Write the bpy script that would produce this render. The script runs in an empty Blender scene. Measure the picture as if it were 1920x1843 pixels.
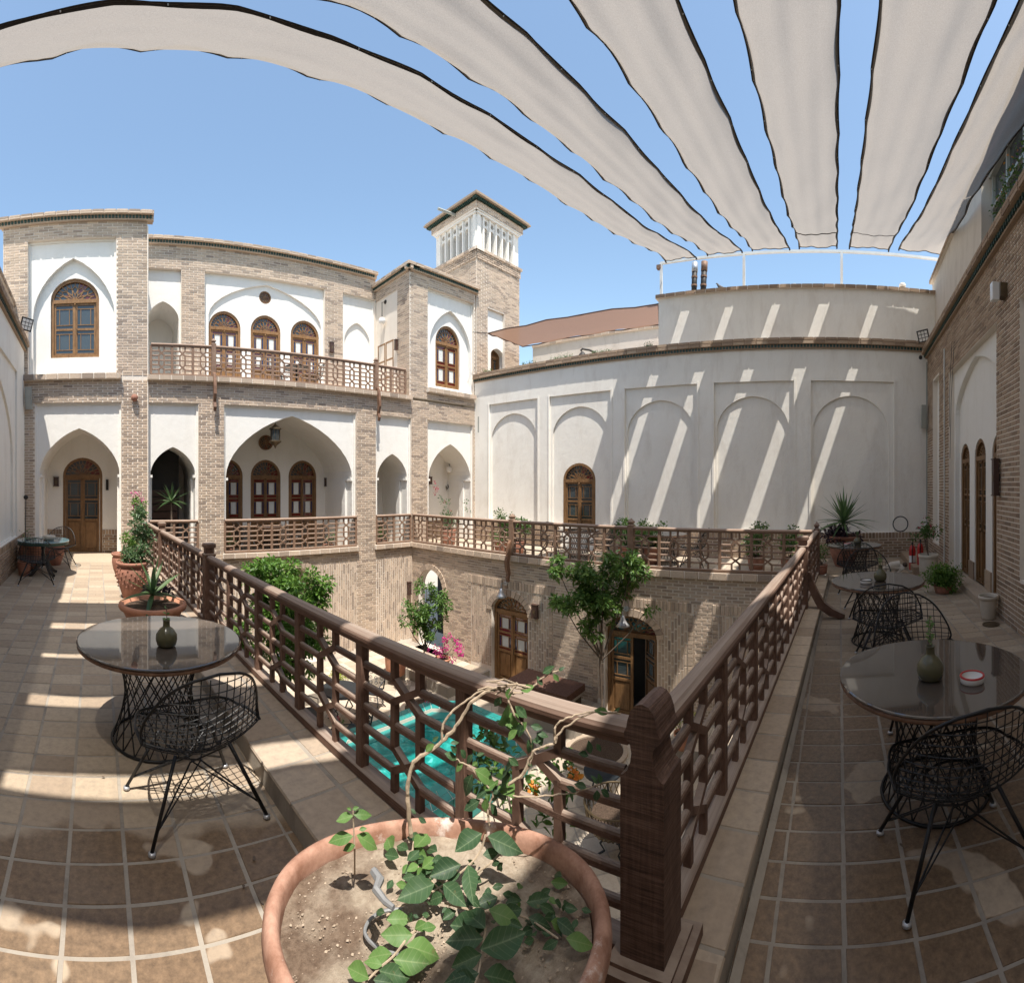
import bpy, bmesh, math, random
from math import sin, cos, tan, atan2, pi, sqrt, radians
from mathutils import Vector, Matrix
from mathutils.geometry import tessellate_polygon
random.seed(7)
sc = bpy.context.scene
COL = sc.collection
# ------------------------------------------------------------------ camera, sky, sun, exposure
F = 875.0; CX = 180.0; CY = 910.0; H = 1.9          # a cylindrical panorama, as the phone stitched it
cd = bpy.data.cameras.new('camera'); cam = bpy.data.objects.new('camera', cd); COL.objects.link(cam)
cd.type = 'PANO'; cd.panorama_type = 'CENTRAL_CYLINDRICAL'
cd.central_cylindrical_range_u_min = -960 / F; cd.central_cylindrical_range_u_max = 960 / F
cd.central_cylindrical_range_v_min = -(1843 - CY) / F; cd.central_cylindrical_range_v_max = CY / F
cd.central_cylindrical_radius = 1.0; cd.clip_start = 0.02; cd.clip_end = 2000
cam.location = (0, 0, H); cam.rotation_euler = (pi / 2, 0, -(960 - CX) / F)
sc.camera = cam
SUN = Vector((.195, .354, -1.0)).normalized()       # direction the light travels
wd = bpy.data.worlds.new('World'); sc.world = wd; wd.use_nodes = True
nt = wd.node_tree; nt.nodes.clear()
sky = nt.nodes.new('ShaderNodeTexSky'); sky.sky_type = 'NISHITA'; sky.sun_disc = False
sky.sun_elevation = math.asin(-SUN.z); sky.sun_rotation = atan2(-SUN.x, -SUN.y)
sky.altitude = 1000; sky.air_density = 1.25; sky.dust_density = 2.6; sky.ozone_density = 1.0
bg = nt.nodes.new('ShaderNodeBackground'); bg.inputs[1].default_value = 0.15
ow = nt.nodes.new('ShaderNodeOutputWorld')
tn = nt.nodes.new('ShaderNodeMix'); tn.data_type = 'RGBA'; tn.blend_type = 'MULTIPLY'; tn.inputs[0].default_value = 1; tn.inputs[7].default_value = (.93, .955, .895, 1)   # white balance of the phone
nt.links.new(sky.outputs[0], tn.inputs[6]); nt.links.new(tn.outputs[2], bg.inputs[0]); nt.links.new(bg.outputs[0], ow.inputs[0])
sl = bpy.data.lights.new('sun', 'SUN'); sl.energy = 4.1; sl.angle = radians(.53); sl.color = (1, .95, .87)
so = bpy.data.objects.new('sun', sl); COL.objects.link(so)
so.rotation_euler = SUN.to_track_quat('-Z', 'Y').to_euler(); so.location = (-4, -7, 20)
sc.view_settings.view_transform = 'Standard'; sc.view_settings.look = 'None'
sc.view_settings.exposure = 0.92; sc.view_settings.gamma = 1; sc.view_settings.use_curve_mapping = False
sc.cycles.max_bounces = 8; sc.cycles.diffuse_bounces = 5; sc.cycles.transparent_max_bounces = 16
# ------------------------------------------------------------------ materials
def _n(t, k, **kw):
    n = t.nodes.new(k)
    for a, b in kw.items(): setattr(n, a, b)
    return n
def ramp(t, fac, stops):
    r = _n(t, 'ShaderNodeValToRGB'); e = r.color_ramp.elements
    e[0].position, e[0].color = stops[0][0], (*stops[0][1], 1)
    e[1].position, e[1].color = stops[-1][0], (*stops[-1][1], 1)
    for p, c in stops[1:-1]:
        k = e.new(p); k.color = (*c, 1)
    t.links.new(fac, r.inputs[0]); return r.outputs[0]
def mixc(t, fac, a, b, mode='MIX'):
    m = _n(t, 'ShaderNodeMix', data_type='RGBA', blend_type=mode)
    for s, v in ((0, fac), (6, a), (7, b)):
        if hasattr(v, 'links'): t.links.new(v, m.inputs[s])
        else: m.inputs[s].default_value = v if s == 0 else (*v, 1)
    return m.outputs[2]
def math_(t, op, a, b=0.0):
    m = _n(t, 'ShaderNodeMath', operation=op)
    for i, v in enumerate((a, b)):
        if hasattr(v, 'links'): t.links.new(v, m.inputs[i])
        else: m.inputs[i].default_value = v
    return m.outputs[0]
def noise(t, vec, scale, detail=4, rough=.55, dist=0):
    n = _n(t, 'ShaderNodeTexNoise'); n.inputs['Scale'].default_value = scale
    n.inputs['Detail'].default_value = detail; n.inputs['Roughness'].default_value = rough
    n.inputs['Distortion'].default_value = dist
    if vec is not None: t.links.new(vec, n.inputs['Vector'])
    return n.outputs[0]
def vec(t, kind='pos', scale=(1, 1, 1)):
    if kind == 'pos': o = _n(t, 'ShaderNodeNewGeometry').outputs['Position']
    else: o = _n(t, 'ShaderNodeTexCoord').outputs['Object']
    m = _n(t, 'ShaderNodeMapping'); m.inputs['Scale'].default_value = scale
    t.links.new(o, m.inputs[0])
    if kind == 'obj':
        oi = _n(t, 'ShaderNodeObjectInfo'); a = _n(t, 'ShaderNodeVectorMath', operation='ADD')
        s = _n(t, 'ShaderNodeVectorMath', operation='SCALE'); s.inputs[0].default_value = (37, 19, 53)
        t.links.new(oi.outputs['Random'], s.inputs['Scale'])
        t.links.new(m.outputs[0], a.inputs[0]); t.links.new(s.outputs[0], a.inputs[1]); return a.outputs[0]
    return m.outputs[0]
def rnd(t):
    """per piece random: face attribute in joined meshes, object random in single pieces"""
    a = _n(t, 'ShaderNodeAttribute', attribute_name='rnd'); k = _n(t, 'ShaderNodeAttribute', attribute_name='joined')
    o = _n(t, 'ShaderNodeObjectInfo').outputs['Random']
    return math_(t, 'ADD', a.outputs['Fac'], math_(t, 'MULTIPLY', o, math_(t, 'SUBTRACT', 1.0, k.outputs['Fac'])))
MATS = {}
def mat(name, fn):
    m = bpy.data.materials.new(name); m.use_nodes = True; t = m.node_tree
    b = t.nodes['Principled BSDF']; fn(t, b); MATS[name] = m; return m
def setb(t, b, col=None, rough=.6, metal=0., spec=.5, bump=None, bs=.3, bd=.01):
    if col is not None:
        if hasattr(col, 'links'): t.links.new(col, b.inputs['Base Color'])
        else: b.inputs['Base Color'].default_value = (*col, 1)
    if hasattr(rough, 'links'): t.links.new(rough, b.inputs['Roughness'])
    else: b.inputs['Roughness'].default_value = rough
    b.inputs['Metallic'].default_value = metal; b.inputs['Specular IOR Level'].default_value = spec
    if bump is not None:
        n = _n(t, 'ShaderNodeBump'); n.inputs['Strength'].default_value = bs; n.inputs['Distance'].default_value = bd
        t.links.new(bump, n.inputs['Height']); t.links.new(n.outputs[0], b.inputs['Normal'])
def m_plain(name, c, rough=.5, metal=0., var=.12, sc_=6, bs=.15, spec=.5, kind='pos'):
    def fn(t, b):
        v = vec(t, kind); n = noise(t, v, sc_, 5)
        col = mixc(t, n, tuple(x * (1 - var * 1.6) for x in c), tuple(min(1, x * (1 + var * 1.6)) for x in c))
        setb(t, b, col, rough, metal, spec, noise(t, v, sc_ * 12, 3), bs, .004)
    return mat(name, fn)
def plaster(name, c, stain, amt=.5, low=0.0):
    def fn(t, b):
        v = vec(t, 'pos'); st = vec(t, 'pos', (1.3, 1.3, .35))
        a = ramp(t, noise(t, v, .9, 6, .65), [(.38, (0, 0, 0)), (.72, (1, 1, 1))])
        d = ramp(t, noise(t, st, 2.4, 7, .7, .4), [(.5, (0, 0, 0)), (.68, (1, 1, 1))])
        c1 = mixc(t, math_(t, 'MULTIPLY', a, amt * .5), c, stain)
        c2 = mixc(t, math_(t, 'MULTIPLY', d, amt * .8), c1, tuple(x * .93 for x in stain))
        fine = noise(t, v, 55, 3, .7)
        c3 = mixc(t, .1, c2, mixc(t, fine, (.45, .43, .4), (.95, .94, .92)))
        cr = noise(t, v, 3.2, 8, .72, .2)                     # hairline scuffs
        ck = ramp(t, math_(t, 'ABSOLUTE', math_(t, 'SUBTRACT', cr, .5)), [(0, (1, 1, 1)), (.006, (0, 0, 0))])
        gate = ramp(t, noise(t, v, .7, 2), [(.56, (0, 0, 0)), (.7, (1, 1, 1))])
        c4 = mixc(t, math_(t, 'MULTIPLY', math_(t, 'MULTIPLY', ck, gate), .35 * amt), c3, (.3, .26, .22))
        setb(t, b, c4, .85, 0, .2, math_(t, 'ADD', noise(t, v, 5, 5), math_(t, 'MULTIPLY', fine, .25)), .45, .014)
    return mat(name, fn)
plaster('white_plaster', (.79, .765, .72), (.64, .59, .51), .3)
plaster('aged_plaster', (.82, .785, .72), (.62, .55, .47), .45)
plaster('cream_plaster', (.62, .55, .47), (.47, .39, .31), .7)
plaster('mortar', (.71, .63, .54), (.6, .52, .44), .35)
plaster('grout', (.32, .275, .22), (.15, .12, .095), 1.0)
def brick_like(name, stops, rough=.85, gs=30, wet=False):
    def fn(t, b):
        v = vec(t, 'pos'); r = rnd(t)
        base = ramp(t, r, stops)
        n = noise(t, v, gs, 6, .7); n2 = noise(t, v, 4, 4)
        c = mixc(t, .38, base, ramp(t, n, [(.3, (.13, .1, .075)), (.5, (.4, .34, .27)), (.75, (.62, .54, .44))]), 'OVERLAY')
        c = mixc(t, math_(t, 'MULTIPLY', n2, .3), c, (.33, .27, .21))
        R = rough
        if wet:
            g = ramp(t, noise(t, v, 1.15, 3, .5), [(.535, (0, 0, 0)), (.55, (1, 1, 1))])
            # damp patches left by watering, on the tiles next to the planters
            px = _n(t, 'ShaderNodeSeparateXYZ'); t.links.new(vec(t, 'pos'), px.inputs[0])
            ln = _n(t, 'ShaderNodeVectorMath', operation='LENGTH'); cb = _n(t, 'ShaderNodeCombineXYZ')
            t.links.new(math_(t, 'MULTIPLY', px.outputs[0], ramp(t, px.outputs[0], [(0, (1, 1, 1)), (1, (.5, .5, .5))])), cb.inputs[0]); t.links.new(px.outputs[1], cb.inputs[1]); t.links.new(cb.outputs[0], ln.inputs[0])
            g = ramp(t, noise(t, v, 1.6, 3, .5), [(.40, (0, 0, 0)), (.415, (1, 1, 1))])
            near = ramp(t, math_(t, 'MULTIPLY', math_(t, 'ADD', ln.outputs['Value'], math_(t, 'MULTIPLY', noise(t, v, 2.2, 3), .5)), .25), [(.69, (1, 1, 1)), (.71, (0, 0, 0))])
            w = math_(t, 'MULTIPLY', g, near)
            c = mixc(t, math_(t, 'MULTIPLY', w, .86), c, mixc(t, ramp(t, noise(t, v, 26, 9, .8), [(.3, (0, 0, 0)), (.72, (1, 1, 1))]), (.055, .033, .019), (.28, .18, .105)))
            R = math_(t, 'SUBTRACT', rough, math_(t, 'MULTIPLY', w, .42))
        setb(t, b, c, R, 0, .3, n, .4, .006)
    return mat(name, fn)
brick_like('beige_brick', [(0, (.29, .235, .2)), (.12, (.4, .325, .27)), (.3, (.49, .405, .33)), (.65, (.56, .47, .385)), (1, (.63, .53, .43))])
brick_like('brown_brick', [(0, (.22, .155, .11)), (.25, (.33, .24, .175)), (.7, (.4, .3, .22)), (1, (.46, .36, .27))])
brick_like('floor_tile', [(0, (.34, .27, .205)), (.3, (.4, .325, .25)), (.7, (.445, .37, .285)), (1, (.5, .42, .33))], .72, 22, True)
brick_like('yard_tile', [(0, (.4, .34, .27)), (.5, (.5, .44, .36)), (1, (.58, .52, .44))], .8, 18)
brick_like('curb_tile', [(0, (.33, .26, .2)), (.5, (.42, .345, .275)), (1, (.5, .42, .34))], .7, 20)
def wood(name, dark, mid, light, rough=.5, sc_=(3, 26, 26), kind='obj', worn=None, bs=.35):
    def fn(t, b):
        v = vec(t, kind, sc_); n = noise(t, v, 1.6, 7, .62, .6)
        c = ramp(t, n, [(.3, dark), (.5, mid), (.72, light)])
        c = mixc(t, .25, c, ramp(t, noise(t, vec(t, 'pos'), 9, 5), [(.3, dark), (.7, light)]))
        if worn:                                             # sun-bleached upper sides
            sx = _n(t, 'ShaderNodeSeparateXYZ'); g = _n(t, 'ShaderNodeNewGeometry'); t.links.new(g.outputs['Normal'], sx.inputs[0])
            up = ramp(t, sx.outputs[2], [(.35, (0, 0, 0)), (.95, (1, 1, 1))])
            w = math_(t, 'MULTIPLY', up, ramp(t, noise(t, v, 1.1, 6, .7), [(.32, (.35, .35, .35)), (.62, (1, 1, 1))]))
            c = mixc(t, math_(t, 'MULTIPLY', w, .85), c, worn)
        setb(t, b, c, rough, 0, .35, n, bs, .004)
    return mat(name, fn)
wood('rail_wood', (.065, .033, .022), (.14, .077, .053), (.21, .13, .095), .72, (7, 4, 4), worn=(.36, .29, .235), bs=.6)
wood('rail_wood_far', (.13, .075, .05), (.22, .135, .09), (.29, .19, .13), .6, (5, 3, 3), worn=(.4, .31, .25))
wood('door_wood', (.13, .062, .022), (.24, .125, .05), (.33, .185, .08), .45, (18, 18, 2.2), 'pos')
wood('old_door_wood', (.1, .05, .02), (.19, .1, .042), (.27, .155, .07), .5, (18, 18, 2.2), 'pos')
wood('bracket_wood', (.1, .05, .03), (.19, .1, .06), (.27, .16, .1), .55, (9, 9, 3), 'pos')
m_plain('black_iron', (.012, .012, .013), .38, .3, .2, 30, .2)
m_plain('grey_steel', (.5, .51, .53), .4, .6, .1, 8)
m_plain('pale_metal', (.62, .62, .6), .5, .1, .12, 5)
m_plain('rusty_steel', (.2, .12, .08), .7, .3, .4, 14)
m_plain('teal_tile', (.014, .05, .04), .4, 0, .4, 9)
m_plain('pool_tile', (.025, .24, .22), .28, 0, .2, 5)
m_plain('terracotta', (.44, .2, .12), .75, 0, .3, 7, .35)
m_plain('dark_terracotta', (.3, .135, .09), .8, 0, .35, 9, .4)
m_plain('glaze_cream', (.52, .46, .38), .4, 0, .15, 9)
m_plain('olive_glaze', (.095, .088, .045), .18, 0, .12, 5, .05)
m_plain('speaker_grey', (.34, .35, .32), .5, 0, .06, 10)
m_plain('dark_brown', (.06, .03, .022), .45, 0, .2, 12)
m_plain('near_black', (.012, .01, .009), .6, 0, .1, 12)
m_plain('bronze', (.13, .095, .055), .45, .6, .3, 14)
m_plain('red_paint', (.45, .02, .02), .3, 0, .1, 8)
m_plain('white_ceramic', (.75, .73, .7), .25, 0, .05, 8)
m_plain('curtain', (.62, .64, .62), .85, 0, .1, 20)
m_plain('orange_cloth', (.55, .12, .04), .8, 0, .2, 12)
m_plain('brown_cloth', (.42, .23, .165), .9, 0, .1, 8)
m_plain('carpet', (.13, .065, .045), .95, 0, .5, 26, .4)
m_plain('pigeon_grey', (.09, .09, .1), .7, 0, .2, 20)
m_plain('cat_fur', (.62, .57, .5), .95, 0, .12, 30, .5)
m_plain('cat_dark', (.09, .06, .045), .95, 0, .2, 30, .5)
m_plain('bark', (.13, .095, .07), .9, 0, .3, 25, .6)
m_plain('pale_vine', (.4, .31, .22), .8, 0, .3, 30, .5)
m_plain('hose_grey', (.2, .2, .2), .5, 0, .1, 20)
m_plain('trim_black', (.018, .012, .01), .8, 0, .2, 20, .2)
m_plain('solar_blue', (.05, .09, .14), .2, 0, .2, 6)
m_plain('far_ground', (.38, .33, .27), .95, 0, .2, .3)
m_plain('cast_iron', (.03, .036, .042), .5, .4, .2, 20)
def soil(t, b):
    v = vec(t, 'pos'); n = noise(t, v, 45, 8, .75); L = noise(t, v, 3.2, 4, .6)
    c = mixc(t, ramp(t, L, [(.42, (0, 0, 0)), (.58, (1, 1, 1))]), ramp(t, n, [(.3, (.1, .065, .045)), (.7, (.25, .18, .13))]), ramp(t, n, [(.3, (.3, .235, .17)), (.7, (.5, .42, .33))]))
    setb(t, b, c, .95, 0, .1, n, .9, .015)
mat('dry_soil', soil)
def soil2(t, b):
    v = vec(t, 'pos'); n = noise(t, v, 50, 8, .75)
    setb(t, b, ramp(t, n, [(.3, (.03, .02, .015)), (.7, (.13, .09, .065))]), .95, 0, .1, n, .9, .015)
mat('dark_soil', soil2)
def glass_(name, c, rough=.06, spec=.8):
    def fn(t, b): setb(t, b, c, rough, 0, spec, noise(t, vec(t, 'pos'), 3, 2), .03, .003)
    return mat(name, fn)
glass_('glass_dark', (.03, .04, .045)); glass_('glass_red', (.13, .012, .01)); glass_('glass_blue', (.016, .022, .075)); glass_('glass_clear', (.05, .062, .066))
glass_('table_glass', (.075, .06, .05), .035, 1.0)
glass_('table_glass_blue', (.12, .2, .22), .08, .9)
def water(t, b):
    v = vec(t, 'pos'); n = noise(t, v, 6.5, 3, .5, .8)
    setb(t, b, ramp(t, n, [(.3, (.006, .15, .135)), (.52, (.015, .26, .235)), (.62, (.03, .34, .31)), (.7, (.12, .5, .46))]), .07, 0, .6, n, .35, .03)
mat('pool_water', water)
def cloth(name, c, transp=.1, weave=True):
    def fn(t, b):
        out = t.nodes['Material Output']; t.nodes.remove(b)
        v = vec(t, 'pos', (1, 1, 1)); n = noise(t, v, 2.2, 5); f = noise(t, vec(t, 'pos', (40, 160, 40)), 1, 3, .8)
        wv = noise(t, vec(t, 'pos', (3.2, 3.2, 3.2)), 30, 2, .7)
        col = mixc(t, n, tuple(x * .88 for x in c), tuple(min(1, x * 1.08) for x in c))
        col = mixc(t, .45, col, ramp(t, f, [(.3, tuple(x * .72 for x in c)), (.7, tuple(min(1, x * 1.15) for x in c))]))
        col = mixc(t, .45, col, ramp(t, wv, [(.3, tuple(x * .7 for x in c)), (.7, tuple(min(1, x * 1.15) for x in c))]))
        d = _n(t, 'ShaderNodeBsdfDiffuse'); tr = _n(t, 'ShaderNodeBsdfTranslucent'); tp = _n(t, 'ShaderNodeBsdfTransparent')
        for q in (d, tr): t.links.new(col, q.inputs[0])
        m1 = _n(t, 'ShaderNodeMixShader'); m1.inputs[0].default_value = .5
        t.links.new(d.outputs[0], m1.inputs[1]); t.links.new(tr.outputs[0], m1.inputs[2])
        m2 = _n(t, 'ShaderNodeMixShader'); m2.inputs[0].default_value = transp
        t.links.new(m1.outputs[0], m2.inputs[1]); t.links.new(tp.outputs[0], m2.inputs[2])
        t.links.new(m2.outputs[0], out.inputs[0])
    return mat(name, fn)
cloth('shade_cloth', (.37, .328, .285), .06)
cloth('awning_cloth', (.25, .155, .11), .05)
def leafm(name, stops, rough=.45):
    def fn(t, b):
        out = t.nodes['Material Output']; r = rnd(t); n = noise(t, vec(t, 'pos'), 30, 3)
        col = mixc(t, math_(t, 'MULTIPLY', n, .35), ramp(t, r, stops), stops[0][1])
        setb(t, b, col, rough, 0, .4, n, .15, .002)
        tr = _n(t, 'ShaderNodeBsdfTranslucent'); t.links.new(mixc(t, .5, col, tuple(min(1, x * 2.2) for x in stops[-1][1])), tr.inputs[0])
        m = _n(t, 'ShaderNodeMixShader'); m.inputs[0].default_value = .28
        t.links.new(b.outputs[0], m.inputs[1]); t.links.new(tr.outputs[0], m.inputs[2]); t.links.new(m.outputs[0], out.inputs[0])
    return mat(name, fn)
leafm('leaf_green', [(0, (.025, .06, .012)), (.5, (.05, .115, .022)), (1, (.12, .21, .045))])
leafm('leaf_bright', [(0, (.04, .1, .015)), (.5, (.085, .19, .03)), (1, (.19, .31, .06))])
leafm('leaf_dusty', [(0, (.045, .085, .04)), (.5, (.075, .135, .06)), (1, (.14, .22, .09))])
leafm('leaf_yucca', [(0, (.03, .075, .025)), (.5, (.06, .12, .045)), (1, (.13, .2, .08))], .35)
leafm('leaf_purple', [(0, (.018, .01, .016)), (1, (.05, .025, .045))])
leafm('leaf_pink', [(0, (.35, .015, .12)), (.5, (.55, .03, .24)), (1, (.62, .07, .3))])
leafm('leaf_red', [(0, (.25, .01, .03)), (1, (.5, .03, .1))])
leafm('leaf_yellow', [(0, (.12, .17, .02)), (1, (.4, .42, .07))])
leafm('leaf_orange', [(0, (.5, .12, .02)), (1, (.7, .3, .05))])

def ridged(t, b):
    v = vec(t, 'pos', (4, 4, 95)); n = noise(t, v, 1.4, 4, .6, .3); g = noise(t, vec(t, 'pos', (60, 60, 5)), 1, 6, .7)
    c = ramp(t, math_(t, 'ADD', math_(t, 'MULTIPLY', n, .6), math_(t, 'MULTIPLY', g, .4)), [(.36, (.045, .024, .017)), (.5, (.1, .056, .04)), (.64, (.17, .1, .075))])
    setb(t, b, c, .6, 0, .35, n, .8, .004)
mat('post_wood', ridged)
# ------------------------------------------------------------------ mesh helpers
WL = {}                                                    # world position of things and parts
class MB:
    def __init__(s): s.v = []; s.f = []; s.r = []; s.j = []
    def face(s, pts, r=None):
        i = len(s.v); s.v += [tuple(p) for p in pts]; s.f.append(tuple(range(i, i + len(pts)))); s.r.append(r or 0)
    def hexa(s, c, r=0, skip=()):                          # 8 corners: 4 of one side, 4 of the other
        i = len(s.v); s.v += [tuple(p) for p in c]
        q = [(0, 1, 2, 3), (7, 6, 5, 4), (0, 4, 5, 1), (1, 5, 6, 2), (2, 6, 7, 3), (3, 7, 4, 0)]
        for k, a in enumerate(q):
            if k in skip: continue
            s.f.append(tuple(i + b for b in a)); s.r.append(r)
    def box(s, x0, x1, y0, y1, z0, z1, r=0):
        s.hexa([(x0, y0, z0), (x0, y1, z0), (x1, y1, z0), (x1, y0, z0), (x0, y0, z1), (x0, y1, z1), (x1, y1, z1), (x1, y0, z1)], r)
    def wbox(s, W, u0, u1, z0, z1, o0, o1, r=0, skip=()):
        P = W.pt
        s.hexa([P(u0, z0, o1), P(u1, z0, o1), P(u1, z1, o1), P(u0, z1, o1), P(u0, z0, o0), P(u1, z0, o0), P(u1, z1, o0), P(u0, z1, o0)], r, skip)
    def quadbox(s, pts, z0, z1, r=0):                      # prism on any plan polygon
        n = len(pts); i = len(s.v)
        s.v += [(p[0], p[1], z0) for p in pts] + [(p[0], p[1], z1) for p in pts]
        s.f.append(tuple(i + n + k for k in range(n))); s.r.append(r)
        s.f.append(tuple(i + n - 1 - k for k in range(n))); s.r.append(r)
        for k in range(n):
            s.f.append((i + k, i + (k + 1) % n, i + n + (k + 1) % n, i + n + k)); s.r.append(r)
    def tube(s, pts, rad, n=6, r=0, cap=True):
        pts = [Vector(p) for p in pts]; m = len(pts)
        rads = rad if isinstance(rad, (list, tuple)) else [rad] * m
        i0 = len(s.v); up = None
        for k, p in enumerate(pts):
            d = (pts[min(k + 1, m - 1)] - pts[max(k - 1, 0)]); d = d.normalized() if d.length > 1e-9 else Vector((0, 0, 1))
            if up is None: up = Vector((0, 0, 1)) if abs(d.z) < .9 else Vector((1, 0, 0))
            a = d.cross(up); a = a.normalized() if a.length > 1e-6 else d.orthogonal().normalized(); b = a.cross(d).normalized(); up = b
            for q in range(n):
                t = 2 * pi * q / n; s.v.append(tuple(p + (a * cos(t) + b * sin(t)) * rads[k]))
        for k in range(m - 1):
            for q in range(n):
                A = i0 + k * n + q; B = i0 + k * n + (q + 1) % n
                s.f.append((A, B, B + n, A + n)); s.r.append(r)
        if cap:
            s.f.append(tuple(i0 + q for q in range(n))[::-1]); s.r.append(r)
            s.f.append(tuple(i0 + (m - 1) * n + q for q in range(n))); s.r.append(r)
    def lathe(s, prof, c=(0, 0, 0), n=24, r=0, sx=1, sy=1, cap=True):
        i0 = len(s.v)
        for (ra, z) in prof:
            for q in range(n):
                t = 2 * pi * q / n; s.v.append((c[0] + ra * cos(t) * sx, c[1] + ra * sin(t) * sy, c[2] + z))
        for k in range(len(prof) - 1):
            for q in range(n):
                A = i0 + k * n + q; B = i0 + k * n + (q + 1) % n
                s.f.append((A, B, B + n, A + n)); s.r.append(r)
        for k, fl in ((0, True), (len(prof) - 1, False)):
            if cap and prof[k][0] > 1e-4:
                t = tuple(i0 + k * n + q for q in range(n)); s.f.append(t[::-1] if fl else t); s.r.append(r)
    def plate(s, W, outer, holes, of, ob, r=0, sides=True):
        loops = [[Vector((p[0], p[1], 0)) for p in outer]] + [[Vector((p[0], p[1], 0)) for p in h] for h in holes]
        flat = [p for l in loops for p in l]; i = len(s.v)
        s.v += [tuple(W.pt(p[0], p[1], of)) for p in flat]
        for t in tessellate_polygon(loops):
            a, b, c = (flat[k] for k in t)
            ar = (b[0] - a[0]) * (c[1] - a[1]) - (b[1] - a[1]) * (c[0] - a[0])
            if abs(ar) < 1e-9: continue
            s.f.append(tuple(i + k for k in (t if ar > 0 else t[::-1]))); s.r.append(r)
        for li, l in enumerate(loops):
            if li == 0 and not sides: continue
            n = len(l)
            for k in range(n):
                a, b = l[k], l[(k + 1) % n]
                s.face([W.pt(a[0], a[1], of), W.pt(b[0], b[1], of), W.pt(b[0], b[1], ob), W.pt(a[0], a[1], ob)], r)
    def sphere(s, c, ra, n=10, m=7, r=0, sq=(1, 1, 1)):
        pr = [(max(1e-5, ra * sin(pi * k / m)), -ra * cos(pi * k / m) * sq[2]) for k in range(m + 1)]
        s.lathe(pr, c, n, r, sq[0], sq[1])
    def leaf(s, p, d, nrm, L, w, r=0, droop=.15, fold=.25):
        """one leaf: midrib fold, pointed tip (6 triangles)"""
        d = d.normalized(); sd = d.cross(nrm)
        if sd.length < 1e-5: sd = d.orthogonal()
        sd.normalize(); up = sd.cross(d).normalized(); i = len(s.v)
        dn = Vector((0, 0, -1)) * droop * L
        m1 = p + d * L * .3 + dn * .15; m2 = p + d * L * .7 + dn * .5; tp = p + d * L + dn
        s.v += [tuple(p), tuple(m1), tuple(m2), tuple(tp), tuple(m1 + sd * w * .5 + up * w * fold), tuple(m2 + sd * w * .4 + up * w * fold * .8),
                tuple(m1 - sd * w * .5 + up * w * fold), tuple(m2 - sd * w * .4 + up * w * fold * .8)]
        for f in ((0, 4, 1), (1, 4, 5, 2), (2, 5, 3), (0, 1, 6), (1, 2, 7, 6), (2, 3, 7)):
            s.f.append(tuple(i + k for k in f)); s.r.append(r)
    def mesh(s, name, m, smooth=False, joined=False):
        me = bpy.data.meshes.new(name); me.from_pydata(s.v, [], s.f); 
        if joined:
            a = me.attributes.new('rnd', 'FLOAT', 'FACE'); a.data.foreach_set('value', s.r)
            b = me.attributes.new('joined', 'FLOAT', 'FACE'); b.data.foreach_set('value', [1.0] * len(s.f))
        if m: me.materials.append(MATS[m])
        if smooth: me.polygons.foreach_set('use_smooth', [True] * len(me.polygons))
        me.update(); return me
def link(o, parent=None, world=Vector((0, 0, 0))):
    COL.objects.link(o)
    if parent is not None:
        o.parent = parent; o.location = Vector(world) - WL.get(parent.name, Vector((0, 0, 0)))
    else: o.location = world
    WL[o.name] = Vector(world); return o
def tag(o, label=None, cat=None, group=None, kind=None):
    if label: o['label'] = label
    if cat: o['category'] = cat
    if group: o['group'] = group
    if kind: o['kind'] = kind
    return o
def thing(name, label, cat, loc=(0, 0, 0), group=None):
    o = bpy.data.objects.new(name, None); o.empty_display_size = .2; link(o, None, Vector(loc))
    return tag(o, label, cat, group)
def ob(name, mb, m, parent=None, smooth=False, joined=False, label=None, kind=None, cat=None, group=None):
    o = bpy.data.objects.new(name, mb.mesh(name, m, smooth, joined)); link(o, parent)
    return tag(o, label, cat, group, kind)
def ob_local(name, mb, m, parent, smooth=False):           # mesh already in the thing's own coordinates
    o = bpy.data.objects.new(name, mb.mesh(name, m, smooth)); COL.objects.link(o); o.parent = parent; return o
def inst(name, me, M, parent):
    o = bpy.data.objects.new(name, me); COL.objects.link(o); o.parent = parent
    o.matrix_basis = Matrix.Translation(-WL.get(parent.name, Vector((0, 0, 0)))) @ M
    return o
def copy_tree(o, parent=None, loc=None, rz=None):
    c = o.copy(); COL.objects.link(c)
    if parent is not None: c.parent = parent
    for ch in list(o.children): copy_tree(ch, c)
    if loc is not None: c.location = loc
    if rz is not None: c.rotation_euler = (0, 0, rz)
    return c
def az(x): return (x - CX) / F
def fl(x, y, z=0.0):                                       # the point at height z that shows at photo pixel x, y
    r = (H - z) * F / (y - CY); a = az(x); return Vector((r * sin(a), r * cos(a), z))
def rt(x, r, z=0.0): a = az(x); return Vector((r * sin(a), r * cos(a), z))
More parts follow.
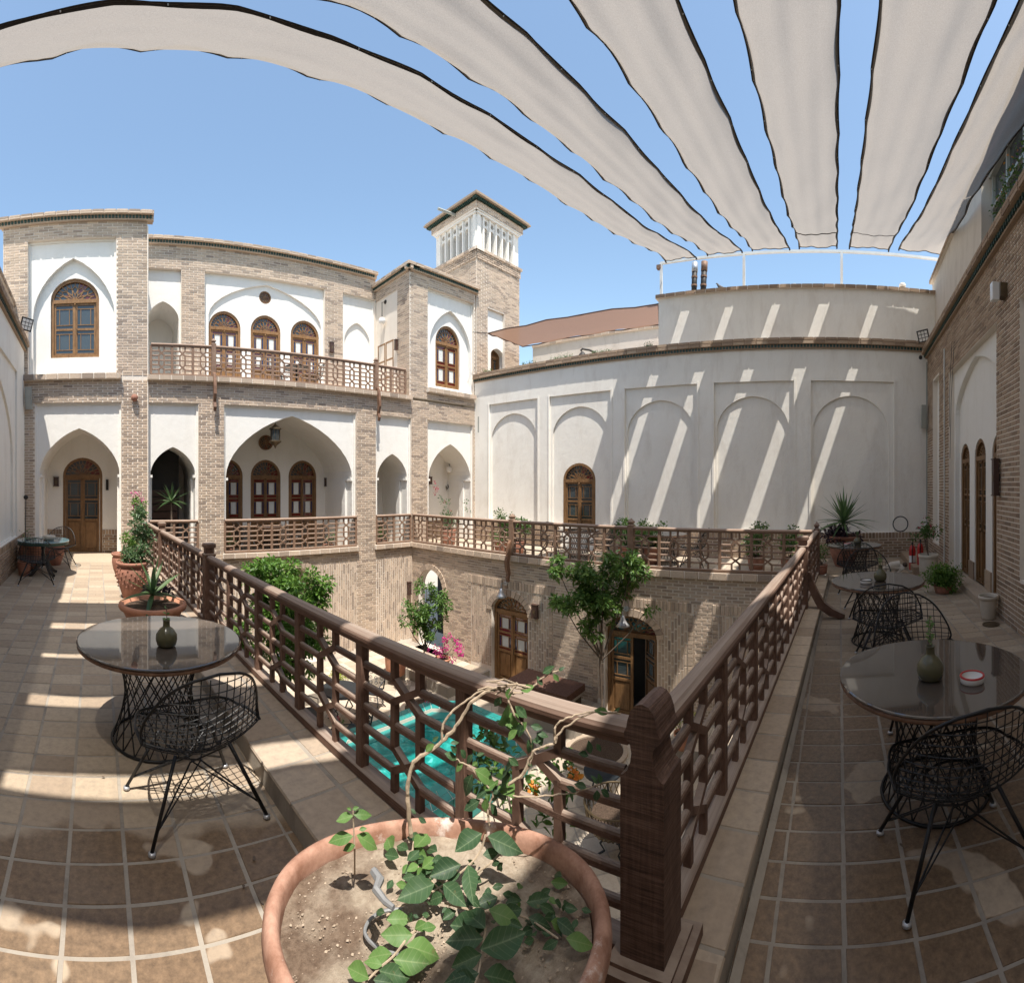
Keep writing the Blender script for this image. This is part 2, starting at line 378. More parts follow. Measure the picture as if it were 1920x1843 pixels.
class Wall:                                                # p0 -> p1 runs left to right as seen from inside
    def __init__(s, p0, p1):
        s.p = Vector((*p0, 0)); d = Vector((*p1, 0)) - s.p; s.len = d.length; s.d = d.normalized(); s.n = Vector((s.d.y, -s.d.x, 0))
    def pt(s, u, z, off=0.0): return Vector((s.p.x + s.d.x * u + s.n.x * off, s.p.y + s.d.y * u + s.n.y * off, z))
    def r(s, x, off=0.0):
        a = az(x); q = Vector((sin(a), cos(a), 0)); return (s.p + s.n * off).dot(s.n) / q.dot(s.n)
    def u(s, x, off=0.0):
        a = az(x); r = s.r(x, off); return (Vector((sin(a), cos(a), 0)) * r - s.p).dot(s.d)
    def z(s, x, y, off=0.0): return H + (CY - y) / F * s.r(x, off)
    def px(s, u, off=0.0):
        p = s.pt(u, 0, off); return CX + atan2(p.x, p.y) * F
def arch(u0, u1, zs, zt, n=14, k=.28):                     # from the right springing over the top to the left
    c = (u0 + u1) / 2; h = (u1 - u0) / 2; out = []
    for i in range(n + 1):
        t = cos(pi * i / n); a = abs(t)
        out.append((c + h * t, zs + (zt - zs) * ((1 - k) * sqrt(max(0, 1 - a * a)) + k * (1 - a))))
    return out
def opening(u0, u1, zb, zs, zt, k=.28, n=14): return [(u0, zb), (u1, zb)] + arch(u0, u1, zs, zt, n, k)
def smooth(pts, k=5):
    P = [Vector(p) for p in pts]; out = []
    for i in range(len(P) - 1):
        a, b, c, d = P[max(i - 1, 0)], P[i], P[i + 1], P[min(i + 2, len(P) - 1)]
        for j in range(k):
            t = j / k; out.append(.5 * (2 * b + (c - a) * t + (2 * a - 5 * b + 4 * c - d) * t * t + (3 * b - a - 3 * c + d) * t ** 3))
    return out + [P[-1]]
def rect(u0, u1, z0, z1): return [(u0, z0), (u1, z0), (u1, z1), (u0, z1)]
# ------------------------------------------------------------------ brick and tile work
def hole_rect(u0, u1, z0, z1): return lambda z: (u0, u1) if z0 < z < z1 else None
def hole_arch(u0, u1, zb, zs, zt, k=.28):
    def f(z):
        if z < zb or z > zt: return None
        if z < zs: return (u0, u1)
        c = (u0 + u1) / 2; h = (u1 - u0) / 2; y = (z - zs) / (zt - zs); lo, hi = 0., 1.
        for _ in range(18):
            m = (lo + hi) / 2
            if (1 - k) * sqrt(max(0, 1 - m * m)) + k * (1 - m) > y: lo = m
            else: hi = m
        return (c - h * lo, c + h * lo)
    return f
def brick_rects(u0, u1, z0, z1, holes, L=.25, hh=.067, joint=.017):
    out = []; z = z0; row = 0; n = max(1, round((z1 - z0) / hh)); hh = (z1 - z0) / n
    for row in range(n):
        za, zb = z0 + row * hh, z0 + (row + 1) * hh; zc = (za + zb) / 2
        segs = [(u0, u1)]
        for h in holes:
            iv = [q for q in (h(za + .02), h(zc), h(zb - .02)) if q]
            if not iv: continue
            a, b = min(q[0] for q in iv), max(q[1] for q in iv)
            ns = []
            for s in segs:
                if b <= s[0] or a >= s[1]: ns.append(s); continue
                if a > s[0]: ns.append((s[0], a))
                if b < s[1]: ns.append((b, s[1]))
            segs = ns
        for (a, b) in segs:
            if b - a < .03: continue
            m = int((u0) / L) - 2; off = (row % 2) * L / 2; x = (math.floor((a - off) / L)) * L + off
            while x < b:
                xa, xb = max(a, x), min(b, x + L)
                if xb - xa > .035: out.append((xa + joint / 2, xb - joint / 2, za + joint / 2, zb - joint / 2))
                x += L
    return out
def chevron_rects(u0, u1, z0, z1, holes, w=.072, L=.24, joint=.018):
    out = []; n = max(1, round((u1 - u0) / w)); w = (u1 - u0) / n
    for c in range(n):
        k = c % 8; st = (k if k < 4 else 8 - k) * w
        a, b = u0 + c * w, u0 + (c + 1) * w; z = z0 - L + st; q = 0
        while z < z1:
            za, zb = max(z0, z), min(z1, z + L); z += L; q += 1
            if zb - za < .035: continue
            bad = False
            for h in holes:
                for zz in (za + .01, (za + zb) / 2, zb - .01):
                    iv = h(zz)
                    if iv and iv[0] < b - .01 and iv[1] > a + .01: bad = True
            if not bad: out.append((a + joint / 2, b - joint / 2, za + joint / 2, zb - joint / 2))
    return out
_unit = {}
def unit_box(m):
    if m not in _unit:
        b = MB(); c = .04
        b.hexa([(-.5 + c, -.5, -.5 + c), (.5 - c, -.5, -.5 + c), (.5 - c, -.5, .5 - c), (-.5 + c, -.5, .5 - c), (-.5, .5, -.5), (.5, .5, -.5), (.5, .5, .5), (-.5, .5, .5)])
        _unit[m] = b.mesh('brick', m)
    return _unit[m]
def lay(W, rects, m, parent, off=0.0, th=.006, n_single=300, name='brick', jz=.0015):
    """bricks on wall W: the largest in the photo as single parts, the others joined"""
    sc_ = []
    for q in rects:
        px_ = W.pt((q[0] + q[1]) / 2, (q[2] + q[3]) / 2); d = sqrt(px_.x ** 2 + px_.y ** 2)
        x = CX + atan2(px_.x, px_.y) * F; y = CY - (px_.z - H) / d * F
        vis = -30 < x < 1950 and -30 < y < 1870
        ww = abs(W.px(q[1]) - W.px(q[0])) if d > .1 else 0
        sc_.append(((ww + (q[3] - q[2]) / d * F * 2) if vis else 0, q))
    sc_.sort(key=lambda t: -t[0]); me = unit_box(m); rest = MB()
    R = Matrix(((W.d.x, -W.n.x, 0), (W.d.y, -W.n.y, 0), (0, 0, 1))).to_4x4()
    for i, (s_, q) in enumerate(sc_):
        o_ = off + random.uniform(-jz, jz)
        if i < n_single and s_ > 0:
            c = W.pt((q[0] + q[1]) / 2, (q[2] + q[3]) / 2, o_ + th / 2 - .01)
            M = Matrix.Translation(c) @ R @ Matrix.Diagonal((q[1] - q[0], th + .02, q[3] - q[2], 1))
            inst(name, me, M, parent)
        else:
            j = [random.uniform(-.0035, .0035) for _ in range(4)]
            rest.wbox(W, q[0] + j[0], q[1] + j[1], q[2] + j[2], q[3] + j[3], o_ - .012, o_ + th, random.random(), skip=(1,))
    if rest.f: ob(name + 'work', rest, m, parent, joined=True, kind='stuff')
def tiles(name, parent, m, cells, z, th=.003, n_single=300, jz=.002):
    """cells: plan quads (4 corners); nearest ones are single parts"""
    cs = []
    for q in cells:
        c = sum((Vector((*p, 0)) for p in q), Vector()) / 4; r = c.length; a = atan2(c.x, c.y); x = CX + a * F
        y = CY + (H - z) / max(r, .01) * F
        cs.append((r if (-60 < x < 1990 and y < 1920) else r + 100, q))
    cs.sort(key=lambda t: t[0]); rest = MB(); cache = {}
    for i, (r, q) in enumerate(cs):
        c = sum((Vector((*p, 0)) for p in q), Vector()) / 4
        if i < n_single and r < 100:
            key = tuple(round(v, 2) for p in q for v in (p[0] - c.x, p[1] - c.y))
            if key not in cache:
                b = MB(); ins = .006; lo = [(p[0] - c.x, p[1] - c.y) for p in q]; hi = [(p[0] * (1 - ins / .14), p[1] * (1 - ins / .14)) for p in lo]
                b.hexa([(*p, th) for p in hi] + [(*p, -.01) for p in lo]); cache[key] = b.mesh('tile', m)
            inst(name, cache[key], Matrix.Translation((c.x, c.y, z + random.uniform(-jz, jz))) @ Matrix.Rotation(random.uniform(-.004, .004), 4, 'Z'), parent)
        else:
            zz = z + th + random.uniform(-jz, jz); rest.hexa([(p[0], p[1], zz) for p in q] + [(p[0], p[1], z - .01) for p in q], random.random(), skip=(1,))
    if rest.f: ob(name + 'work', rest, m, parent, joined=True, kind='stuff')
# plan of the place
A = Wall((-1.83, 11.80), (11.79, 11.19)); B = Wall((11.79, 11.19), (12.27, -2.63)); C = Wall((12.27, -2.63), (-1.78, -2.07)); D = Wall((-1.78, -2.07), (-1.83, 11.80))
P0 = Vector((1.60, .64, 0)); P1 = Vector((1.19, 11.66, 0)); P3 = Vector((9.12, 11.31, 0)); P2 = Vector((9.17, .24, 0))
CURB = .15; YARD = -3.2; PLINTH = -2.95
# ------------------------------------------------------------------ joinery
def wbar(mb, W, a, b, w, o0, o1, r=0):
    a = Vector((a[0], a[1])); b = Vector((b[0], b[1])); d = (b - a)
    if d.length < 1e-5: return
    d.normalize(); q = Vector((-d.y, d.x)) * w / 2; P = W.pt
    c = [a - q, b - q, b + q, a + q]
    mb.hexa([P(p.x, p.y, o1) for p in c] + [P(p.x, p.y, o0) for p in c], r)
def pane(W, parent, u0, u1, z0, z1, o, m):
    b = MB(); b.wbox(W, u0, u1, z0, z1, o - .006, o); ob('pane', b, m, parent)
def leaf_door(W, parent, u0, u1, z0, z1, o, panel=True, curtain=False, wm='door_wood', style='red', leafname='leaf'):
    t = .055 if u1 - u0 > .4 else .04; b = MB(); m = MB(); P = []
    zm = z0 + (z1 - z0) * .42 if panel else z0 + .0
    b.wbox(W, u0, u0 + t, z0, z1, o - .02, o + .02); b.wbox(W, u1 - t, u1, z0, z1, o - .02, o + .02)
    rails = [z0, z1 - t] + ([zm] if panel else [])
    ga, gb = (zm + t if panel else z0 + t), z1 - t; mid = (ga + gb) / 2
    for z in rails: b.wbox(W, u0 + t, u1 - t, z, z + t, o - .019, o + .019)
    b.wbox(W, u0 + t, u1 - t, mid - t / 2, mid + t / 2, o - .019, o + .019)
    if panel:
        p = MB(); p.wbox(W, u0 + t, u1 - t, z0 + t, zm, o - .03, o - .018); p.wbox(W, u0 + t + .035, u1 - t - .035, z0 + t + .045, zm - .045, o - .018, o + .002)
        ob('door_panel', p, wm, parent)
    ob(leafname, b, wm, parent)
    a, c = u0 + t, u1 - t; w = c - a; mw = .018
    for (za, zb) in ((ga, mid - t / 2), (mid + t / 2, gb)):
        h = zb - za; s = h * .15
        for z in (za + s, zb - s): m = MB(); m.wbox(W, a, c, z - mw / 2, z + mw / 2, o - .01, o + .012); ob('muntin', m, wm, parent)
        for u in (a + w * .2, c - w * .2): m = MB(); m.wbox(W, u - mw / 2, u + mw / 2, za + s, zb - s, o - .009, o + .011); ob('muntin', m, wm, parent)
        red = 'glass_red' if style == 'red' else 'glass_dark'
        pane(W, parent, a, c, za, za + s, o - .004, red); pane(W, parent, a, c, zb - s, zb, o - .004, red)
        pane(W, parent, a, a + w * .2, za + s, zb - s, o - .004, 'glass_blue' if style == 'red' else 'glass_dark')
        pane(W, parent, c - w * .2, c, za + s, zb - s, o - .004, 'glass_blue' if style == 'red' else 'glass_dark')
        pane(W, parent, a + w * .2, c - w * .2, za + s, zb - s, o - .004, 'curtain' if curtain else 'glass_clear')
def fanlight(W, parent, c, R, z0, zt, o, wm, full=False):
    """star tracery over radial panes"""
    n = 7; hh = zt - z0; T0, T1 = (0, pi) if not full else (0, 2 * pi); n = 7 if not full else 10
    def P(rr, t): return (c + R * rr * cos(t), z0 + hh * rr * sin(t))
    m = MB(); cols = ['glass_dark', 'glass_red', 'glass_dark', 'glass_dark', 'glass_dark', 'glass_red', 'glass_clear']
    pn = {}
    for k in range(n):
        ta = T0 + (T1 - T0) * k / n; tb = T0 + (T1 - T0) * (k + 1) / n; tm = (ta + tb) / 2
        for (i, (ra, rb)) in enumerate(((.02, .5), (.5, 1.0))):
            b = MB(); q = [P(ra, ta), P(rb, ta), P(rb, tm), P(rb, tb), P(ra, tb), P(ra, tm)]
            b.face([W.pt(x, z, o - .008) for x, z in q]); ob('pane', b, cols[(k * (i + 1) + i) % 7], parent)
        w = max(.014, R * .042)
        wbar(m, W, P(.28, tm), P(.62, ta), w, o - .008, o + .008); wbar(m, W, P(.28, tm), P(.62, tb), w, o - .007, o + .007)
        wbar(m, W, P(.62, ta), P(.8, tm), w, o - .008, o + .009); wbar(m, W, P(.62, tb), P(.8, tm), w, o - .006, o + .008)
        wbar(m, W, P(.8, tm), P(1, tm), w, o - .006, o + .007); wbar(m, W, P(0, tm), P(.28, tm), w, o - .006, o + .006)
        if k or full: wbar(m, W, P(.62, ta), P(1, ta), w, o - .005, o + .008)
    ob('tracery', m, wm, parent)
def joinery(W, parent, u0, u1, zb, zs, zt, o, name='door', panel=True, curtain=False, wm='door_wood', style='red', k=.04, open_right=0, label=None):
    t = min(.075, (u1 - u0) * .09); b = MB()
    b.plate(W, opening(u0, u1, zb, zs, zt, k), [opening(u0 + t, u1 - t, zb + (t if not panel else .02), zs, zt - t, k)], o + .05, o - .05)
    b.wbox(W, u0 + t, u1 - t, zs - t * .9, zs + t * .35, o - .045, o + .055)
    fr = ob(name, b, wm, parent, label=label)
    fanlight(W, fr, (u0 + u1) / 2, (u1 - u0) / 2 - t, zs + t * .35, zt - t, o, wm)
    c = (u0 + u1) / 2; z0, z1 = zb + (t if not panel else .02), zs - t * .9
    leaf_door(W, fr, u0 + t + .005, c - .006, z0, z1, o, panel, curtain, wm, style)
    if open_right:
        h = W.pt(u1 - t - .005, 0, o); L = c - u0 - t - .01; a = open_right
        e = h - W.d * (L * cos(a)) - W.n * (L * sin(a)); OW = Wall((e.x, e.y), (h.x, h.y))
        leaf_door(OW, fr, 0, L, z0, z1, 0, panel, curtain, wm, style)
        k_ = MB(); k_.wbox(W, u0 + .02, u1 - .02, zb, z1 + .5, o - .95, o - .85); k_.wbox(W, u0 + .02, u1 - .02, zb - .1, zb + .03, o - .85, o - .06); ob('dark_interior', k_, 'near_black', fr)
    else:
        leaf_door(W, fr, c + .006, u1 - t - .005, z0, z1, o, panel, curtain, wm, style)
        s = MB(); s.wbox(W, c - .018, c + .018, z0, z1, o + .02, o + .035); s.sphere(W.pt(c, z1 - .04, o + .045), .028, 8, 6); ob('cover_strip', s, wm, fr)
        h = MB(); h.tube([W.pt(c + .05, z0 + (z1 - z0) * .42, o + .02), W.pt(c + .05, z0 + (z1 - z0) * .42, o + .055), W.pt(c + .05, z0 + (z1 - z0) * .5, o + .055), W.pt(c + .05, z0 + (z1 - z0) * .5, o + .02)], .009, 5); ob('handle', h, 'bronze', fr)
    return fr
def cornice(W, parent, u0, u1, z, proj=.16, wm='beige_brick', h=.085, ns=300, teeth=True):
    """course of flat bricks over a row of green glazed teeth; z is the underside of the teeth"""
    b = MB(); n = int((u1 - u0) / .085)
    if teeth:
        for i in range(n):
            u = u0 + i * .085; b.wbox(W, u, u + .05, z + .03, z + .1, .0, proj * .6, random.random())
        ob('glazed_teeth', b, 'teal_tile', parent, kind='stuff')
    s = MB(); s.wbox(W, u0, u1, z + .1, z + .1 + h, -.3, proj - .02); s.wbox(W, u0, u1, z, z + .1, -.02, proj * .42); ob('cornice', s, wm, parent)
    q = []; u = u0
    while u < u1 - .03:
        w = min(.3, u1 - u); q.append((u + .006, u + w - .006, z + .105, z + .1 + h * .55)); q.append((u + .006, u + w - .006, z + .1 + h * .6, z + .1 + h + .012)); u += .3
    lay(W, q, wm, parent, off=proj - .02, th=.02, n_single=ns, name='cornice_brick')
def ledge(W, parent, u0, u1, z0, z1, proj, m='beige_brick', ns=120, back=-.3):
    s = MB(); s.wbox(W, u0, u1, z0, z1, back, proj - .02); ob('ledge', s, 'mortar', parent)
    q = []; u = u0
    while u < u1 - .03:
        w = min(.3, u1 - u); q.append((u + .006, u + w - .006, z0, z1 + .004)); u += .3
    lay(W, q, m, parent, off=proj - .02, th=.02, n_single=ns, name='ledge_brick')
# ------------------------------------------------------------------ the arcaded facade at the far left (wall A)
FA = thing('arcaded_facade', 'two-storey beige brick facade with white pointed arches and a wooden balcony', 'building', A.pt(0, 0))
zp1 = A.z(330, 755.5); zl1 = A.z(270, 712); ZB = zl1 + .1           # panel tops, balcony ledge
S = Wall(A.pt(0, 0, -2.0).xy, A.pt(A.len, 0, -2.0).xy)
uX = A.u(6); uL = A.u(276); uR = A.u(768); uE = A.len + .02
zc1 = A.z(133, 417); zc2 = A.z(800, 517)                             # cornice undersides of the two blocks
zcS = S.z(500, 480)
pan = [(65.5, 227), (277.5, 372), (420.5, 667.5), (705, 771), (802, 887)]
PU = [(A.u(a), A.u(b)) for a, b in pan]
front = MB()
zdn = YARD
front.plate(A, rect(0, uE, 0, ZB - .1), [rect(a, b, -.0 + .001, zp1) for a, b in PU], -.003, -.13)
ob('wall', front, 'mortar', FA)
br = brick_rects(0, uE, 0, zp1, [hole_rect(a, b, -1, 99) for a, b in PU]) + brick_rects(0, uE, zp1, ZB - .1, [])
lay(A, br, 'beige_brick', FA, n_single=290)
# left upper block
ub = MB(); pl = (A.u(52.5), A.u(218)); zt = A.z(135, 446); zb_ = A.z(135, 700)
ub.plate(A, rect(uX, uL, ZB - .1, zc1), [rect(pl[0], pl[1], zb_, zt)], -.003, -.13); ub.quadbox([A.pt(uX, 0, -.7).xy, A.pt(uX, 0, -4).xy, A.pt(uL, 0, -4).xy, A.pt(uL, 0, -.7).xy][::-1], ZB, zc1 + .1)
ob('upper_wall', ub, 'mortar', FA)
lay(A, brick_rects(uX, uL, ZB, zb_, []) + brick_rects(uX, uL, zb_, zt, [hole_rect(pl[0], pl[1], 0, 99)]) + brick_rects(uX, uL, zt, zc1, []), 'beige_brick', FA, n_single=0)
cornice(A, FA, uX - .1, uL + .16, zc1, .2); 
SB = Wall(A.pt(uL, 0, .0).xy, A.pt(uL, 0, -2.0).xy)                   # side of left block, looks at +X
lay(SB, brick_rects(0, 2.0, ZB, zc1, []), 'beige_brick', FA, n_single=0); 
ledge(A, FA, pl[0] - .12, A.u(227), zb_ - .17, zb_ - .03, .16)
def blind(W, parent, p, z0, z1, ar, off0, off1, mt, k=.28, win=None, name='plaster_panel'):
    """white panel recessed off0 with an arch recessed to off1, optional window hole in the back"""
    b = MB(); b.plate(W, rect(p[0], p[1], z0, z1), [opening(*ar, k)], off0, off1, sides=False)
    hs = [opening(*win)] if win else []
    b.plate(W, opening(ar[0] - .002, ar[1] + .002, ar[2], ar[3], ar[4] + .002, k), hs, off1, off1 - .16, sides=True)
    ob(name, b, mt, parent)
    e = MB()                                                        # thin frame moulding round the panel
    for (u, s) in ((p[0], 1), (p[1], -1)): e.wbox(W, min(u, u + s * .05), max(u, u + s * .05), z0, z1, off0 - .01, off0 + .035)
    e.wbox(W, p[0] + .05, p[1] - .05, z1 - .05, z1, off0 - .01, off0 + .034); ob('moulding', e, mt, parent)
o1 = -.14
wa = (A.u(95.5, -.3), A.u(186, -.3), A.z(140, 671, -.3), A.z(140, 563, -.3), A.z(140, 523, -.3))
ar = (A.u(62, o1), A.u(215, o1), zb_ + .02, A.z(138, 590, o1), A.z(138, 484, o1))
blind(A, FA, pl, zb_, zt, ar, o1, o1 - .12, 'white_plaster', .3, wa + (.04,))
joinery(A, FA, *wa, -.36, 'window', False, style='dark', label='tall arched double window with star tracery on the upper left block')
# right upper block
rb = MB(); pr = (A.u(802), A.u(889)); ztr = A.z(802, 538); zbr = A.z(845, 733)
rb.plate(A, rect(uR, uE, ZB, zc2), [rect(pr[0], pr[1], zbr, ztr)], -.003, -.13)
rb.quadbox([A.pt(uR + .02, 0, -.7).xy, A.pt(uR + .02, 0, -4).xy, A.pt(uE, 0, -4).xy, A.pt(uE, 0, -.7).xy][::-1], ZB, zc2 + .1); ob('upper_wall', rb, 'mortar', FA)
lay(A, brick_rects(uR, uE, ZB, zbr, []) + brick_rects(uR, uE, zbr, ztr, [hole_rect(pr[0], pr[1], 0, 99)]) + brick_rects(uR, uE, ztr, zc2, []), 'beige_brick', FA, n_single=0)
cornice(A, FA, uR - .18, uE + .1, zc2, .2); ledge(A, FA, pr[0] - .05, uE - .06, zbr - .17, zbr - .03, .15)
wr = (A.u(815, -.3), A.u(860.5, -.3), A.z(838, 733 - 10, -.3), A.z(838, 645, -.3), A.z(838, 612, -.3))
wr = (wr[0], wr[1], A.z(838, 728, -.3), wr[3], wr[4])
ar = (A.u(806, o1), A.u(882, o1), zbr + .02, A.z(845, 650, o1), A.z(845, 583, o1))
blind(A, FA, pr, zbr, ztr, ar, o1, o1 - .12, 'white_plaster', .3, wr + (.04,))
joinery(A, FA, *wr, -.36, 'window', False, curtain=True, label='arched window with white curtains on the upper right block')
RS = Wall(A.pt(uR, 0, -2.0).xy, A.pt(uR, 0, 0).xy)                    # its side, looks at the camera
rs = MB(); pd = (0.02, RS.u(745)); zpd = RS.z(725, 555)
rs.plate(RS, rect(0, 2.0, ZB, zc2), [rect(.02, pd[1], ZB + .001, zpd)], -.003, -.1); ob('side_wall', rs, 'mortar', FA)
lay(RS, brick_rects(pd[1], 2.0, ZB, zpd, []) + brick_rects(0, 2.0, zpd, zc2, []), 'beige_brick', FA, n_single=0); cornice(RS, FA, 0, 2.18, zc2, .18, ns=20)
dd = (RS.u(714, -.15), RS.u(745, -.15) - .02, ZB - .1, RS.z(730, 640, -.15), RS.z(730, 640, -.15) + .02)
blind(RS, FA, pd, ZB, zpd, (.1, pd[1] - .1, ZB + .01, RS.z(728, 640, -.1), RS.z(728, 604, -.1)), -.09, -.16, 'white_plaster', .28)
bd = MB(); bd.wbox(RS, dd[0], dd[1], ZB - .1, dd[3], -.1, -.055); dr = ob('door', bd, 'door_wood', FA, label='small balcony door in the side of the upper block')
for q in (0, 1):
    w = (dd[1] - dd[0]) / 2; leaf_door(RS, dr, dd[0] + q * w + .02, dd[0] + (q + 1) * w - .01, ZB - .08, dd[3] - .06, -.035, True, True)
# set-back upper wall
sp = [(275.5, 340), (384, 609), (643, 702)]; SU = [(max(uL + .0, S.u(a)), S.u(b)) for a, b in sp]; SU[2] = (SU[2][0], uR - .02)
zsp = [S.z(330, 502), S.z(500, 522), S.z(660, 546)]; zsp = [zsp[1]] * 3
sb = MB(); sb.plate(S, rect(uL, uR, ZB - .1, zcS), [rect(a, b, ZB - .09, z) for (a, b), z in zip(SU, zsp)], -.003, -.12)
ob('setback_wall', sb, 'mortar', FA)
lay(S, brick_rects(uL, uR, ZB, zsp[0], [hole_rect(a, b, 0, 99) for a, b in SU]) + brick_rects(uL, uR, zsp[0], zcS, []), 'beige_brick', FA, n_single=0); cornice(S, FA, uL, uR, zcS, .2)
# dark opening at the left end of the balcony
z1 = S.z(308, 565, -.13); b = MB(); b.plate(S, rect(SU[0][0], SU[0][1], ZB - .1, zsp[0]), [opening(S.u(277), S.u(336), ZB - .09, S.z(308, 598, -.13), z1, .3)], -.12, -1.6, sides=False)
b.wbox(S, SU[0][0], SU[0][1], ZB - .1, z1 + .1, -1.7, -1.6); ob('balcony_niche', b, 'white_plaster', FA)
# the three french windows under one blind arch
p = SU[1]; arc = (S.u(391, -.12), S.u(602, -.12), ZB - .05, S.z(497, 600, -.12), S.z(497, 534, -.12)); o2 = -.19
b = MB(); b.plate(S, rect(p[0], p[1], ZB - .1, zsp[1]), [opening(*arc, .3)], -.12, o2, sides=False)
dz = [((391, 451), 583, 618), ((470, 526), 590, 626), ((545, 598), 600, 634)]; hs = []
for (xa, xb), yt, ys in dz: hs.append((S.u(xa, o2), S.u(xb, o2), ZB - .05, S.z((xa + xb) / 2, ys - 4, o2), S.z((xa + xb) / 2, yt, o2)))
hs[1:] = [(h[0], h[1], ZB - .05, hs[0][3], hs[0][4]) for h in hs[1:]]
rw = (S.u(497, o2), S.z(497, 558, o2), .2); circ = [(rw[0] + rw[2] * cos(2 * pi * i / 20), rw[1] + rw[2] * sin(2 * pi * i / 20)) for i in range(20)]
for h in hs: pass
b.plate(S, opening(arc[0] - .003, arc[1] + .003, ZB - .09, arc[3], arc[4] + .002, .3), [opening(h[0], h[1], ZB - .05, h[3], h[4], .04) for h in hs] + [circ], o2, o2 - .15)
ob('plaster_panel', b, 'white_plaster', FA)
for i, h in enumerate(hs):
    joinery(S, FA, *h, o2 - .08, 'door', True, True, 'door_wood', label=['first', 'second', 'third'][i] + ' balcony door with coloured panes')
def round_window(W, parent, c, z, R, o):
    b = MB(); n = 20; q = [(c + R * cos(2 * pi * i / n), z + R * sin(2 * pi * i / n)) for i in range(n)]; q2 = [(c + (R - .035) * cos(2 * pi * i / n), z + (R - .035) * sin(2 * pi * i / n)) for i in range(n)]
    b.plate(W, q, [q2], o + .03, o - .05); f = ob('round_window', b, 'old_door_wood', parent); fanlight(W, f, c, R - .035, z, z + R - .035, o, 'old_door_wood', True)
round_window(S, FA, rw[0], rw[1], rw[2], o2 - .03)
blind(S, FA, SU[2], ZB - .1, zsp[2], (SU[2][0] + .12, SU[2][1] - .14, ZB, S.z(673, 640, -.12), S.z(673, 606, -.12)), -.12, -.19, 'white_plaster')
b = MB(); b.quadbox([A.pt(uL, 0, -.1).xy, A.pt(uL, 0, -4).xy, A.pt(uR, 0, -4).xy, A.pt(uR, 0, -.1).xy][::-1], ZB - .25, ZB - .1); ob('balcony_floor', b, 'mortar', FA)
b = MB(); b.wbox(S, uL, uR, zcS - .1, zcS + .1, -4, -.2); b.wbox(S, uL, uR, ZB, zcS, -2.2, -2.0); ob('roof', b, 'mortar', FA)
b = MB(); b.wbox(S, S.u(520), S.u(622), zcS + .2, zcS + .33, -1.3, -.7); ob('skylight_curb', b, 'cream_plaster', FA)
ledge(A, FA, uL, uR + .02, zl1 - .02, ZB, .16, ns=60)
# ground arcade bays
def bay(p, ar, depth, doors=(), floor=0.0, dark=False, mt='white_plaster', k=.3, dado=True, name='arcade_bay'):
    b = MB(); b.plate(A, rect(p[0], p[1], 0, zp1), [[(ar[0], .001), (ar[1], .001)] + arch(ar[0], ar[1], ar[2], ar[3], 20, k)], -.1, -depth, sides=False)
    e0, e1 = ar[0] - .02, ar[1] + .02; zc = ar[3] + .06
    b.plate(A, rect(e0, e1, 0, zc), [opening(*d, .04) for d in doors if d[0] > e0 + .02 and d[1] < e1 - .02], -depth, -depth - .15, sides=False)
    for s, u in ((1, ar[0]), (-1, ar[1])): b.wbox(A, min(u, u + s * .06), max(u, u + s * .06), .0, ar[2] - .1, -.62, -.42)
    for s, u in ((1, ar[0]), (-1, ar[1])): b.wbox(A, min(u, u + s * .05), max(u, u + s * .05), ar[2] - .09, ar[2] - .02, -.52, -.08)
    mo = MB()
    for (u, s) in ((p[0], 1), (p[1], -1)): mo.wbox(A, min(u, u + s * .045), max(u, u + s * .045), 0, zp1, -.11, -.065)
    mo.wbox(A, p[0] + .045, p[1] - .045, zp1 - .045, zp1, -.11, -.066); ob('moulding', mo, mt, FA)
    o = ob(name, b, mt, FA); f = MB(); f.wbox(A, e0 - .2, e1 + .2, -.06, .006, -depth - .1, .25 if not (p is PU[1] or p is PU[2] or p is PU[3]) else 0); ob('bay_floor', f, 'floor_tile', FA)
    if dado:
        Bk = Wall(A.pt(0, 0, -depth).xy, A.pt(1, 0, -depth).xy); hz = [hole_rect(d[0], d[1], -1, d[3]) for d in doors]
        q = brick_rects(e0, e1, 0, .5, hz); u = e0
        while u < e1 - .05:
            if not any(d[0] - .03 < u + .04 < d[1] + .03 for d in doors): q.append((u + .006, u + .08, .51, .65))
            u += .088
        lay(Bk, q, 'brown_brick', FA, th=.03, n_single=40, name='dado_brick')
    return o
def arch_px(xl, xr, ys, xa, ya, o=-.1): return (A.u(xl, o), A.u(xr, o), A.z(xa, ys, o), A.z(xa, ya, o))
D1 = 1.5
da = (A.u(118, -D1), A.u(192, -D1), 0.0, A.z(155, 892, -D1), A.z(155, 858, -D1))
bay(PU[0], arch_px(74, 224, 888, 146, 803), D1, [da])
joinery(A, FA, *da, -D1 - .06, 'door', True, False, 'old_door_wood', 'dark', label='double door under the left arch of the gallery')
zba = A.z(325, 837)
b_ = bay(PU[1], arch_px(282, 366, 889, 325, 838), 2.2, [], dado=False)
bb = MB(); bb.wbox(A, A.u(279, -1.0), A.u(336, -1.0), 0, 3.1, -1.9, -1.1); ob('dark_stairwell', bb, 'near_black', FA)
bs = MB()
for k in range(9): bs.wbox(A, A.u(282, -1.0), A.u(333, -1.0), .0 + k * .2, .17 + k * .2, -1.09 , -1.02 + .0 * k)
ob('stair_riser', bs, 'dark_brown', FA)
D3 = 1.9; dc = []
for (xa, xb) in ((398, 455), (470, 526), (541, 593)): dc.append((A.u(xa, -D3), A.u(xb, -D3), 0.0, A.z(500, 893, -D3), A.z(500, 862, -D3)))
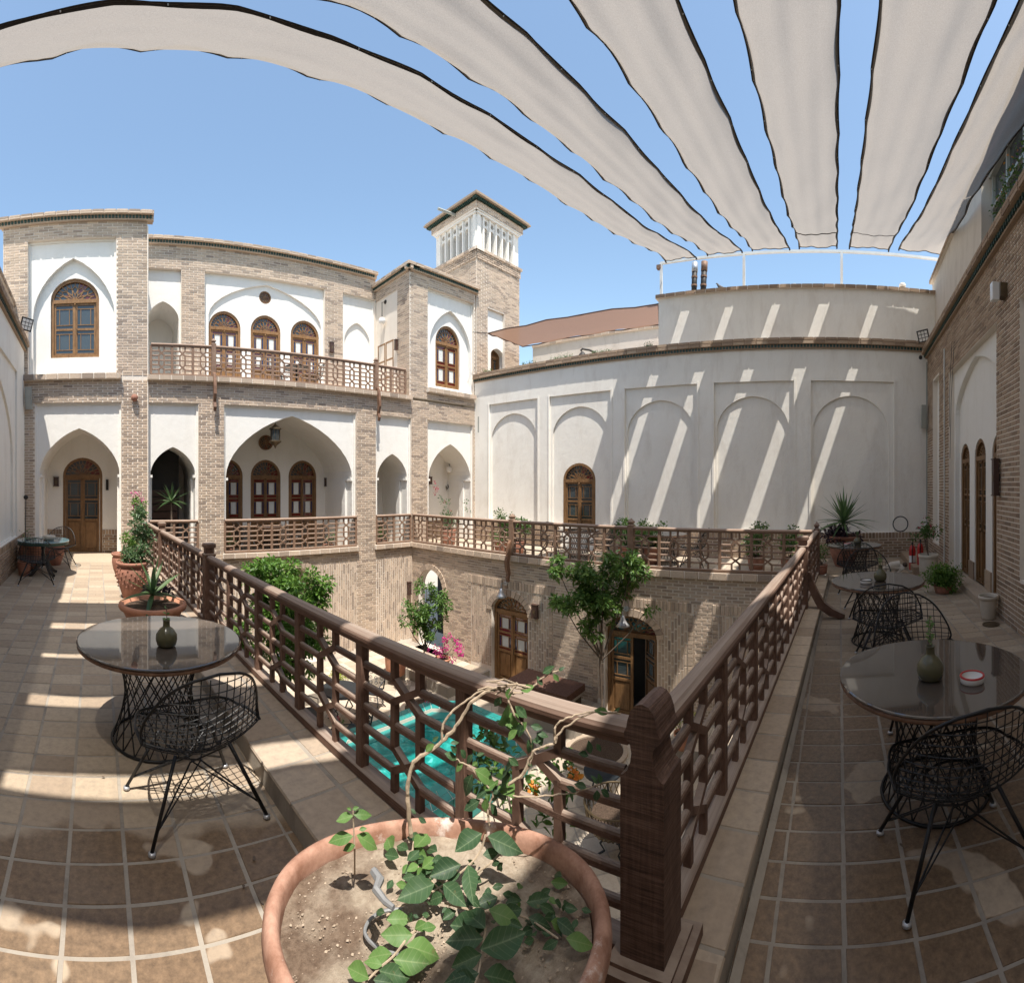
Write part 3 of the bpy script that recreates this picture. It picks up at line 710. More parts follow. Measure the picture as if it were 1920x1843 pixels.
bay(PU[2], arch_px(423.5, 660, 895, 547, 780), D3, dc, dado=True)
for i, d in enumerate(dc): joinery(A, FA, *d, -D3 - .06, 'door', True, True, 'old_door_wood', label=['left', 'middle', 'right'][i] + ' door with coloured panes behind the wide arch')
round_window(A, FA, A.u(498, -D3), A.z(498, 830, -D3), .23, -D3 + .03)
bay(PU[3], arch_px(707, 763, 895, 736, 851), 1.5, [])
bay(PU[4], arch_px(803.5, 882, 897, 845, 833), 1.3, [])
nb = MB(); nb.plate(A, rect(PU[4][0] + .1, PU[4][1], 0.65, 3.2), [opening(A.u(828, -1.2), A.u(868, -1.2), .66, A.z(850, 892, -1.2), A.z(850, 872, -1.2), .1)], -1.2, -1.29, sides=False); ob('arched_niche', nb, 'white_plaster', FA)
# painted words and emblem of the house on the back of the right bay
ws = MB(); ou = -1.27
def stroke(pts, w=.013): 
    q = [(A.u(x, ou), A.z(x, y, ou)) for x, y in pts]
    for a, c in zip(q[:-1], q[1:]): wbar(ws, A, a, c, w, ou + .0, ou + .022)
K = lambda x, y: (760 + x * .10852, 860 + y * .10852)
for st in ([(860, 530), (912, 530)], [(865, 515), (865, 460), (908, 460), (908, 515)], [(872, 462), (885, 436), (900, 462)], [(860, 462), (912, 462)], [(868, 470), (905, 470)], [(870, 480), (872, 515)], [(902, 480), (903, 515)],
           [(700, 470), (706, 520), (722, 525), (735, 490)], [(730, 445), (745, 500), (762, 505), (768, 470)], [(712, 540), (716, 550)], [(766, 420), (768, 428)],
           [(790, 490), (806, 520), (800, 540)], [(806, 520), (830, 545)], [(748, 550), (752, 575), (785, 578), (808, 560), (815, 548)], [(822, 585), (832, 595)],
           [(795, 600), (800, 628), (850, 632), (880, 622), (884, 600)], [(893, 590), (905, 632)], [(908, 600), (920, 592), (925, 600), (905, 640)], [(830, 590), (842, 592)]):
    stroke([K(*p) for p in st], .024 if len(st) == 2 and st[0][1] in (462, 470, 530) else .018)
ob('painted_lettering', ws, 'near_black', FA, kind='stuff')
# ------------------------------------------------------------------ courtyard walls under the galleries
CA = thing('courtyard_wall', 'sunlit lower courtyard wall of chevron brick panels under the arcade rails', 'wall', A.pt(3, YARD), 'brick walls round the sunken courtyard')
ua, ue = A.u(268), A.u(781)
cw = [(A.u(421), A.u(668)), (A.u(706), A.u(772))]; zt0 = -.28
oA = (A.u(522), A.u(597), PLINTH, -1.6, A.z(560, 1064))
b = MB(); b.plate(A, rect(ua, ue, YARD, -.0), [opening(*oA[:3], oA[3], oA[4], .05)], -.003, -.5); ob('wall', b, 'mortar', CA)
ha = [hole_arch(*oA, .05)]; hp = [hole_rect(a, c, -9, zt0) for a, c in cw]
q = brick_rects(ua, ue, PLINTH, 0, hp); 
lay(A, q, 'beige_brick', CA, n_single=120)
for i, (a, c) in enumerate(cw): lay(A, chevron_rects(a, c, PLINTH + .12, zt0, ha if i == 0 else []), 'beige_brick', CA, off=.0, n_single=140 if i == 0 else 40, name='brick')
vq = MB(); n = 17
for k in range(n):                                                    # brick ring over the opening
    t0, t1 = pi * (k + .06) / n, pi * (k + .94) / n; c = (oA[0] + oA[1]) / 2; h = (oA[1] - oA[0]) / 2; zz = oA[4] - oA[3]
    f = lambda t, e: A.pt(c + (h + e) * cos(t), oA[3] + (zz + e) * sin(t), .03); g = lambda t, e: A.pt(c + (h + e) * cos(t), oA[3] + (zz + e) * sin(t), -.05)
    v = MB(); v.hexa([f(t0, 0), f(t0, .2), f(t1, .2), f(t1, 0), g(t0, 0), g(t0, .2), g(t1, .2), g(t1, 0)]); ob('arch_brick', v, 'beige_brick', CA)
b = MB(); b.wbox(A, oA[0] - .2, oA[1] + .2, YARD, oA[4] + .2, -1.7, -1.5); b.wbox(A, oA[0] - .3, oA[0] - .2, YARD, 0, -1.6, -.5); b.wbox(A, oA[1] + .2, oA[1] + .3, YARD, 0, -1.6, -.5); ob('recess_wall', b, 'cream_plaster', CA)
ledge(A, CA, A.u(421) - .05, A.u(668) + .05, .02, CURB - .01, .12, ns=30, back=-.4); ledge(A, CA, A.u(705) - .05, A.u(775), .02, CURB - .01, .12, ns=12, back=-.4); ledge(A, CA, A.u(281), A.u(372), .02, CURB - .01, .12, ns=12, back=-.4)
BL = Wall(P3.xy + Vector((0, .0)), P2.xy)
CB = thing('courtyard_wall', 'lower courtyard wall with two wooden double doors and chevron brick panels', 'wall', BL.pt(3, YARD), 'brick walls round the sunken courtyard')
do = [(BL.u(922), BL.u(990), PLINTH - .2, BL.z(955, 1150), BL.z(957, 1119)), (BL.u(1135), BL.u(1232), PLINTH - .2, BL.z(1180, 1195), BL.z(1183, 1158))]
do[1] = (do[1][0], do[1][1], do[1][2], do[0][3], do[0][4])
oB = (BL.u(785), BL.u(831), PLINTH, BL.z(808, 1105), BL.z(808, 1068))
fr = [(BL.u(878), BL.u(1037)), (BL.u(1112), BL.u(1300)), (BL.u(1336), BL.u(1500))]; ztp = BL.z(878, 1076)
b = MB(); b.plate(BL, rect(0, BL.len, YARD, 0), [opening(*d[:3], d[3], d[4], .04) for d in do] + [opening(*oB, .04)], -.003, -.25); ob('wall', b, 'mortar', CB)
hs = [hole_arch(*d, .04) for d in do] + [hole_arch(*oB, .04)]
hf = [hole_rect(a, c, -9, ztp) for a, c in fr]
lay(BL, brick_rects(0, BL.len, PLINTH, .0, hs + hf), 'beige_brick', CB, n_single=160)
for a, c in fr: lay(BL, chevron_rects(a + .13, c - .13, PLINTH + .12, ztp - .22, hs), 'beige_brick', CB, off=.0, n_single=60)
q = []
for a, c in fr:                                                       # soldier course frame
    u = a
    while u < c - .04: q.append((u + .006, u + .08, ztp - .2, ztp)); u += .088
    z = PLINTH
    while z < ztp - .25:
        for (x0, x1) in ((a, a + .12), (c - .12, c)): q.append((x0 + .006, x1 - .006, z + .006, z + .08))
        z += .088
lay(BL, q, 'beige_brick', CB, off=.012, n_single=60)
def voussoirs(W, parent, o, n=15, e=.16):
    c = (o[0] + o[1]) / 2; h = (o[1] - o[0]) / 2; zz = o[4] - o[3]
    for k in range(n):
        t0, t1 = pi * (k + .06) / n, pi * (k + .94) / n; v = MB()
        F_ = lambda t, x, of: W.pt(c + (h + x) * cos(t), o[3] + (zz + x) * sin(t), of)
        v.hexa([F_(t0, 0, .03), F_(t0, e, .03), F_(t1, e, .03), F_(t1, 0, .03), F_(t0, 0, -.06), F_(t0, e, -.06), F_(t1, e, -.06), F_(t1, 0, -.06)]); ob('arch_brick', v, 'beige_brick', parent)
for d in do + [oB]: voussoirs(BL, CB, d)
joinery(BL, CB, *do[0], -.16, 'door', True, True, 'door_wood', label='closed double door with curtained panes')
joinery(BL, CB, *do[1], -.16, 'door', True, False, 'old_door_wood', 'dark', open_right=.75, label='double door with its right leaf standing open')
b = MB(); b.wbox(BL, 0.02, 2.2, YARD, 0, -2.2, -2.0); ob('passage_wall', b, 'cream_plaster', CB); b = MB(); b.wbox(BL, BL.u(812, -1), BL.u(830, -1), PLINTH, -1.0, -2.0, -1.2); ob('dark_opening', b, 'near_black', CB)
ledge(BL, CB, 0, BL.len, .0, CURB - .01, .1, ns=110, back=-.4)
# ------------------------------------------------------------------ long white wall (wall B) with its parapet
FB = thing('arched_wall', 'long aged white plaster wall with five blind arches and one small door', 'wall', B.pt(6, 0))
zB = B.z(1511, 654); p5 = [(917, 1008), (1030, 1145), (1171.5, 1307), (1338.7, 1488.7), (1520.5, 1676)]
a5 = [(921, 1006, 966, 775), (1036, 1140, 1088, 759), (1176, 1301, 1238, 749), (1344, 1479, 1411, 742), (1524, 1666, 1595, 742)]
ztB = B.z(1414, 715); PP = [(B.u(a), B.u(c)) for a, c in p5]
b = MB(); b.plate(B, rect(0, B.len, 0, zB), [rect(a, c, .66, ztB) for a, c in PP], 0, -.06); 
dB = (B.u(1056, -.1), B.u(1116, -.1), 0.0, B.z(1086, 900, -.1), B.z(1087, 868, -.1))
for i, ((a, c), (xl, xr, xa, ya)) in enumerate(zip(PP, a5)):
    l, r_ = B.u(xl, -.06), B.u(xr, -.06); zt_ = B.z(1411, 743, -.06); zs_ = zt_ - (r_ - l) / 2 * .92
    o = opening(l, r_, .67, zs_, zt_, .03, 20)
    b.plate(B, rect(a, c, .66, ztB), [o], -.06, -.115, sides=False)
    if i == 1:
        o2_ = [(l, .67), (dB[0], .67)] + [(dB[0], dB[3])] + [(p[0], p[1]) for p in arch(dB[0], dB[1], dB[3], dB[4], 12, .03)][::-1][1:] + [(dB[1], .67), (r_, .67)] + arch(l, r_, zs_, zt_, 20, .03)
        b.plate(B, o2_, [], -.115, -.22)
    else: b.plate(B, o, [], -.115, -.2, sides=False)
ob('wall', b, 'aged_plaster', FB)
joinery(B, FB, *dB, -.16, 'door', True, False, 'old_door_wood', 'dark', label='small arched double door behind the wooden rail')
e = MB()
for (a, c) in PP:
    for u, s in ((a, -1), (c, 1)): e.wbox(B, min(u, u + s * .05), max(u, u + s * .05), .66, ztB + .05, 0, .018)
ob('moulding', e, 'aged_plaster', FB)
cornice(B, FB, 0, B.len, zB, .13, 'brown_brick', .16)
q = brick_rects(0, B.len, 0, .5, [hole_rect(dB[0] - .02, dB[1] + .02, -1, 9)]); u = 0
while u < B.len - .05:
    if not dB[0] - .08 < u < dB[1]: q.append((u + .006, u + .08, .51, .66))
    u += .088
lay(B, q, 'brown_brick', FB, off=.02, th=.03, n_single=290, name='dado_brick'); b = MB(); b.wbox(B, 0, dB[0], 0, .655, -.01, .03); b.wbox(B, dB[1], B.len, 0, .655, -.01, .03); ob('dado', b, 'mortar', FB)
b = MB(); b.wbox(B, -.3, B.len + 1, zB - .2, zB + .1, -9, -.05); ob('terrace', b, 'mortar', FB)
PB = Wall(B.pt(0, 0, -.75).xy, B.pt(B.len, 0, -.75).xy)
FP = thing('parapet_wall', 'weathered cream parapet wall standing back above the arched wall', 'wall', PB.pt(9, zB))
zP = PB.z(1507, 541); u0 = PB.u(1235)
b = MB(); b.wbox(PB, u0, B.len + .6, zB, zP, -.3, 0); ob('wall', b, 'aged_plaster', FP); ledge(PB, FP, u0 - .08, B.len + .6, zP, zP + .1, .09, 'brown_brick', 80)
T4 = Wall(B.pt(0, 0, -4.3).xy, B.pt(B.len, 0, -4.3).xy)
FT = thing('terrace_wall', 'low cream wall of the roof terrace shaded by the brown awning', 'wall', T4.pt(3, zB))
b = MB(); zT = T4.z(1100, 634); b.wbox(T4, -.5, T4.len, zB, zT, -.3, 0); ob('wall', b, 'cream_plaster', FT); ledge(T4, FT, -.5, T4.len, zT, zT + .1, .08, ns=40)
# ------------------------------------------------------------------ right-hand brick wall (wall C)
FC = thing('gallery_facade', 'shaded brown brick facade with a tall white blind arch and three narrow doors', 'building', C.pt(5, 0))
zC = C.z(1850, 533); zC = 5.3
c1 = (C.u(1749), C.u(1761)); c2 = (C.u(1779), C.u(1868.5)); c3 = (C.u(1912), C.u(1912) + 2.3); zcp = C.z(1868, 604); zt1 = C.z(1752, 712)
uW = C.u(1868.5) + .0
b = MB(); b.plate(C, rect(0, C.len, 0, zC), [rect(c1[0], c1[1], .5, zt1), rect(c2[0], c2[1], .001, zcp), rect(c3[0], c3[1], .7, zcp)], -.003, -.14); ob('wall', b, 'mortar', FC)
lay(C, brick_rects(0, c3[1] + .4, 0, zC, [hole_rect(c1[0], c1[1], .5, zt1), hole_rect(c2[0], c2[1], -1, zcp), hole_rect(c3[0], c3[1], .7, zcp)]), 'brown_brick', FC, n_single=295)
b = MB(); b.wbox(C, c1[0], c1[1], .5, zt1, -.2, -.12); ob('plaster_panel', b, 'white_plaster', FC); b = MB(); b.wbox(C, c3[0], c3[1], .7, zcp, -.2, -.12); ob('plaster_panel', b, 'white_plaster', FC)
oc = -.16; dC = []
for (xa, xb) in ((1788, 1805), (1812, 1841), (1850, 1876)):
    dC.append((C.u(xa, oc), C.u(xb, oc), .12, C.z(1826, 858, oc), C.z(1826, 824, oc)))
w0 = dC[1][1] - dC[1][0]; cc = (c2[0] + c2[1]) / 2; gap = (c2[1] - c2[0]) / 3
dC = [(cc + (k - 1) * gap - .36, cc + (k - 1) * gap + .36, .12, dC[1][3], dC[1][4]) for k in range(3)]
ac = (c2[0] + .1, c2[1] - .1, .0, C.z(1822, 760, -.14), C.z(1822, 676, -.14))
b = MB(); b.plate(C, rect(c2[0], c2[1], 0, zcp), [opening(ac[0], ac[1], .001, ac[3], ac[4], .34, 18)], -.12, -.22, sides=False)
b.plate(C, opening(ac[0] - .002, ac[1] + .002, 0, ac[3], ac[4], .34, 18), [opening(*d, .04) for d in dC], -.22, -.36, sides=True); ob('plaster_panel', b, 'white_plaster', FC)
for i, d in enumerate(dC): joinery(C, FC, *d, -.29, 'door', True, False, 'old_door_wood', 'dark', label=['far', 'middle', 'near'][i] + ' narrow arched door with tracery fanlight')
for k in range(3):                                                    # little brick plinths between the doors
    if k < 2:
        m_ = (dC[k][1] + dC[k + 1][0]) / 2; b = MB(); b.wbox(C, dC[k][1] + .01, dC[k + 1][0] - .01, 0, .45, -.3, -.19); ob('pier_base', b, 'brown_brick', FC)
b = MB(); b.wbox(C, c2[0], c2[1], 0, .12, -.5, .1); ob('threshold', b, 'curb_tile', FC)
b = MB(); b.wbox(C, 0.05, c2[0] - .05, 0, .17, 0.02, .75); ob('step', b, 'brown_brick', FC)
cornice(C, FC, 0, C.len, zC, .17, 'brown_brick', .12)
b = MB(); b.wbox(C, 0, C.len, zC - .1, zC + .1, -9, -.05); ob('roof_terrace', b, 'mortar', FC)
CU = Wall(C.pt(-1.2, 0, -.35).xy, C.pt(C.len, 0, -.35).xy)
FU = thing('penthouse', 'cream plastered upper storey with brick coping above the right brick facade', 'building', CU.pt(3, zC + .1))
ur = CU.u(1840); zU = CU.z(1800, 413)
b = MB(); b.wbox(CU, 0, ur, zC + .1, zU, -3, 0); b.wbox(CU, ur, CU.len, zC + .1, zC + .5, -2.2, -.22); ob('wall', b, 'cream_plaster', FU); ledge(CU, FU, 0, ur + .05, zU, zU + .1, .1, 'brown_brick', 60)
g = MB(); g.wbox(CU, ur + .02, CU.len, zC + .5, zU - .1, -.3, -.25); wn = ob('window', g, 'glass_clear', FU, label='row of large panes over the cornice')
g = MB()
for k in range(9): g.wbox(CU, ur + .05 + k * .8, ur + .1 + k * .8, zC + .5, zU - .1, -.25, -.19)
g.wbox(CU, ur, CU.len, zC + .48, zC + .56, -.25, -.18); g.wbox(CU, ur, CU.len, zU - .75, zU - .69, -.25, -.185); g.wbox(CU, ur, CU.len, zU - .12, zU - .02, -.4, -.15); ob('frame', g, 'speaker_grey', wn)
# ------------------------------------------------------------------ left white wall (wall D)
FD = thing('side_wall', 'white plaster wall with brick dado and green glazed cornice at the left edge', 'wall', D.pt(10, 0))
zD = 5.32; uD = lambda x: D.u(x)
dp = (D.len - 6.0, D.len - 1.1)
b = MB(); b.plate(D, rect(0, D.len, 0, zD), [rect(dp[0], dp[1], .72, 4.55)], 0, -.05)
oD = opening(dp[0] + .3, dp[1] - .3, .74, 2.6, 4.2, .25, 16); b.plate(D, rect(dp[0], dp[1], .72, 4.55), [oD], -.05, -.1, sides=False); b.plate(D, oD, [], -.1, -.2); ob('wall', b, 'aged_plaster', FD)
q = brick_rects(D.len - 5, D.len, 0, .56, []); u = D.len - 5
while u < D.len - .05: q.append((u + .006, u + .08, .57, .7)); u += .088
lay(D, q, 'brown_brick', FD, th=.03, n_single=250, name='dado_brick'); b = MB(); b.wbox(D, 0, D.len, 0, .69, -.01, .012); ob('dado', b, 'mortar', FD)
cornice(D, FD, D.len - 6, D.len, zD, .14, 'brown_brick', .12, 60); b = MB(); b.wbox(D, 0, D.len - 6, zD, zD + .22, -.3, .12); b.wbox(D, 0, D.len, zD + .0, 6.5, -.6, -.3); ob('parapet', b, 'aged_plaster', FD); ledge(D, FD, D.len - 6, D.len, 6.5, 6.6, -.22, 'brown_brick', 30, back=-.7)
# ------------------------------------------------------------------ wind tower
uT = A.u(893.5); T1 = Wall(A.pt(uT, 0).xy, A.pt(uT + 2.3, 0).xy); T2 = Wall(A.pt(uT, 0, -2.3).xy, A.pt(uT, 0).xy)
FW = thing('wind_tower', 'square brick wind-catcher tower with white arched louvres and a flat green-trimmed cap', 'tower', T1.pt(1.15, 5, -1.15))
tp = (T1.u(914.5), T1.u(946)); zt_ = T1.z(930, 583); zL = T1.z(893.5, 468)
b = MB(); b.plate(T1, rect(0, 2.3, 4, zL), [rect(tp[0], tp[1], 4.1, zt_)], -.003, -.12); b.plate(T2, rect(0, 2.3, 4, zL), [], -.003, -.1)
b.wbox(T1, .5, 2.29, 4, zL, -2.29, -.7) ; ob('shaft', b, 'mortar', FW)
lay(T1, brick_rects(0, 2.3, 5.4, zL - .3, [hole_rect(tp[0], tp[1], 4, zt_)]), 'beige_brick', FW, n_single=120); lay(T2, brick_rects(0, 2.3, 8.4, zL - .3, []), 'beige_brick', FW, n_single=30)
for W_ in (T1, T2): lay(W_, brick_rects(-.03, 2.33, zL - .3, zL, []), 'beige_brick', FW, off=.04, n_single=20); 
wt = (T1.u(914.8, -.25), T1.u(939, -.25), 5.5, T1.z(926, 668, -.25), T1.z(926, 655, -.25))
b = MB(); b.plate(T1, rect(tp[0], tp[1], 4.2, zt_), [opening(*wt, .2)], -.1, -.4, sides=False); ob('plaster_panel', b, 'white_plaster', FW)
joinery(T1, FW, *wt, -.38, 'window', False, False, 'old_door_wood', 'dark')
zh = 11.47
for W_ in (T1, T2):
    ledge(W_, FW, -.09, 2.39, zL, zL + .09, .09, ns=16)
    b = MB(); lw = 1.62; s0 = .34 if W_ is T1 else .3; s0 = .36 if W_ is T1 else .28; sw = lw / 5; hs = []
    for k in range(5):
        a = s0 + k * sw + .05; c = a + sw - .1; m_ = (a + c) / 2
        hs.append([(a, zL + .1), (c, zL + .1)] + arch(a, c, zh - .52, zh - .36, 8, 0)); hs.append([(m_ + (c - a) * .4 * cos(t * pi / 5), zh - .2 + (c - a) * .42 * sin(t * pi / 5)) for t in range(10)])
    b.plate(W_, rect(0.0, 2.3, zL + .09, zh), hs, -.06, -.2); ob('louvre_screen', b, 'white_plaster', FW)
    for k in range(6):
        b = MB(); a = s0 + k * sw; b.wbox(W_, a - .035, a + .035, zL + .09, zh - .05, -.62, .0); ob('fin', b, 'white_plaster', FW)
    b = MB(); b.wbox(W_, 0.02, 2.28, zh - .02, zh + .06, -.3, .04); b.wbox(W_, -.05, 2.35, zh + .06, zh + .1, -.3, .08); ob('moulding', b, 'white_plaster', FW)
b = MB(); b.wbox(T1, .75, 1.55, zL, zh, -1.6, -.7); ob('core', b, 'aged_plaster', FW)
b = MB(); b.wbox(T1, 0.0, 2.3, zh + .1, zh + .34, -2.3, .1); 
b.wbox(T1, -.1, 2.4, zh + .1, zh + .34, -2.4, .095); ob('head', b, 'mortar', FW)
lay(T1, brick_rects(-.1, 2.4, zh + .1, zh + .34, []), 'beige_brick', FW, off=.1, n_single=24); lay(T2, brick_rects(-.1, 2.4, zh + .1, zh + .34, []), 'beige_brick', FW, off=.1, n_single=24)
b = MB(); b.wbox(T1, -.32, 2.62, zh + .42, zh + .47, -2.62, .32); b.wbox(T1, -.28, 2.58, zh + .47, zh + .53, -2.58, .28); ob('cap', b, 'curb_tile', FW)
b = MB()
for W_ in (T1, T2):
    for i in range(33): b.wbox(W_, -.25 + i * .085, -.25 + i * .085 + .05, zh + .34, zh + .42, .05, .22)
b.wbox(T1, -.15, 2.45, zh + .34, zh + .42, -2.4, .14); ob('glazed_teeth', b, 'teal_tile', FW, kind='stuff')
b = MB(); b.tube([T2.pt(1.3, zh + .26, .1), T2.pt(1.15, zh + .3, .8)], .05, 8); ob('rainwater_spout', b, 'speaker_grey', FW)

# conduits and cables on the walls
for W_, x, z0, z1, m_, par in ((C, 1773, .2, 4.9, 'pale_metal', FC), (A, 277, .1, 8.4, 'mortar', FA), (B, 1737, .7, 5.2, 'speaker_grey', FB)):
    b = MB(); u_ = W_.u(x); b.tube([W_.pt(u_, z0, .03), W_.pt(u_, z1, .03)], .016, 6); ob('conduit', b, m_, par)
for x0, x1, y0, y1 in ((1786, 1781, 640, 800), (1790, 1782, 640, 860)):
    b = MB(); b.tube([C.pt(C.u(x0), C.z(x0, y0), .01), C.pt(C.u((x0 + x1) / 2), C.z(x0, (y0 + y1) / 2), .03), C.pt(C.u(x1), C.z(x1, y1), .01)], .005, 4); ob('cable', b, 'near_black', FC)
# ------------------------------------------------------------------ floors
def xl(Y): return P0.x + (P1.x - P0.x) * (Y - P0.y) / (P1.y - P0.y)        # rail lines
def yr(X): return P0.y + (P2.y - P0.y) * (X - P0.x) / (P2.x - P0.x)
def xb(Y): return P2.x + (P3.x - P2.x) * (Y - P2.y) / (P3.y - P2.y)
LI, RI, BI = .44, .24, .2                                                  # curb widths on the gallery side
g = MB(); g.box(-400, 400, -400, 400, YARD - .6, YARD - .5); ob('ground', g, 'far_ground', kind='structure')
def slab(name, poly, m='grout', z0=-.3, z1=0.0):
    b = MB(); b.quadbox(poly, z0, z1); return ob(name, b, m, kind='structure')
sx = 1.28
GL = slab('gallery_floor_left', [(-1.83, -2.12), (sx, -2.15), (sx, .3), (xl(.7) - LI + .02, .7), (xl(11.7) - LI + .02, 11.66), (-1.83, 11.8)])
GR = slab('gallery_floor_right', [(sx, -2.2), (12.27, -2.63), (12.2, .1), (xb(0), yr(9.1) - RI + .02), (P0.x, yr(P0.x) - RI + .02), (sx, .3)])
GB = slab('gallery_floor_back', [(xb(0) + BI - .02, .1), (12.2, .1), (11.79, 11.19), (xb(11.3) + BI - .02, 11.3)])
cells = []
for i in range(-6, 11):
    for j in range(0, 62):
        xa, xc = -.14 + .287 * i - .0, -.14 + .287 * (i + 1); ya = -2.1 + .2335 * j; yb = ya + .2335
        if xa > sx - .05 and ya < .3: continue
        g_ = .0058; lim = xl((ya + yb) / 2) - LI
        if ya < .35: lim = sx
        if xa < -1.81: xa = -1.81
        if xc - xa < .05 or xa > lim - .05 or yb > A.pt(1.8 + xa, 0).y - .02: continue
        xc = min(xc, lim); cells.append([(xa + g_, ya + g_), (xc - g_, ya + g_), (xc - g_, yb - g_), (xa + g_, yb - g_)])
tiles('tile', GL, 'floor_tile', cells, 0.0)
cells = []
for i in range(0, 54):
    for j in range(-9, 3):
        xa = sx + .2125 * i; xc = xa + .2125; s = -.022; g_ = .0058; xm = (xa + xc) / 2
        ya, yb = -.02 + .3 * j + s * xm, -.02 + .3 * (j + 1) + s * xm
        top = yr(xm) - RI if xm > P0.x - .3 else .3; bot = C.pt(C.len - (xm + 1.78), 0).y
        if xm > xb(0): top = .1
        ya, yb = max(ya, bot + .01), min(yb, top)
        if yb - ya < .04 or xc > 12.25: continue
        cells.append([(xa + g_, ya + g_), (xc - g_, ya + g_), (xc - g_, yb - g_), (xa + g_, yb - g_)])
tiles('tile', GR, 'floor_tile', cells, 0.0)
cells = []
for i in range(0, 12):
    for j in range(0, 40):
        xa, ya = xb(0) + BI + .27 * i, .12 + .28 * j
        if xa + .2 > B.pt(11.2 - ya, 0).x or ya > 11: continue
        cells.append([(xa, ya), (min(xa + .256, 12.2), ya), (min(xa + .256, 12.2), ya + .266), (xa, ya + .266)])
tiles('tile', GB, 'yard_tile', cells, 0.0, n_single=150)
# curbs under the rails: a step with a row of tiles on top
def curb(name, a, b, wi, wo, L, rows, ns, m='curb_tile'):
    d = (b - a); Lt = d.length; d.normalize(); n = Vector((-d.y, d.x, 0)); n = n if n.dot(Vector((5.4, 6, 0)) - (a + b) / 2) > 0 else -n
    k = MB(); k.quadbox([(a - n * wi).xy, (b - n * wi).xy, (b + n * wo).xy, (a + n * wo).xy] if d.cross(n).z > 0 else [(a - n * wi).xy, (a + n * wo).xy, (b + n * wo).xy, (b - n * wi).xy], -.005, CURB - .008)
    o = ob(name, k, 'grout', kind='structure'); cs = []; t = 0
    while t < Lt - .05:
        e = min(Lt, t + L)
        for (w0, w1) in rows:
            q = [a + d * (t + .006) + n * w0, a + d * (e - .006) + n * w0, a + d * (e - .006) + n * w1, a + d * (t + .006) + n * w1]
            if (q[1] - q[0]).cross(q[3] - q[0]).z < 0: q = q[::-1]
            cs.append([p.xy[:] for p in q])
        t += L
    tiles('curb_tile', o, m, cs, CURB - .008, n_single=ns); return o
curb('kerb_left', P0 + Vector((-.05, -.25, 0)), P1, LI, .12, .33, [(-LI - .004, -.14), (-.12, .115)], 80)
curb('kerb_right', P0 + Vector((-.5, .02, 0)), P2, RI, .12, .31, [(-RI - .004, .0), (.012, .115)], 60)
curb('kerb_back', P2, P3, BI, .05, .31, [(-BI - .004, .048)], 40)
# flared plaster fillet between the right curb and the floor
for a, b, w in ((P0 + Vector((-.5, -.0, 0)), P2, RI), (P0 + Vector((.0, -.2, 0)), P1, LI)):
    d = (b - a).normalized(); n = Vector((-d.y, d.x, 0)); n = -n if n.dot(Vector((5.4, 6, 0)) - a) > 0 else n
    k = MB(); A_, B_ = a + n * (w - .002), b + n * (w - .002)
    k.face([(*A_.xy, .04), (*B_.xy, .04), (*(B_ + n * .035).xy, .012), (*(A_ + n * .035).xy, .012)][::-1 if w == LI else 1]); ob('mortar_fillet', k, 'grout', kind='structure')
# ------------------------------------------------------------------ sunken courtyard
yd = MB(); yd.quadbox([(P0 + Vector((-.0, .0, 0))).xy, P2.xy, P3.xy, P1.xy], YARD - .1, YARD); Y0 = ob('courtyard_floor', yd, 'grout', kind='structure')
cells = []; s = .33; r2 = s / sqrt(2); pc = Vector((5.35, 6.25))
for i in range(-24, 25):
    for j in range(-24, 25):
        c = Vector((5.3 + (i + j) * r2, 6 + (i - j) * r2))
        if not (xl(c.y) + .1 < c.x < xb(c.y) - .1 and yr(c.x) + .1 < c.y < 11.2): continue
        if abs(c.x - pc.x) < 1.3 and abs(c.y - pc.y) < 1.0: continue
        h = r2 - .008; cells.append([(c.x - h, c.y), (c.x, c.y - h), (c.x + h, c.y), (c.x, c.y + h)])
tiles('tile', Y0, 'yard_tile', cells, YARD, n_single=300)
pl_ = MB()
pl_.quadbox([(xl(9.7), 9.7), (xb(9.7), 9.7), P3.xy, P1.xy], YARD, PLINTH)
def bseg(x0, x1, w): a, c = BL.u(x0), BL.u(x1); pl_.quadbox([BL.pt(a, 0, w).xy, BL.pt(c, 0, w).xy, BL.pt(c, 0).xy, BL.pt(a, 0).xy], YARD, PLINTH)
bseg(790, 918, 1.5); bseg(994, 1130, 1.2); bseg(1236, 1500, 1.0)
PLN = ob('courtyard_plinth', pl_, 'grout', kind='structure')
cells = []
for i in range(26):
    for j in range(5):
        x, y = 1.35 + i * .3, 9.72 + j * .32
        if x + .3 < xb(9.7): cells.append([(x, y), (x + .29, y), (x + .29, y + .31), (x, y + .31)])
for (x0, x1, w) in ((790, 918, 1.5), (994, 1130, 1.2), (1236, 1480, 1.0)):
    a, c = BL.u(x0), BL.u(x1)
    u = a
    while u < c - .1:
        for k in range(int(w / .3)):
            q = [BL.pt(u, 0, w - k * .3), BL.pt(min(c, u + .29), 0, w - k * .3), BL.pt(min(c, u + .29), 0, w - k * .3 - .29), BL.pt(u, 0, w - k * .3 - .29)]
            if all(p.y < 9.72 for p in q): cells.append([p.xy[:] for p in q])
        u += .3
tiles('tile', PLN, 'yard_tile', cells, PLINTH, n_single=120)
rw_ = MB()                                                              # plain walls below the near galleries
rw_.quadbox([(P0 - Vector((.3, .3, 0))).xy, P2.xy, (P2 + Vector((0, .1, 0))).xy, P0.xy], YARD, -.3); rw_.quadbox([(P0 - Vector((.3, .3, 0))).xy, P0.xy, P1.xy, (P1 - Vector((.3, 0, 0))).xy], YARD, -.3)
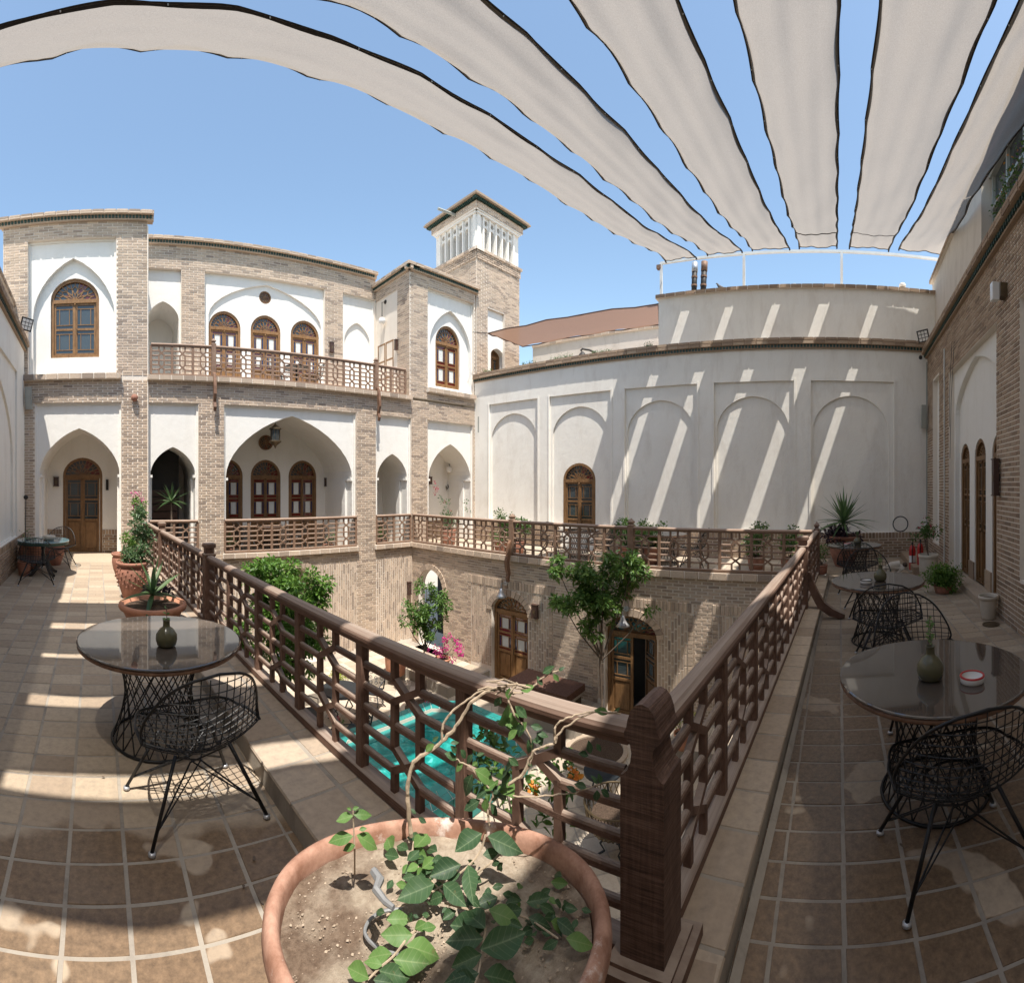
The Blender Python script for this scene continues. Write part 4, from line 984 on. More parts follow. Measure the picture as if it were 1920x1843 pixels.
tag(ob('retaining_wall', rw_, 'cream_plaster'), 'plain plaster wall under the near galleries facing the pool', 'wall')
# pool
PT = thing('pool', 'raised turquoise tiled octagonal pool in the middle of the courtyard', 'pool', (pc.x, pc.y, YARD))
def octo(a, b, c): return [(pc.x + x, pc.y + y) for x, y in ((-a + c, -b), (a - c, -b), (a, -b + c), (a, b - c), (a - c, b), (-a + c, b), (-a, b - c), (-a, -b + c))]
O, I = octo(1.75, 1.3, .55), octo(1.45, 1.0, .45); zt = YARD + .5
b = MB()
for k in range(8):
    a, c, d, e = O[k], O[(k + 1) % 8], I[(k + 1) % 8], I[k]
    b.hexa([(*a, YARD), (*c, YARD), (*d, YARD), (*e, YARD), (*a, zt - .01), (*c, zt - .01), (*d, zt - .01), (*e, zt - .01)])
ob('wall', b, 'mortar', PT)
for k in range(8):
    a, c, d, e = (Vector((*q, 0)) for q in (O[k], O[(k + 1) % 8], I[(k + 1) % 8], I[k])); L = (c - a).length; n = max(2, round(L / .2)); nrm = ((a + c) / 2 - Vector((pc.x, pc.y, 0))).normalized()
    for i in range(n):
        for (s0, s1) in ((0, .5), (.5, 1)):
            lo = lambda t, s: (a.lerp(c, t)).lerp(e.lerp(d, t), s)
            q = [lo((i + .03) / n, s0 + .02), lo((i + .97) / n, s0 + .02), lo((i + .97) / n, s1 - .02), lo((i + .03) / n, s1 - .02)]
            t_ = MB(); t_.hexa([(*p.xy, zt - .02) for p in q] + [(*p.xy, zt + random.uniform(-.002, .002)) for p in q]); ob('pool_tile', t_, 'pool_tile', PT)
    if nrm.y < .3 or nrm.x < -.1:
        for i in range(n):
            for j in range(3):
                z0, z1 = YARD + .02 + j * .16, YARD + .17 + j * .16; p, q = a.lerp(c, (i + .03) / n), a.lerp(c, (i + .97) / n); o_ = nrm * .015
                t_ = MB(); t_.hexa([(*p.xy, z0), (*q.xy, z0), (*q.xy, z1), (*p.xy, z1), (*(p + o_).xy, z0), (*(q + o_).xy, z0), (*(q + o_).xy, z1), (*(p + o_).xy, z1)]); ob('pool_tile', t_, 'pool_tile', PT)
b = MB(); b.quadbox(octo(1.46, 1.01, .45), zt - .14, zt - .09); ob('water', b, 'pool_water', PT)
b = MB(); b.quadbox(octo(1.46, 1.01, .45), YARD, zt - .2)
for k in range(8):
    a, c, d, e = I[k], I[(k + 1) % 8], octo(1.2, .8, .4)[(k + 1) % 8], octo(1.2, .8, .4)[k]
    b.hexa([(*a, zt - .3), (*c, zt - .3), (*d, zt - .3), (*e, zt - .3), (*a, zt - .08), (*c, zt - .08), (*d, zt - .08), (*e, zt - .08)])
ob('inner_step', b, 'pool_tile', PT)
b = MB(); b.lathe([(.02, 0), (.1, .02), (.1, .06), (.03, .08), (.02, .18), (.05, .2), (.001, .22)], (pc.x, pc.y, zt - .16), 12); tag(ob('fountain_nozzle', b, 'grey_steel'), 'small grey fountain nozzle in the middle of the turquoise water', 'fountain')
# ------------------------------------------------------------------ wooden rails
def prof_mesh(name, prof, m, caps=True):
    """unit bar along x from 0 to 1, section given in y,z"""
    b = MB(); n = len(prof); i = 0
    b.v = [(0, y, z) for y, z in prof] + [(1, y, z) for y, z in prof]
    for k in range(n): b.f.append((k, (k + 1) % n, n + (k + 1) % n, n + k)); b.r.append(0)
    b.f.append(tuple(range(n))[::-1]); b.f.append(tuple(range(n, 2 * n))); b.r += [0, 0]
    return b.mesh(name, m)
RB = [(-.5, -.5), (.5, -.5), (.5, .15), (.36, .38), (.14, .5), (-.14, .5), (-.36, .38), (-.5, .15)]
SQ = [(-.5, -.5), (.5, -.5), (.5, .42), (.42, .5), (-.42, .5), (-.5, .42)]
HR = [(-.34, -.5), (.34, -.5), (.36, -.22), (.44, -.2), (.5, -.08), (.5, .12), (.42, .3), (.2, .47), (-.2, .47), (-.42, .3), (-.5, .12), (-.5, -.08), (-.44, -.2), (-.36, -.22)]
RM = {}
for q in ('rail_wood', 'rail_wood_far'): RM[q] = dict(bar=prof_mesh('lattice_bar', RB, q), sq=prof_mesh('baluster', SQ, q), hr=prof_mesh('handrail', HR, q))
def bar(name, me, a, b, w, t, parent, side):
    d = b - a; x = d.normalized(); y = side.normalized(); z = x.cross(y).normalized(); 
    if z.z < -.01: z = -z; y = -y
    M = Matrix((( d.x, y.x * w, z.x * t, a.x), (d.y, y.y * w, z.y * t, a.y), (d.z, y.z * w, z.z * t, a.z), (0, 0, 0, 1)))
    return inst(name, me, M, parent)
def railing(label, p0, p1, z0, h, nb, m='rail_wood', posts=(), group='wooden lattice rails of the galleries', tb=.06, tl=.036, ends=(True, True), hw=.105, skip=()):
    T = thing('lattice_rail', label, 'railing', (*((p0 + p1) / 2).xy, z0), group); me = RM[m]
    d = (p1 - p0); L = d.length; d.normalize(); s = Vector((-d.y, d.x, 0)); Z = Vector((0, 0, 1)); bw = L / nb
    P = lambda t, z: p0 + d * t + Z * (z0 + z); hb, ht = .05, h - .075
    bar('handrail', me['hr'], P(0, h - .04), P(L, h - .04), hw, .085, T, s)
    bar('sill', me['sq'], P(0, .03), P(L, .03), hw * .9, .05, T, s); lev = [hb + (ht - hb) * q for q in (.165, .33, .5, .67, .835)]
    X1, X2 = hb + (ht - hb) * .75, hb + (ht - hb) * .25
    for i in range(nb + 1):
        if (i == 0 and not ends[0]) or (i == nb and not ends[1]) or i in posts: continue
        bar('baluster', me['sq'], P(i * bw, hb), P(i * bw, ht + .01), tb, tb, T, s)
    for i in range(nb):
        a, b = i * bw, (i + 1) * bw; c = (a + b) / 2; e = .125 * bw; k = tb * .4
        for z in lev:
            bar('lattice_bar', me['bar'], P(a + k, z), P(c - e, z), tl, tl, T, s); bar('lattice_bar', me['bar'], P(c + e, z), P(b - k, z), tl, tl, T, s)
        bar('lattice_bar', me['bar'], P(c - e, lev[2]), P(c + e, lev[2]), tl, tl, T, s)
        for sg in (-1, 1):
            q = [(sg, ht + .005), (sg, lev[4]), (-sg, lev[3]), (-sg, lev[1]), (sg, lev[0]), (sg, hb)]
            b_ = MB(); w = tl / 2 * (.98 if sg > 0 else 1.02)
            for (s1, za), (s2, zb) in zip(q[:-1], q[1:]):
                A_, B_ = P(c + s1 * e, za), P(c + s2 * e, zb); x = (B_ - A_).normalized(); y = s * w; n = x.cross(s).normalized() * tl / 2; e_ = x * tl * .2
                b_.hexa([A_ - e_ - y - n, A_ - e_ + y - n, A_ - e_ + y + n, A_ - e_ - y + n, B_ + e_ - y - n, B_ + e_ + y - n, B_ + e_ + y + n, B_ + e_ - y + n])
            ob('bent_strut', b_, m, T)
    return T
def square_post(T, p, z0, h, w, m, d, style='step'):
    s = Vector((-d.y, d.x, 0)); b = MB()
    def ring(z, k): return [tuple(p + d * (sx_ * w * k / 2) + s * (sy_ * w * k / 2) + Vector((0, 0, z0 + z))) for sx_, sy_ in ((-1, -1), (1, -1), (1, 1), (-1, 1))]
    pr = {'step': [(0, 1), (h - .02, 1), (h - .01, 1.12), (h + .01, 1.12), (h + .02, .82), (h + .085, .82), (h + .095, 1.12), (h + .135, 1.12), (h + .15, .95)],
          'spike': [(0, 1), (h + .02, 1), (h + .03, .7), (h + .055, .62), (h + .08, .95), (h + .1, .9), (h + .15, .25), (h + .165, .1)]}[style]
    R = [ring(z, k) for z, k in pr]; b.v = [q for r_ in R for q in r_]
    for i in range(len(R) - 1):
        for k in range(4): b.f.append((i * 4 + k, i * 4 + (k + 1) % 4, i * 4 + 4 + (k + 1) % 4, i * 4 + 4 + k)); b.r.append(0)
    n = len(R) * 4; b.f.append((n - 4, n - 3, n - 2, n - 1)); b.r.append(0); ob('post', b, m, T)
def scurve(name, pts, w, side, m, parent):
    """flat scroll cut from a board: centre line with half widths"""
    b = MB(); n = len(pts); V = []
    for i, (p, hw) in enumerate(pts):
        t = (pts[min(i + 1, n - 1)][0] - pts[max(i - 1, 0)][0]).normalized(); q = t.cross(side).normalized() * hw
        V.append([p + q - side * w / 2, p - q - side * w / 2, p - q + side * w / 2, p + q + side * w / 2])
    b.v = [tuple(v) for r_ in V for v in r_]
    for i in range(n - 1):
        for k in range(4): b.f.append((i * 4 + k, i * 4 + (k + 1) % 4, i * 4 + 4 + (k + 1) % 4, i * 4 + 4 + k)); b.r.append(0)
    b.f += [(3, 2, 1, 0), (n * 4 - 4, n * 4 - 3, n * 4 - 2, n * 4 - 1)]; b.r += [0, 0]; return ob(name, b, m, parent)
hR = .875
dL = (P1 - P0).normalized(); dR = (P2 - P0).normalized(); dB_ = (P3 - P2).normalized()
RL = railing('long weathered brown lattice rail running from the corner post towards the arcade', P0 + dL * .08, P1 - dL * .1, CURB, hR, 13, posts=(6, 10), ends=(False, True))
bwL = ((P1 - P0).length - .18) / 13
for k in (6, 10): square_post(RL, P0 + dL * (.08 + bwL * k), CURB, hR, .13, 'rail_wood', dL)
RR = railing('steep lattice rail beside the tables on the right gallery', P0 + dR * .08, P2, CURB, hR, 9, posts=(6,), ends=(False, True))
bwR = ((P2 - P0).length - .08) / 9; square_post(RR, P0 + dR * (.08 + bwR * 6), CURB, hR, .14, 'rail_wood', dR); square_post(RR, P2 - dR * .02, CURB, hR, .11, 'rail_wood', dR, 'spike')
RBK = railing('red-brown lattice rail in front of the arched white wall', P2, P3 - dB_ * .05, CURB, hR, 17, 'rail_wood_far', posts=(6, 11), ends=(False, True))
bwB = ((P3 - P2).length - .05) / 17
for k in (6, 11):
    square_post(RBK, P2 + dB_ * bwB * k, CURB, hR, .13, 'rail_wood_far', dB_, 'spike')
    c = P2 + dB_ * bwB * k; n_ = Vector((-1, 0, 0)); f_ = lambda o, z: c + n_ * o + Vector((0, 0, z))
    scurve('bracket', [(f_(.07, .52), .02), (f_(.13, .44), .035), (f_(.15, .3), .05), (f_(.17, .15), .055), (f_(.22, .02), .06), (f_(.2, -.15), .06), (f_(.15, -.3), .045), (f_(.19, -.4), .04), (f_(.17, -.5), .03)], .07, dB_, 'bracket_wood', RBK)
for (xa, xc, nb, lb) in ((281, 371, 2, 'short lattice rail in the dark stairwell arch'), (421.7, 668, 6, 'lattice rail filling the wide arch of the arcade'), (706, 770, 2, 'short lattice rail in the narrow arch near the inner corner')):
    a, c = A.u(xa), A.u(xc); railing(lb, A.pt(a, 0, -.02), A.pt(c, 0, -.02), CURB, hR, nb, 'rail_wood_far')
ux = [A.u(283), A.u(388), A.u(680), A.u(759)]
tU = railing('lattice rail along the upper balcony between the two blocks', A.pt(ux[0], 0, .02), A.pt(ux[3], 0, .02), ZB, .82, 14, 'rail_wood_far', posts=(3, 12))
bwU = (ux[3] - ux[0]) / 14
for k in (3, 12):
    c = A.pt(ux[0] + bwU * k, 0, .03); square_post(tU, c, ZB, .84, .12, 'rail_wood_far', A.d, 'spike')
    f_ = lambda o, z: c + A.n * o + Vector((0, 0, ZB + z))
    scurve('bracket', [(f_(.07, .1), .02), (f_(.13, .06), .03), (f_(.16, -.1), .045), (f_(.18, -.25), .05), (f_(.2, -.45), .05), (f_(.14, -.65), .035), (f_(.19, -.78), .03), (f_(.16, -.88), .02)], .07, A.d, 'bracket_wood', tU)
# scroll bracket standing on the floor at the middle post of the right rail
c = P0 + dR * (.08 + bwR * 6); nR = Vector((-dR.y, dR.x, 0)); nR = -nR if nR.y > 0 else nR
f_ = lambda o, z: c + nR * o + Vector((0, 0, z))
scurve('bracket', [(f_(.08, .66), .025), (f_(.11, .52), .04), (f_(.17, .36), .055), (f_(.26, .2), .06), (f_(.4, .1), .055), (f_(.52, .055), .045), (f_(.6, .05), .02)], .1, dR, 'rail_wood', RR)
# carved corner post nearest the camera
CPt = thing('corner_post', 'thick carved dark wooden corner post where the two near rails meet', 'post', (*P0.xy, CURB))
w = .165; f1 = Vector((sin(az(1220)), cos(az(1220)), 0)); ax = dL; ay = Vector((-ax.y, ax.x, 0))
ax = dR; ay = dL
prof = [(-.5, 0), (.5, 0), (.5, .8), (.44, .803), (.34, .818), (.27, .845), (.24, .875), (.27, .9), (.36, .915), (.42, .925), (.41, .94), (.36, .955), (.33, .98), (.26, 1.01), (.15, 1.03), (0, 1.037), (-.15, 1.03), (-.26, 1.01), (-.33, .98), (-.36, .955), (-.41, .94), (-.42, .925), (-.36, .915), (-.27, .9), (-.24, .875), (-.27, .845), (-.34, .818), (-.44, .803), (-.5, .8)]
b = MB(); pr_ = [(P0 + ax * (x * w) + Vector((0, 0, CURB + z * .885 + .03))) for x, z in prof]; n = len(pr_)
body = [0, 1, 2, 15]
b.hexa([tuple(P0 + ax * (x * w) + ay * (y * w) + Vector((0, 0, CURB + z))) for z in (.03, .71) for x, y in ((-.5, -.5), (.5, -.5), (.5, .5), (-.5, .5))])
ob('shaft', b, 'post_wood', CPt)
b = MB(); cp = [(x, z) for x, z in prof if z >= .8]; cp = cp[0:] ; q = [P0 + ay * (x * w) + Vector((0, 0, CURB + .71 + (z - .8) * 1.12)) for x, z in cp]; n = len(q)
b.v = [tuple(v - ax * w / 2) for v in q] + [tuple(v + ax * w / 2) for v in q]
for k in range(n): b.f.append((k, (k + 1) % n, n + (k + 1) % n, n + k)); b.r.append(0)
b.f.append(tuple(range(n))[::-1]); b.f.append(tuple(range(n, 2 * n))); b.r += [0, 0]; ob('carved_cap', b, 'post_wood', CPt)
for s_ in (1, -1):
    b = MB(); e0, e1 = w * .5, w * .5 + .035
    if s_ > 0: b.hexa([tuple(P0 + ax * x + ay * y + Vector((0, 0, CURB + z))) for z in (0, .045) for x, y in ((-e1 - .03, -e1 - .03), (e1 + .03, -e1 - .03), (e1 + .03, e1), (-e1 - .03, e1))])
    else: b.hexa([tuple(P0 + ax * x + ay * y + Vector((0, 0, CURB + z))) for z in (.045, .06) for x, y in ((-e1, -e1), (e1, -e1), (e1, e1), (-e1, e1))])
    ob('plinth', b, 'rail_wood', CPt)
# ------------------------------------------------------------------ shade cloths on their steel beam
def hs(X): return 1.9 + 3.9 + .07 * X + .0095 * X * X
BX = 12.35; bz = hs(BX) - .12
FR = thing('pergola_frame', 'white steel beam on thin posts over the parapet holding the shade cloths', 'frame', (13, 1, zP))
pf = MB(); e0 = PB.pt(u0 + .02, 0, -.15); e1 = PB.pt(B.len, 0, -.15)
zb0 = PB.z(1238, 492, -.15); zb1 = PB.z(1500, 474, -.15); zbm = (zb0 + zb1) / 2
q = MB(); q.wbox(PB, u0 - .0, B.len + .9, zbm - .03, zbm + .035, -.18, -.11); ob('beam', q, 'pale_metal', FR)
for i, x in enumerate((1240, 1395, 1578)):
    u = PB.u(x, -.15); q = MB(); q.wbox(PB, u - .035, u + .035, zP, zbm - .03, -.18, -.11); q.wbox(PB, u - .09, u + .09, zP + .1, zP + .13, -.24, -.06); ob('post', q, 'pale_metal', FR)
q = MB(); q.wbox(PB, u0 - .1, u0 + .03, zbm - .16, zbm - .05, -.22, -.08); ob('joint_plate', q, 'rusty_steel', FR)
XE = PB.pt(0, 0, -.15).x + .1; zE = zbm - .02
def cz(X, k=0.0):                                            # the outer edge of the first strip hangs higher than the rest
    a = (4.73 + .05 * X + .0058 * X * X) * k + (4.34 + .085 * X + .005 * X * X) * (1 - k)
    t = max(0, (X - 9) / 4) ** 2; return (1.9 + a) * (1 - t) + zE * t if X < 13 else zE
SY = [[(-1.95, 5.2, 4.26), (4, 4.97, 4.06), (12.9, 4.64, 3.69)], [(-1.95, 4.0, 3.1), (3, 3.84, 3.02), (12.9, 3.41, 2.38)], [(-1.95, 2.96, 2.05), (0, 2.88, 1.98), (4, 2.42, 1.48), (12.9, 2.13, 1.06)],
      [(-1.95, 1.85, .92), (0, 1.72, .8), (4, .96, -.1), (12.9, .82, -.24)], [(-1.95, .72, -.1), (0, .5, -.27), (2, -.1, -1.0), (4, -.5, -1.62), (12.9, -.55, -1.66)], [(-1.95, -1.0, -2.5), (.4, -1.05, -2.6), (2, -1.28, -2.6), (4, -1.83, -2.6), (8.5, -1.88, -2.68), (12.9, -1.91, -3.15)]]
def kin(K_, X):
    for q0, q1 in zip(K_[:-1], K_[1:]):
        if X <= q1[0] or q1 is K_[-1]:
            t = min(1, max(0, (X - q0[0]) / (q1[0] - q0[0]))); return q0[1] + (q1[1] - q0[1]) * t, q0[2] + (q1[2] - q0[2]) * t
XS = [-1.95 + (XE + 1.85) * (i / 90) for i in range(91)]
nm = ['outermost shade cloth strip, nearest the open blue sky', 'second shade cloth strip from the open sky', 'third shade cloth strip, crossing left of the vertical one', 'shade cloth strip hanging almost straight overhead with a stitched seam', 'shade cloth strip just right of the vertical one, with a pale end piece', 'last shade cloth strip, brushing the cream upper storey']
for si, KY in enumerate(SY):
    T = thing('shade_cloth', nm[si], 'shade cloth', (5, KY[-1][1], 7), 'beige shade cloth strips over the galleries')
    b = MB(); n = 16; V = []; ph = random.random() * 6; ed = [[], []]
    for X in XS:
        t = (X + 1.95) / (XE + 1.95); a, c = kin(KY, X)
        sc0 = .024 * abs(sin(X * 3.1 + ph)); sc1 = .024 * abs(sin(X * 2.9 + ph + 1)); a -= sc0; c += sc1
        row = []
        for k in range(n + 1):
            w = k / n; sag = -.05 * sin(pi * w) * (1 - abs(2 * t - 1) ** 4) + .012 * sin(X * 3.7 + w * 7 + ph) + .016 * sin(X * 1.3 + ph) * cos(w * 11 + X * .7) + .01 * sin(w * 23 + X * .5) 
            pt = Vector((X, a + (c - a) * w, cz(X, (1 - w) if si == 0 else 0) + sag + (.05 * abs(sin(X * 3.1 + ph)) if k in (0,) else 0))); row.append(pt)
        V.append(row); ed[0].append(row[0]); ed[1].append(row[-1])
    b.v = [tuple(p) for r_ in V for p in r_]
    for i in range(90):
        for k in range(n): A_ = i * (n + 1) + k; b.f.append((A_, A_ + 1, A_ + n + 2, A_ + n + 1)); b.r.append(0)
    ob('cloth', b, 'shade_cloth', T, smooth=True)
    for j, e in enumerate(ed):
        h = MB(); sg = 1 if j == 0 else -1; prev = None
        for i, p in enumerate(e):
            w = .022 + .013 * abs(sin(XS[i] * 3 + ph)); h.v += [tuple(p + Vector((0, sg * w * .6, .003))), tuple(p - Vector((0, sg * w, .003)))]
            if i: A_ = 2 * i; h.f.append((A_ - 2, A_ - 1, A_ + 1, A_)); h.r.append(0)
        ob('hem', h, 'trim_black', T)
    h = MB(); p, q_ = V[-1][0], V[-1][-1]; h.tube(V[-1], .016, 5)
    ob('end_hem', h, 'trim_black', T)
    for p in (p, q_):
        h = MB(); h.tube([p, p + Vector((.08, 0, -.02))], .022, 5); ob('tie', h, 'trim_black', T)
    if si in (3, 4):
        i = 82; h = MB(); h.tube([v + Vector((0, 0, -.006)) for v in V[i]], .008 if si == 4 else .014, 5); ob('seam', h, 'trim_black', T)
    g = MB()
    for e in ed:
        for i in range(4, 90, 6): g.sphere(e[i] + Vector((0, 0, -.004)), .009, 5, 3)
    ob('grommets', g, 'pale_metal', T, kind='stuff')
# beyond the side wall the cloths are tied to a rail on the roof
q = MB(); q.box(-2.05, -1.97, -3.2, 5.4, cz(-1.95) - .08, cz(-1.95)); tag(ob('roof_rail', q, 'pale_metal'), 'white steel rail on the left roof where the cloths are tied', 'rail')
# ------------------------------------------------------------------ awning on the terrace and red cloth at the right
def p3(x, y, r): a = az(x); return Vector((r * sin(a), r * cos(a), H + (CY - y) / F * r))
cs = [p3(915, 625, 15.9), p3(1235, 570, 13.9), p3(1236, 609, 16.6), p3(980, 650, 17.6)]
b = MB(); n = 14
for i in range(n + 1):
    for j in range(n + 1):
        s, t = i / n, j / n; p = cs[0].lerp(cs[1], s).lerp(cs[3].lerp(cs[2], s), t); p.z -= .12 * sin(pi * s) * sin(pi * t); p.z += .03 * sin(s * 20) * (t in (0, 1)); b.v.append(tuple(p))
for i in range(n):
    for j in range(n): A_ = i * (n + 1) + j; b.f.append((A_, A_ + 1, A_ + n + 2, A_ + n + 1)); b.r.append(0)
T = thing('awning', 'reddish brown awning stretched over the roof terrace beside the tower', 'awning', cs[0]); ob('cloth', b, 'awning_cloth', T, smooth=True)
for a_, c_ in ((0, 1), (1, 2), (2, 3), (3, 0)):
    b = MB(); b.tube([cs[a_].lerp(cs[c_], t / 8) + Vector((0, 0, .03 * sin(t * 2.5) if t not in (0, 8) else 0)) for t in range(9)], .022, 5); ob('hem', b, 'dark_brown', T)
b = MB(); b.tube([cs[0], cs[0] + Vector((-.45, .3, .0))], .012, 5); ob('rope', b, 'near_black', T)
T = thing('canopy', 'brown and orange cloth canopy over the penthouse windows at the top right', 'canopy', CU.pt(ur + 2, zU))
b = MB()
for i in range(24):
    u = ur + .1 + i * .28; b.face([CU.pt(u, zU + .05, -.6), CU.pt(u + .28, zU + .05, -.6), CU.pt(u + .28, zU - .05 + .04 * sin(i + 1), .12), CU.pt(u, zU - .05 + .04 * sin(i), .12)])
ob('cloth', b, 'brown_cloth', T); b = MB(); b.tube([CU.pt(ur + .2 + i * .3, zU - .12 + .04 * sin(i * 1.7), .02 + .02 * sin(i)) for i in range(22)], [.015 + .03 * abs(sin(i * 2.3)) for i in range(22)], 6); ob('rolled_edge', b, 'orange_cloth', T)
# ------------------------------------------------------------------ plants
def leafy(parent, name, blobs, m, L=.06, w=.5, per=220, squash=1.0, droop=.2):
    b = MB()
    for (c, ra) in blobs:
        c = Vector(c)
        for _ in range(int(per * (ra / .3) ** 2)):
            d = Vector((random.gauss(0, 1), random.gauss(0, 1), random.gauss(0, 1) * squash)); d.normalize(); rr = ra * random.random() ** .45 * random.uniform(.75, 1.12)
            p = c + d * rr; dir_ = (d + Vector((random.gauss(0, .7), random.gauss(0, .7), random.gauss(0, .5) + .15))).normalized(); ll = L * random.uniform(.65, 1.25)
            b.leaf(p, dir_, Vector((random.gauss(0, .6), random.gauss(0, .6), 1)), ll, ll * w, random.random(), droop)
    return ob(name, b, m, parent, joined=True, kind='stuff')
def clumps(c, R, n, ra, hz=1.0, rng=None):
    out = []
    for _ in range(n):
        d = Vector((random.gauss(0, 1), random.gauss(0, 1), random.gauss(0, 1))); d.normalize(); d *= random.random() ** .5
        out.append((Vector(c) + Vector((d.x * R, d.y * R, d.z * R * hz)), ra * random.uniform(.6, 1.2)))
    return out
def pot(parent, c, r, h, m='terracotta', shape='bell', soil='dark_soil', n=28, sx_=1, sy_=1):
    s = {'bell': [(.62, 0), (.7, .1), (.84, .5), (.9, .8), (.93, .86), (1.04, .87), (1.06, .93), (1.03, 1), (.95, 1), (.92, .93), (.9, .86)],
         'belly': [(.55, 0), (.62, .06), (.85, .35), (.98, .62), (.95, .8), (.86, .87), (.98, .9), (1.05, .95), (1.0, 1), (.9, .99), (.86, .9)],
         'bowl': [(.5, 0), (.58, .05), (.8, .45), (.94, .75), (.96, .8), (1.05, .82), (1.08, .9), (1.06, .98), (1.0, 1), (.92, .98), (.9, .86)],
         'cyl': [(.72, 0), (.82, .04), (.93, .4), (.97, .8), (.98, .88), (1.03, .9), (1.03, 1), (.93, 1), (.91, .9)]}[shape]
    b = MB(); b.lathe([(a * r, z * h) for a, z in s], c, n, 0, sx_, sy_); o = ob('pot', b, m, parent, smooth=True)
    b = MB(); zs = s[-1][1] * h; b.lathe([(s[-1][0] * r + .004, zs), (r * .5, zs + .015), (.001, zs + .02)], c, n, 0, sx_, sy_); ob('soil', b, soil, parent); return Vector(c) + Vector((0, 0, zs))
def stems(parent, paths, m='bark', rad=.008, name='stem'):
    for p in paths: b = MB(); k = len(p); b.tube(p, [rad * (1 - .6 * i / (k - 1)) for i in range(k)], 6); ob(name, b, m, parent)
_bl = {}
def blade(kind, m):
    if kind not in _bl:
        b = MB(); L, w, dr = kind; n = 7; V = []
        for i in range(n):
            t = i / (n - 1); ww = w * (sin(pi * min(.96, .18 + t * .8)) ** .8) * (1 - t ** 5 * .9) if i < n - 1 else .001
            x = L * t; z = -dr * L * t * t; V += [(x, -ww / 2, z + ww * .18), (x, 0, z), (x, ww / 2, z + ww * .18)]
        b.v = V
        for i in range(n - 1):
            for k in (0, 1): A_ = i * 3 + k; b.f.append((A_, A_ + 1, A_ + 4, A_ + 3)); b.r.append(0)
        _bl[kind] = b.mesh('leaf', m)
    return _bl[kind]
def yucca(parent, c, n, L, w, m='leaf_yucca', up=.2):
    for i in range(n):
        t = (i + random.random()) / n; el = radians(85 - 95 * t ** (1 - up)); a = i * 2.4 + random.uniform(-.2, .2); l = L * random.uniform(.8, 1.08)
        me = blade((round(l * 8) / 8 if L > .6 else round(l * 20) / 20, w, .05 + .25 * (t > .6)), m)
        M = Matrix.Translation(Vector(c) + Vector((0, 0, .04 * (1 - t)))) @ Matrix.Rotation(a, 4, 'Z') @ Matrix.Rotation(-el, 4, 'Y') @ Matrix.Rotation(random.uniform(-.4, .4), 4, 'X')
        inst('leaf', me, M, parent)
def potted(label, loc, r, h, blobs=None, m='terracotta', shape='bell', lm='leaf_green', L=.06, per=220, group='potted plants on the galleries', cat='potted plant', n_st=5, top=None, flowers=None):
    T = thing('potted_plant', label, cat, loc, group); c = pot(T, loc, r, h, m, shape)
    if blobs:
        leafy(T, 'foliage', blobs, lm, L, .5, per)
        stems(T, [[c, c.lerp(Vector(bb[0]), .5) + Vector((random.uniform(-.03, .03), random.uniform(-.03, .03), 0)), Vector(bb[0])] for bb in blobs[:n_st]], rad=.01)
    if flowers: leafy(T, 'flowers', flowers[0], flowers[1], flowers[2] if len(flowers) > 2 else .035, .8, flowers[3] if len(flowers) > 3 else 90)
    return T, c
# left gallery, along the rail
w1 = fl(287, 1150, .2); cL = rt(286, 6.0)
T = thing('potted_plant', 'wide terracotta bowl with a yucca and bare soil behind the left glass table', 'potted plant', cL, 'potted plants on the galleries')
c = pot(T, cL, .41, .4, 'terracotta', 'bowl'); stems(T, [[c, c + Vector((0, 0, .16))]], 'bark', .03); yucca(T, c + Vector((0, 0, .14)), 17, .5, .065)
pL2 = rt(248, 7.9); T, c = potted('studded terracotta jar with trailing bright vine beside the left rail', pL2, .27, .62, clumps(pL2 + Vector((.02, 0, .72)), .2, 7, .12, .6) + clumps(pL2 + Vector((.15, .1, 1.15)), .2, 10, .14, 2.0) + clumps(pL2 + Vector((.22, -.1, .8)), .14, 4, .12, 1.4), 'dark_terracotta', 'belly', 'leaf_dusty', .06, 620)
b = MB()
for i in range(90): t = i * 2.399; z = .2 + .32 * (i / 90); rr = .27 * (.8 + .2 * sin(pi * (z - .1) / .6)); b.sphere(pL2 + Vector((rr * cos(t), rr * sin(t), z)), .014, 5, 4)
ob('studs', b, 'dark_terracotta', T, kind='stuff')
pL3 = rt(229, 9.7); T, c = potted('flowering bougainvillea in a terracotta pot near the arcade end of the left rail', pL3, .22, .5, clumps(pL3 + Vector((.2, 0, .75)), .2, 6, .13, .8) + clumps(pL3 + Vector((.33, 0, 1.4)), .13, 7, .12, 2.6), 'dark_terracotta', 'belly', 'leaf_bright', .06, 480, flowers=(clumps(pL3 + Vector((.33, 0, 1.55)), .14, 6, .07, 2.2), 'leaf_pink', .035, 500))
pL4 = rt(302, 7.0); T = thing('potted_plant', 'low dark pot spilling purple leaves beside the yucca bowl', 'potted plant', pL4, 'potted plants on the galleries'); pot(T, pL4 + Vector((-.06, 0, 0)), .19, .26, 'dark_terracotta', 'cyl'); leafy(T, 'foliage', clumps(pL4 + Vector((-.06, 0, .32)), .2, 7, .1, .5), 'leaf_purple', .1, .3, 420)
pL5 = rt(326, 10.6); T, c = potted('tall yucca tree standing in the dark stairwell arch', A.pt(A.u(326), 0, -.45) , .2, .3, None, 'terracotta', 'bell')
stems(T, [[c, c + Vector((0, 0, .8)), c + Vector((-.02, 0, 1.2))]], 'bark', .045); yucca(T, c + Vector((-.02, 0, 1.2)), 26, .55, .05)
pL6 = A.pt(A.u(228), 0, .35); b = MB()
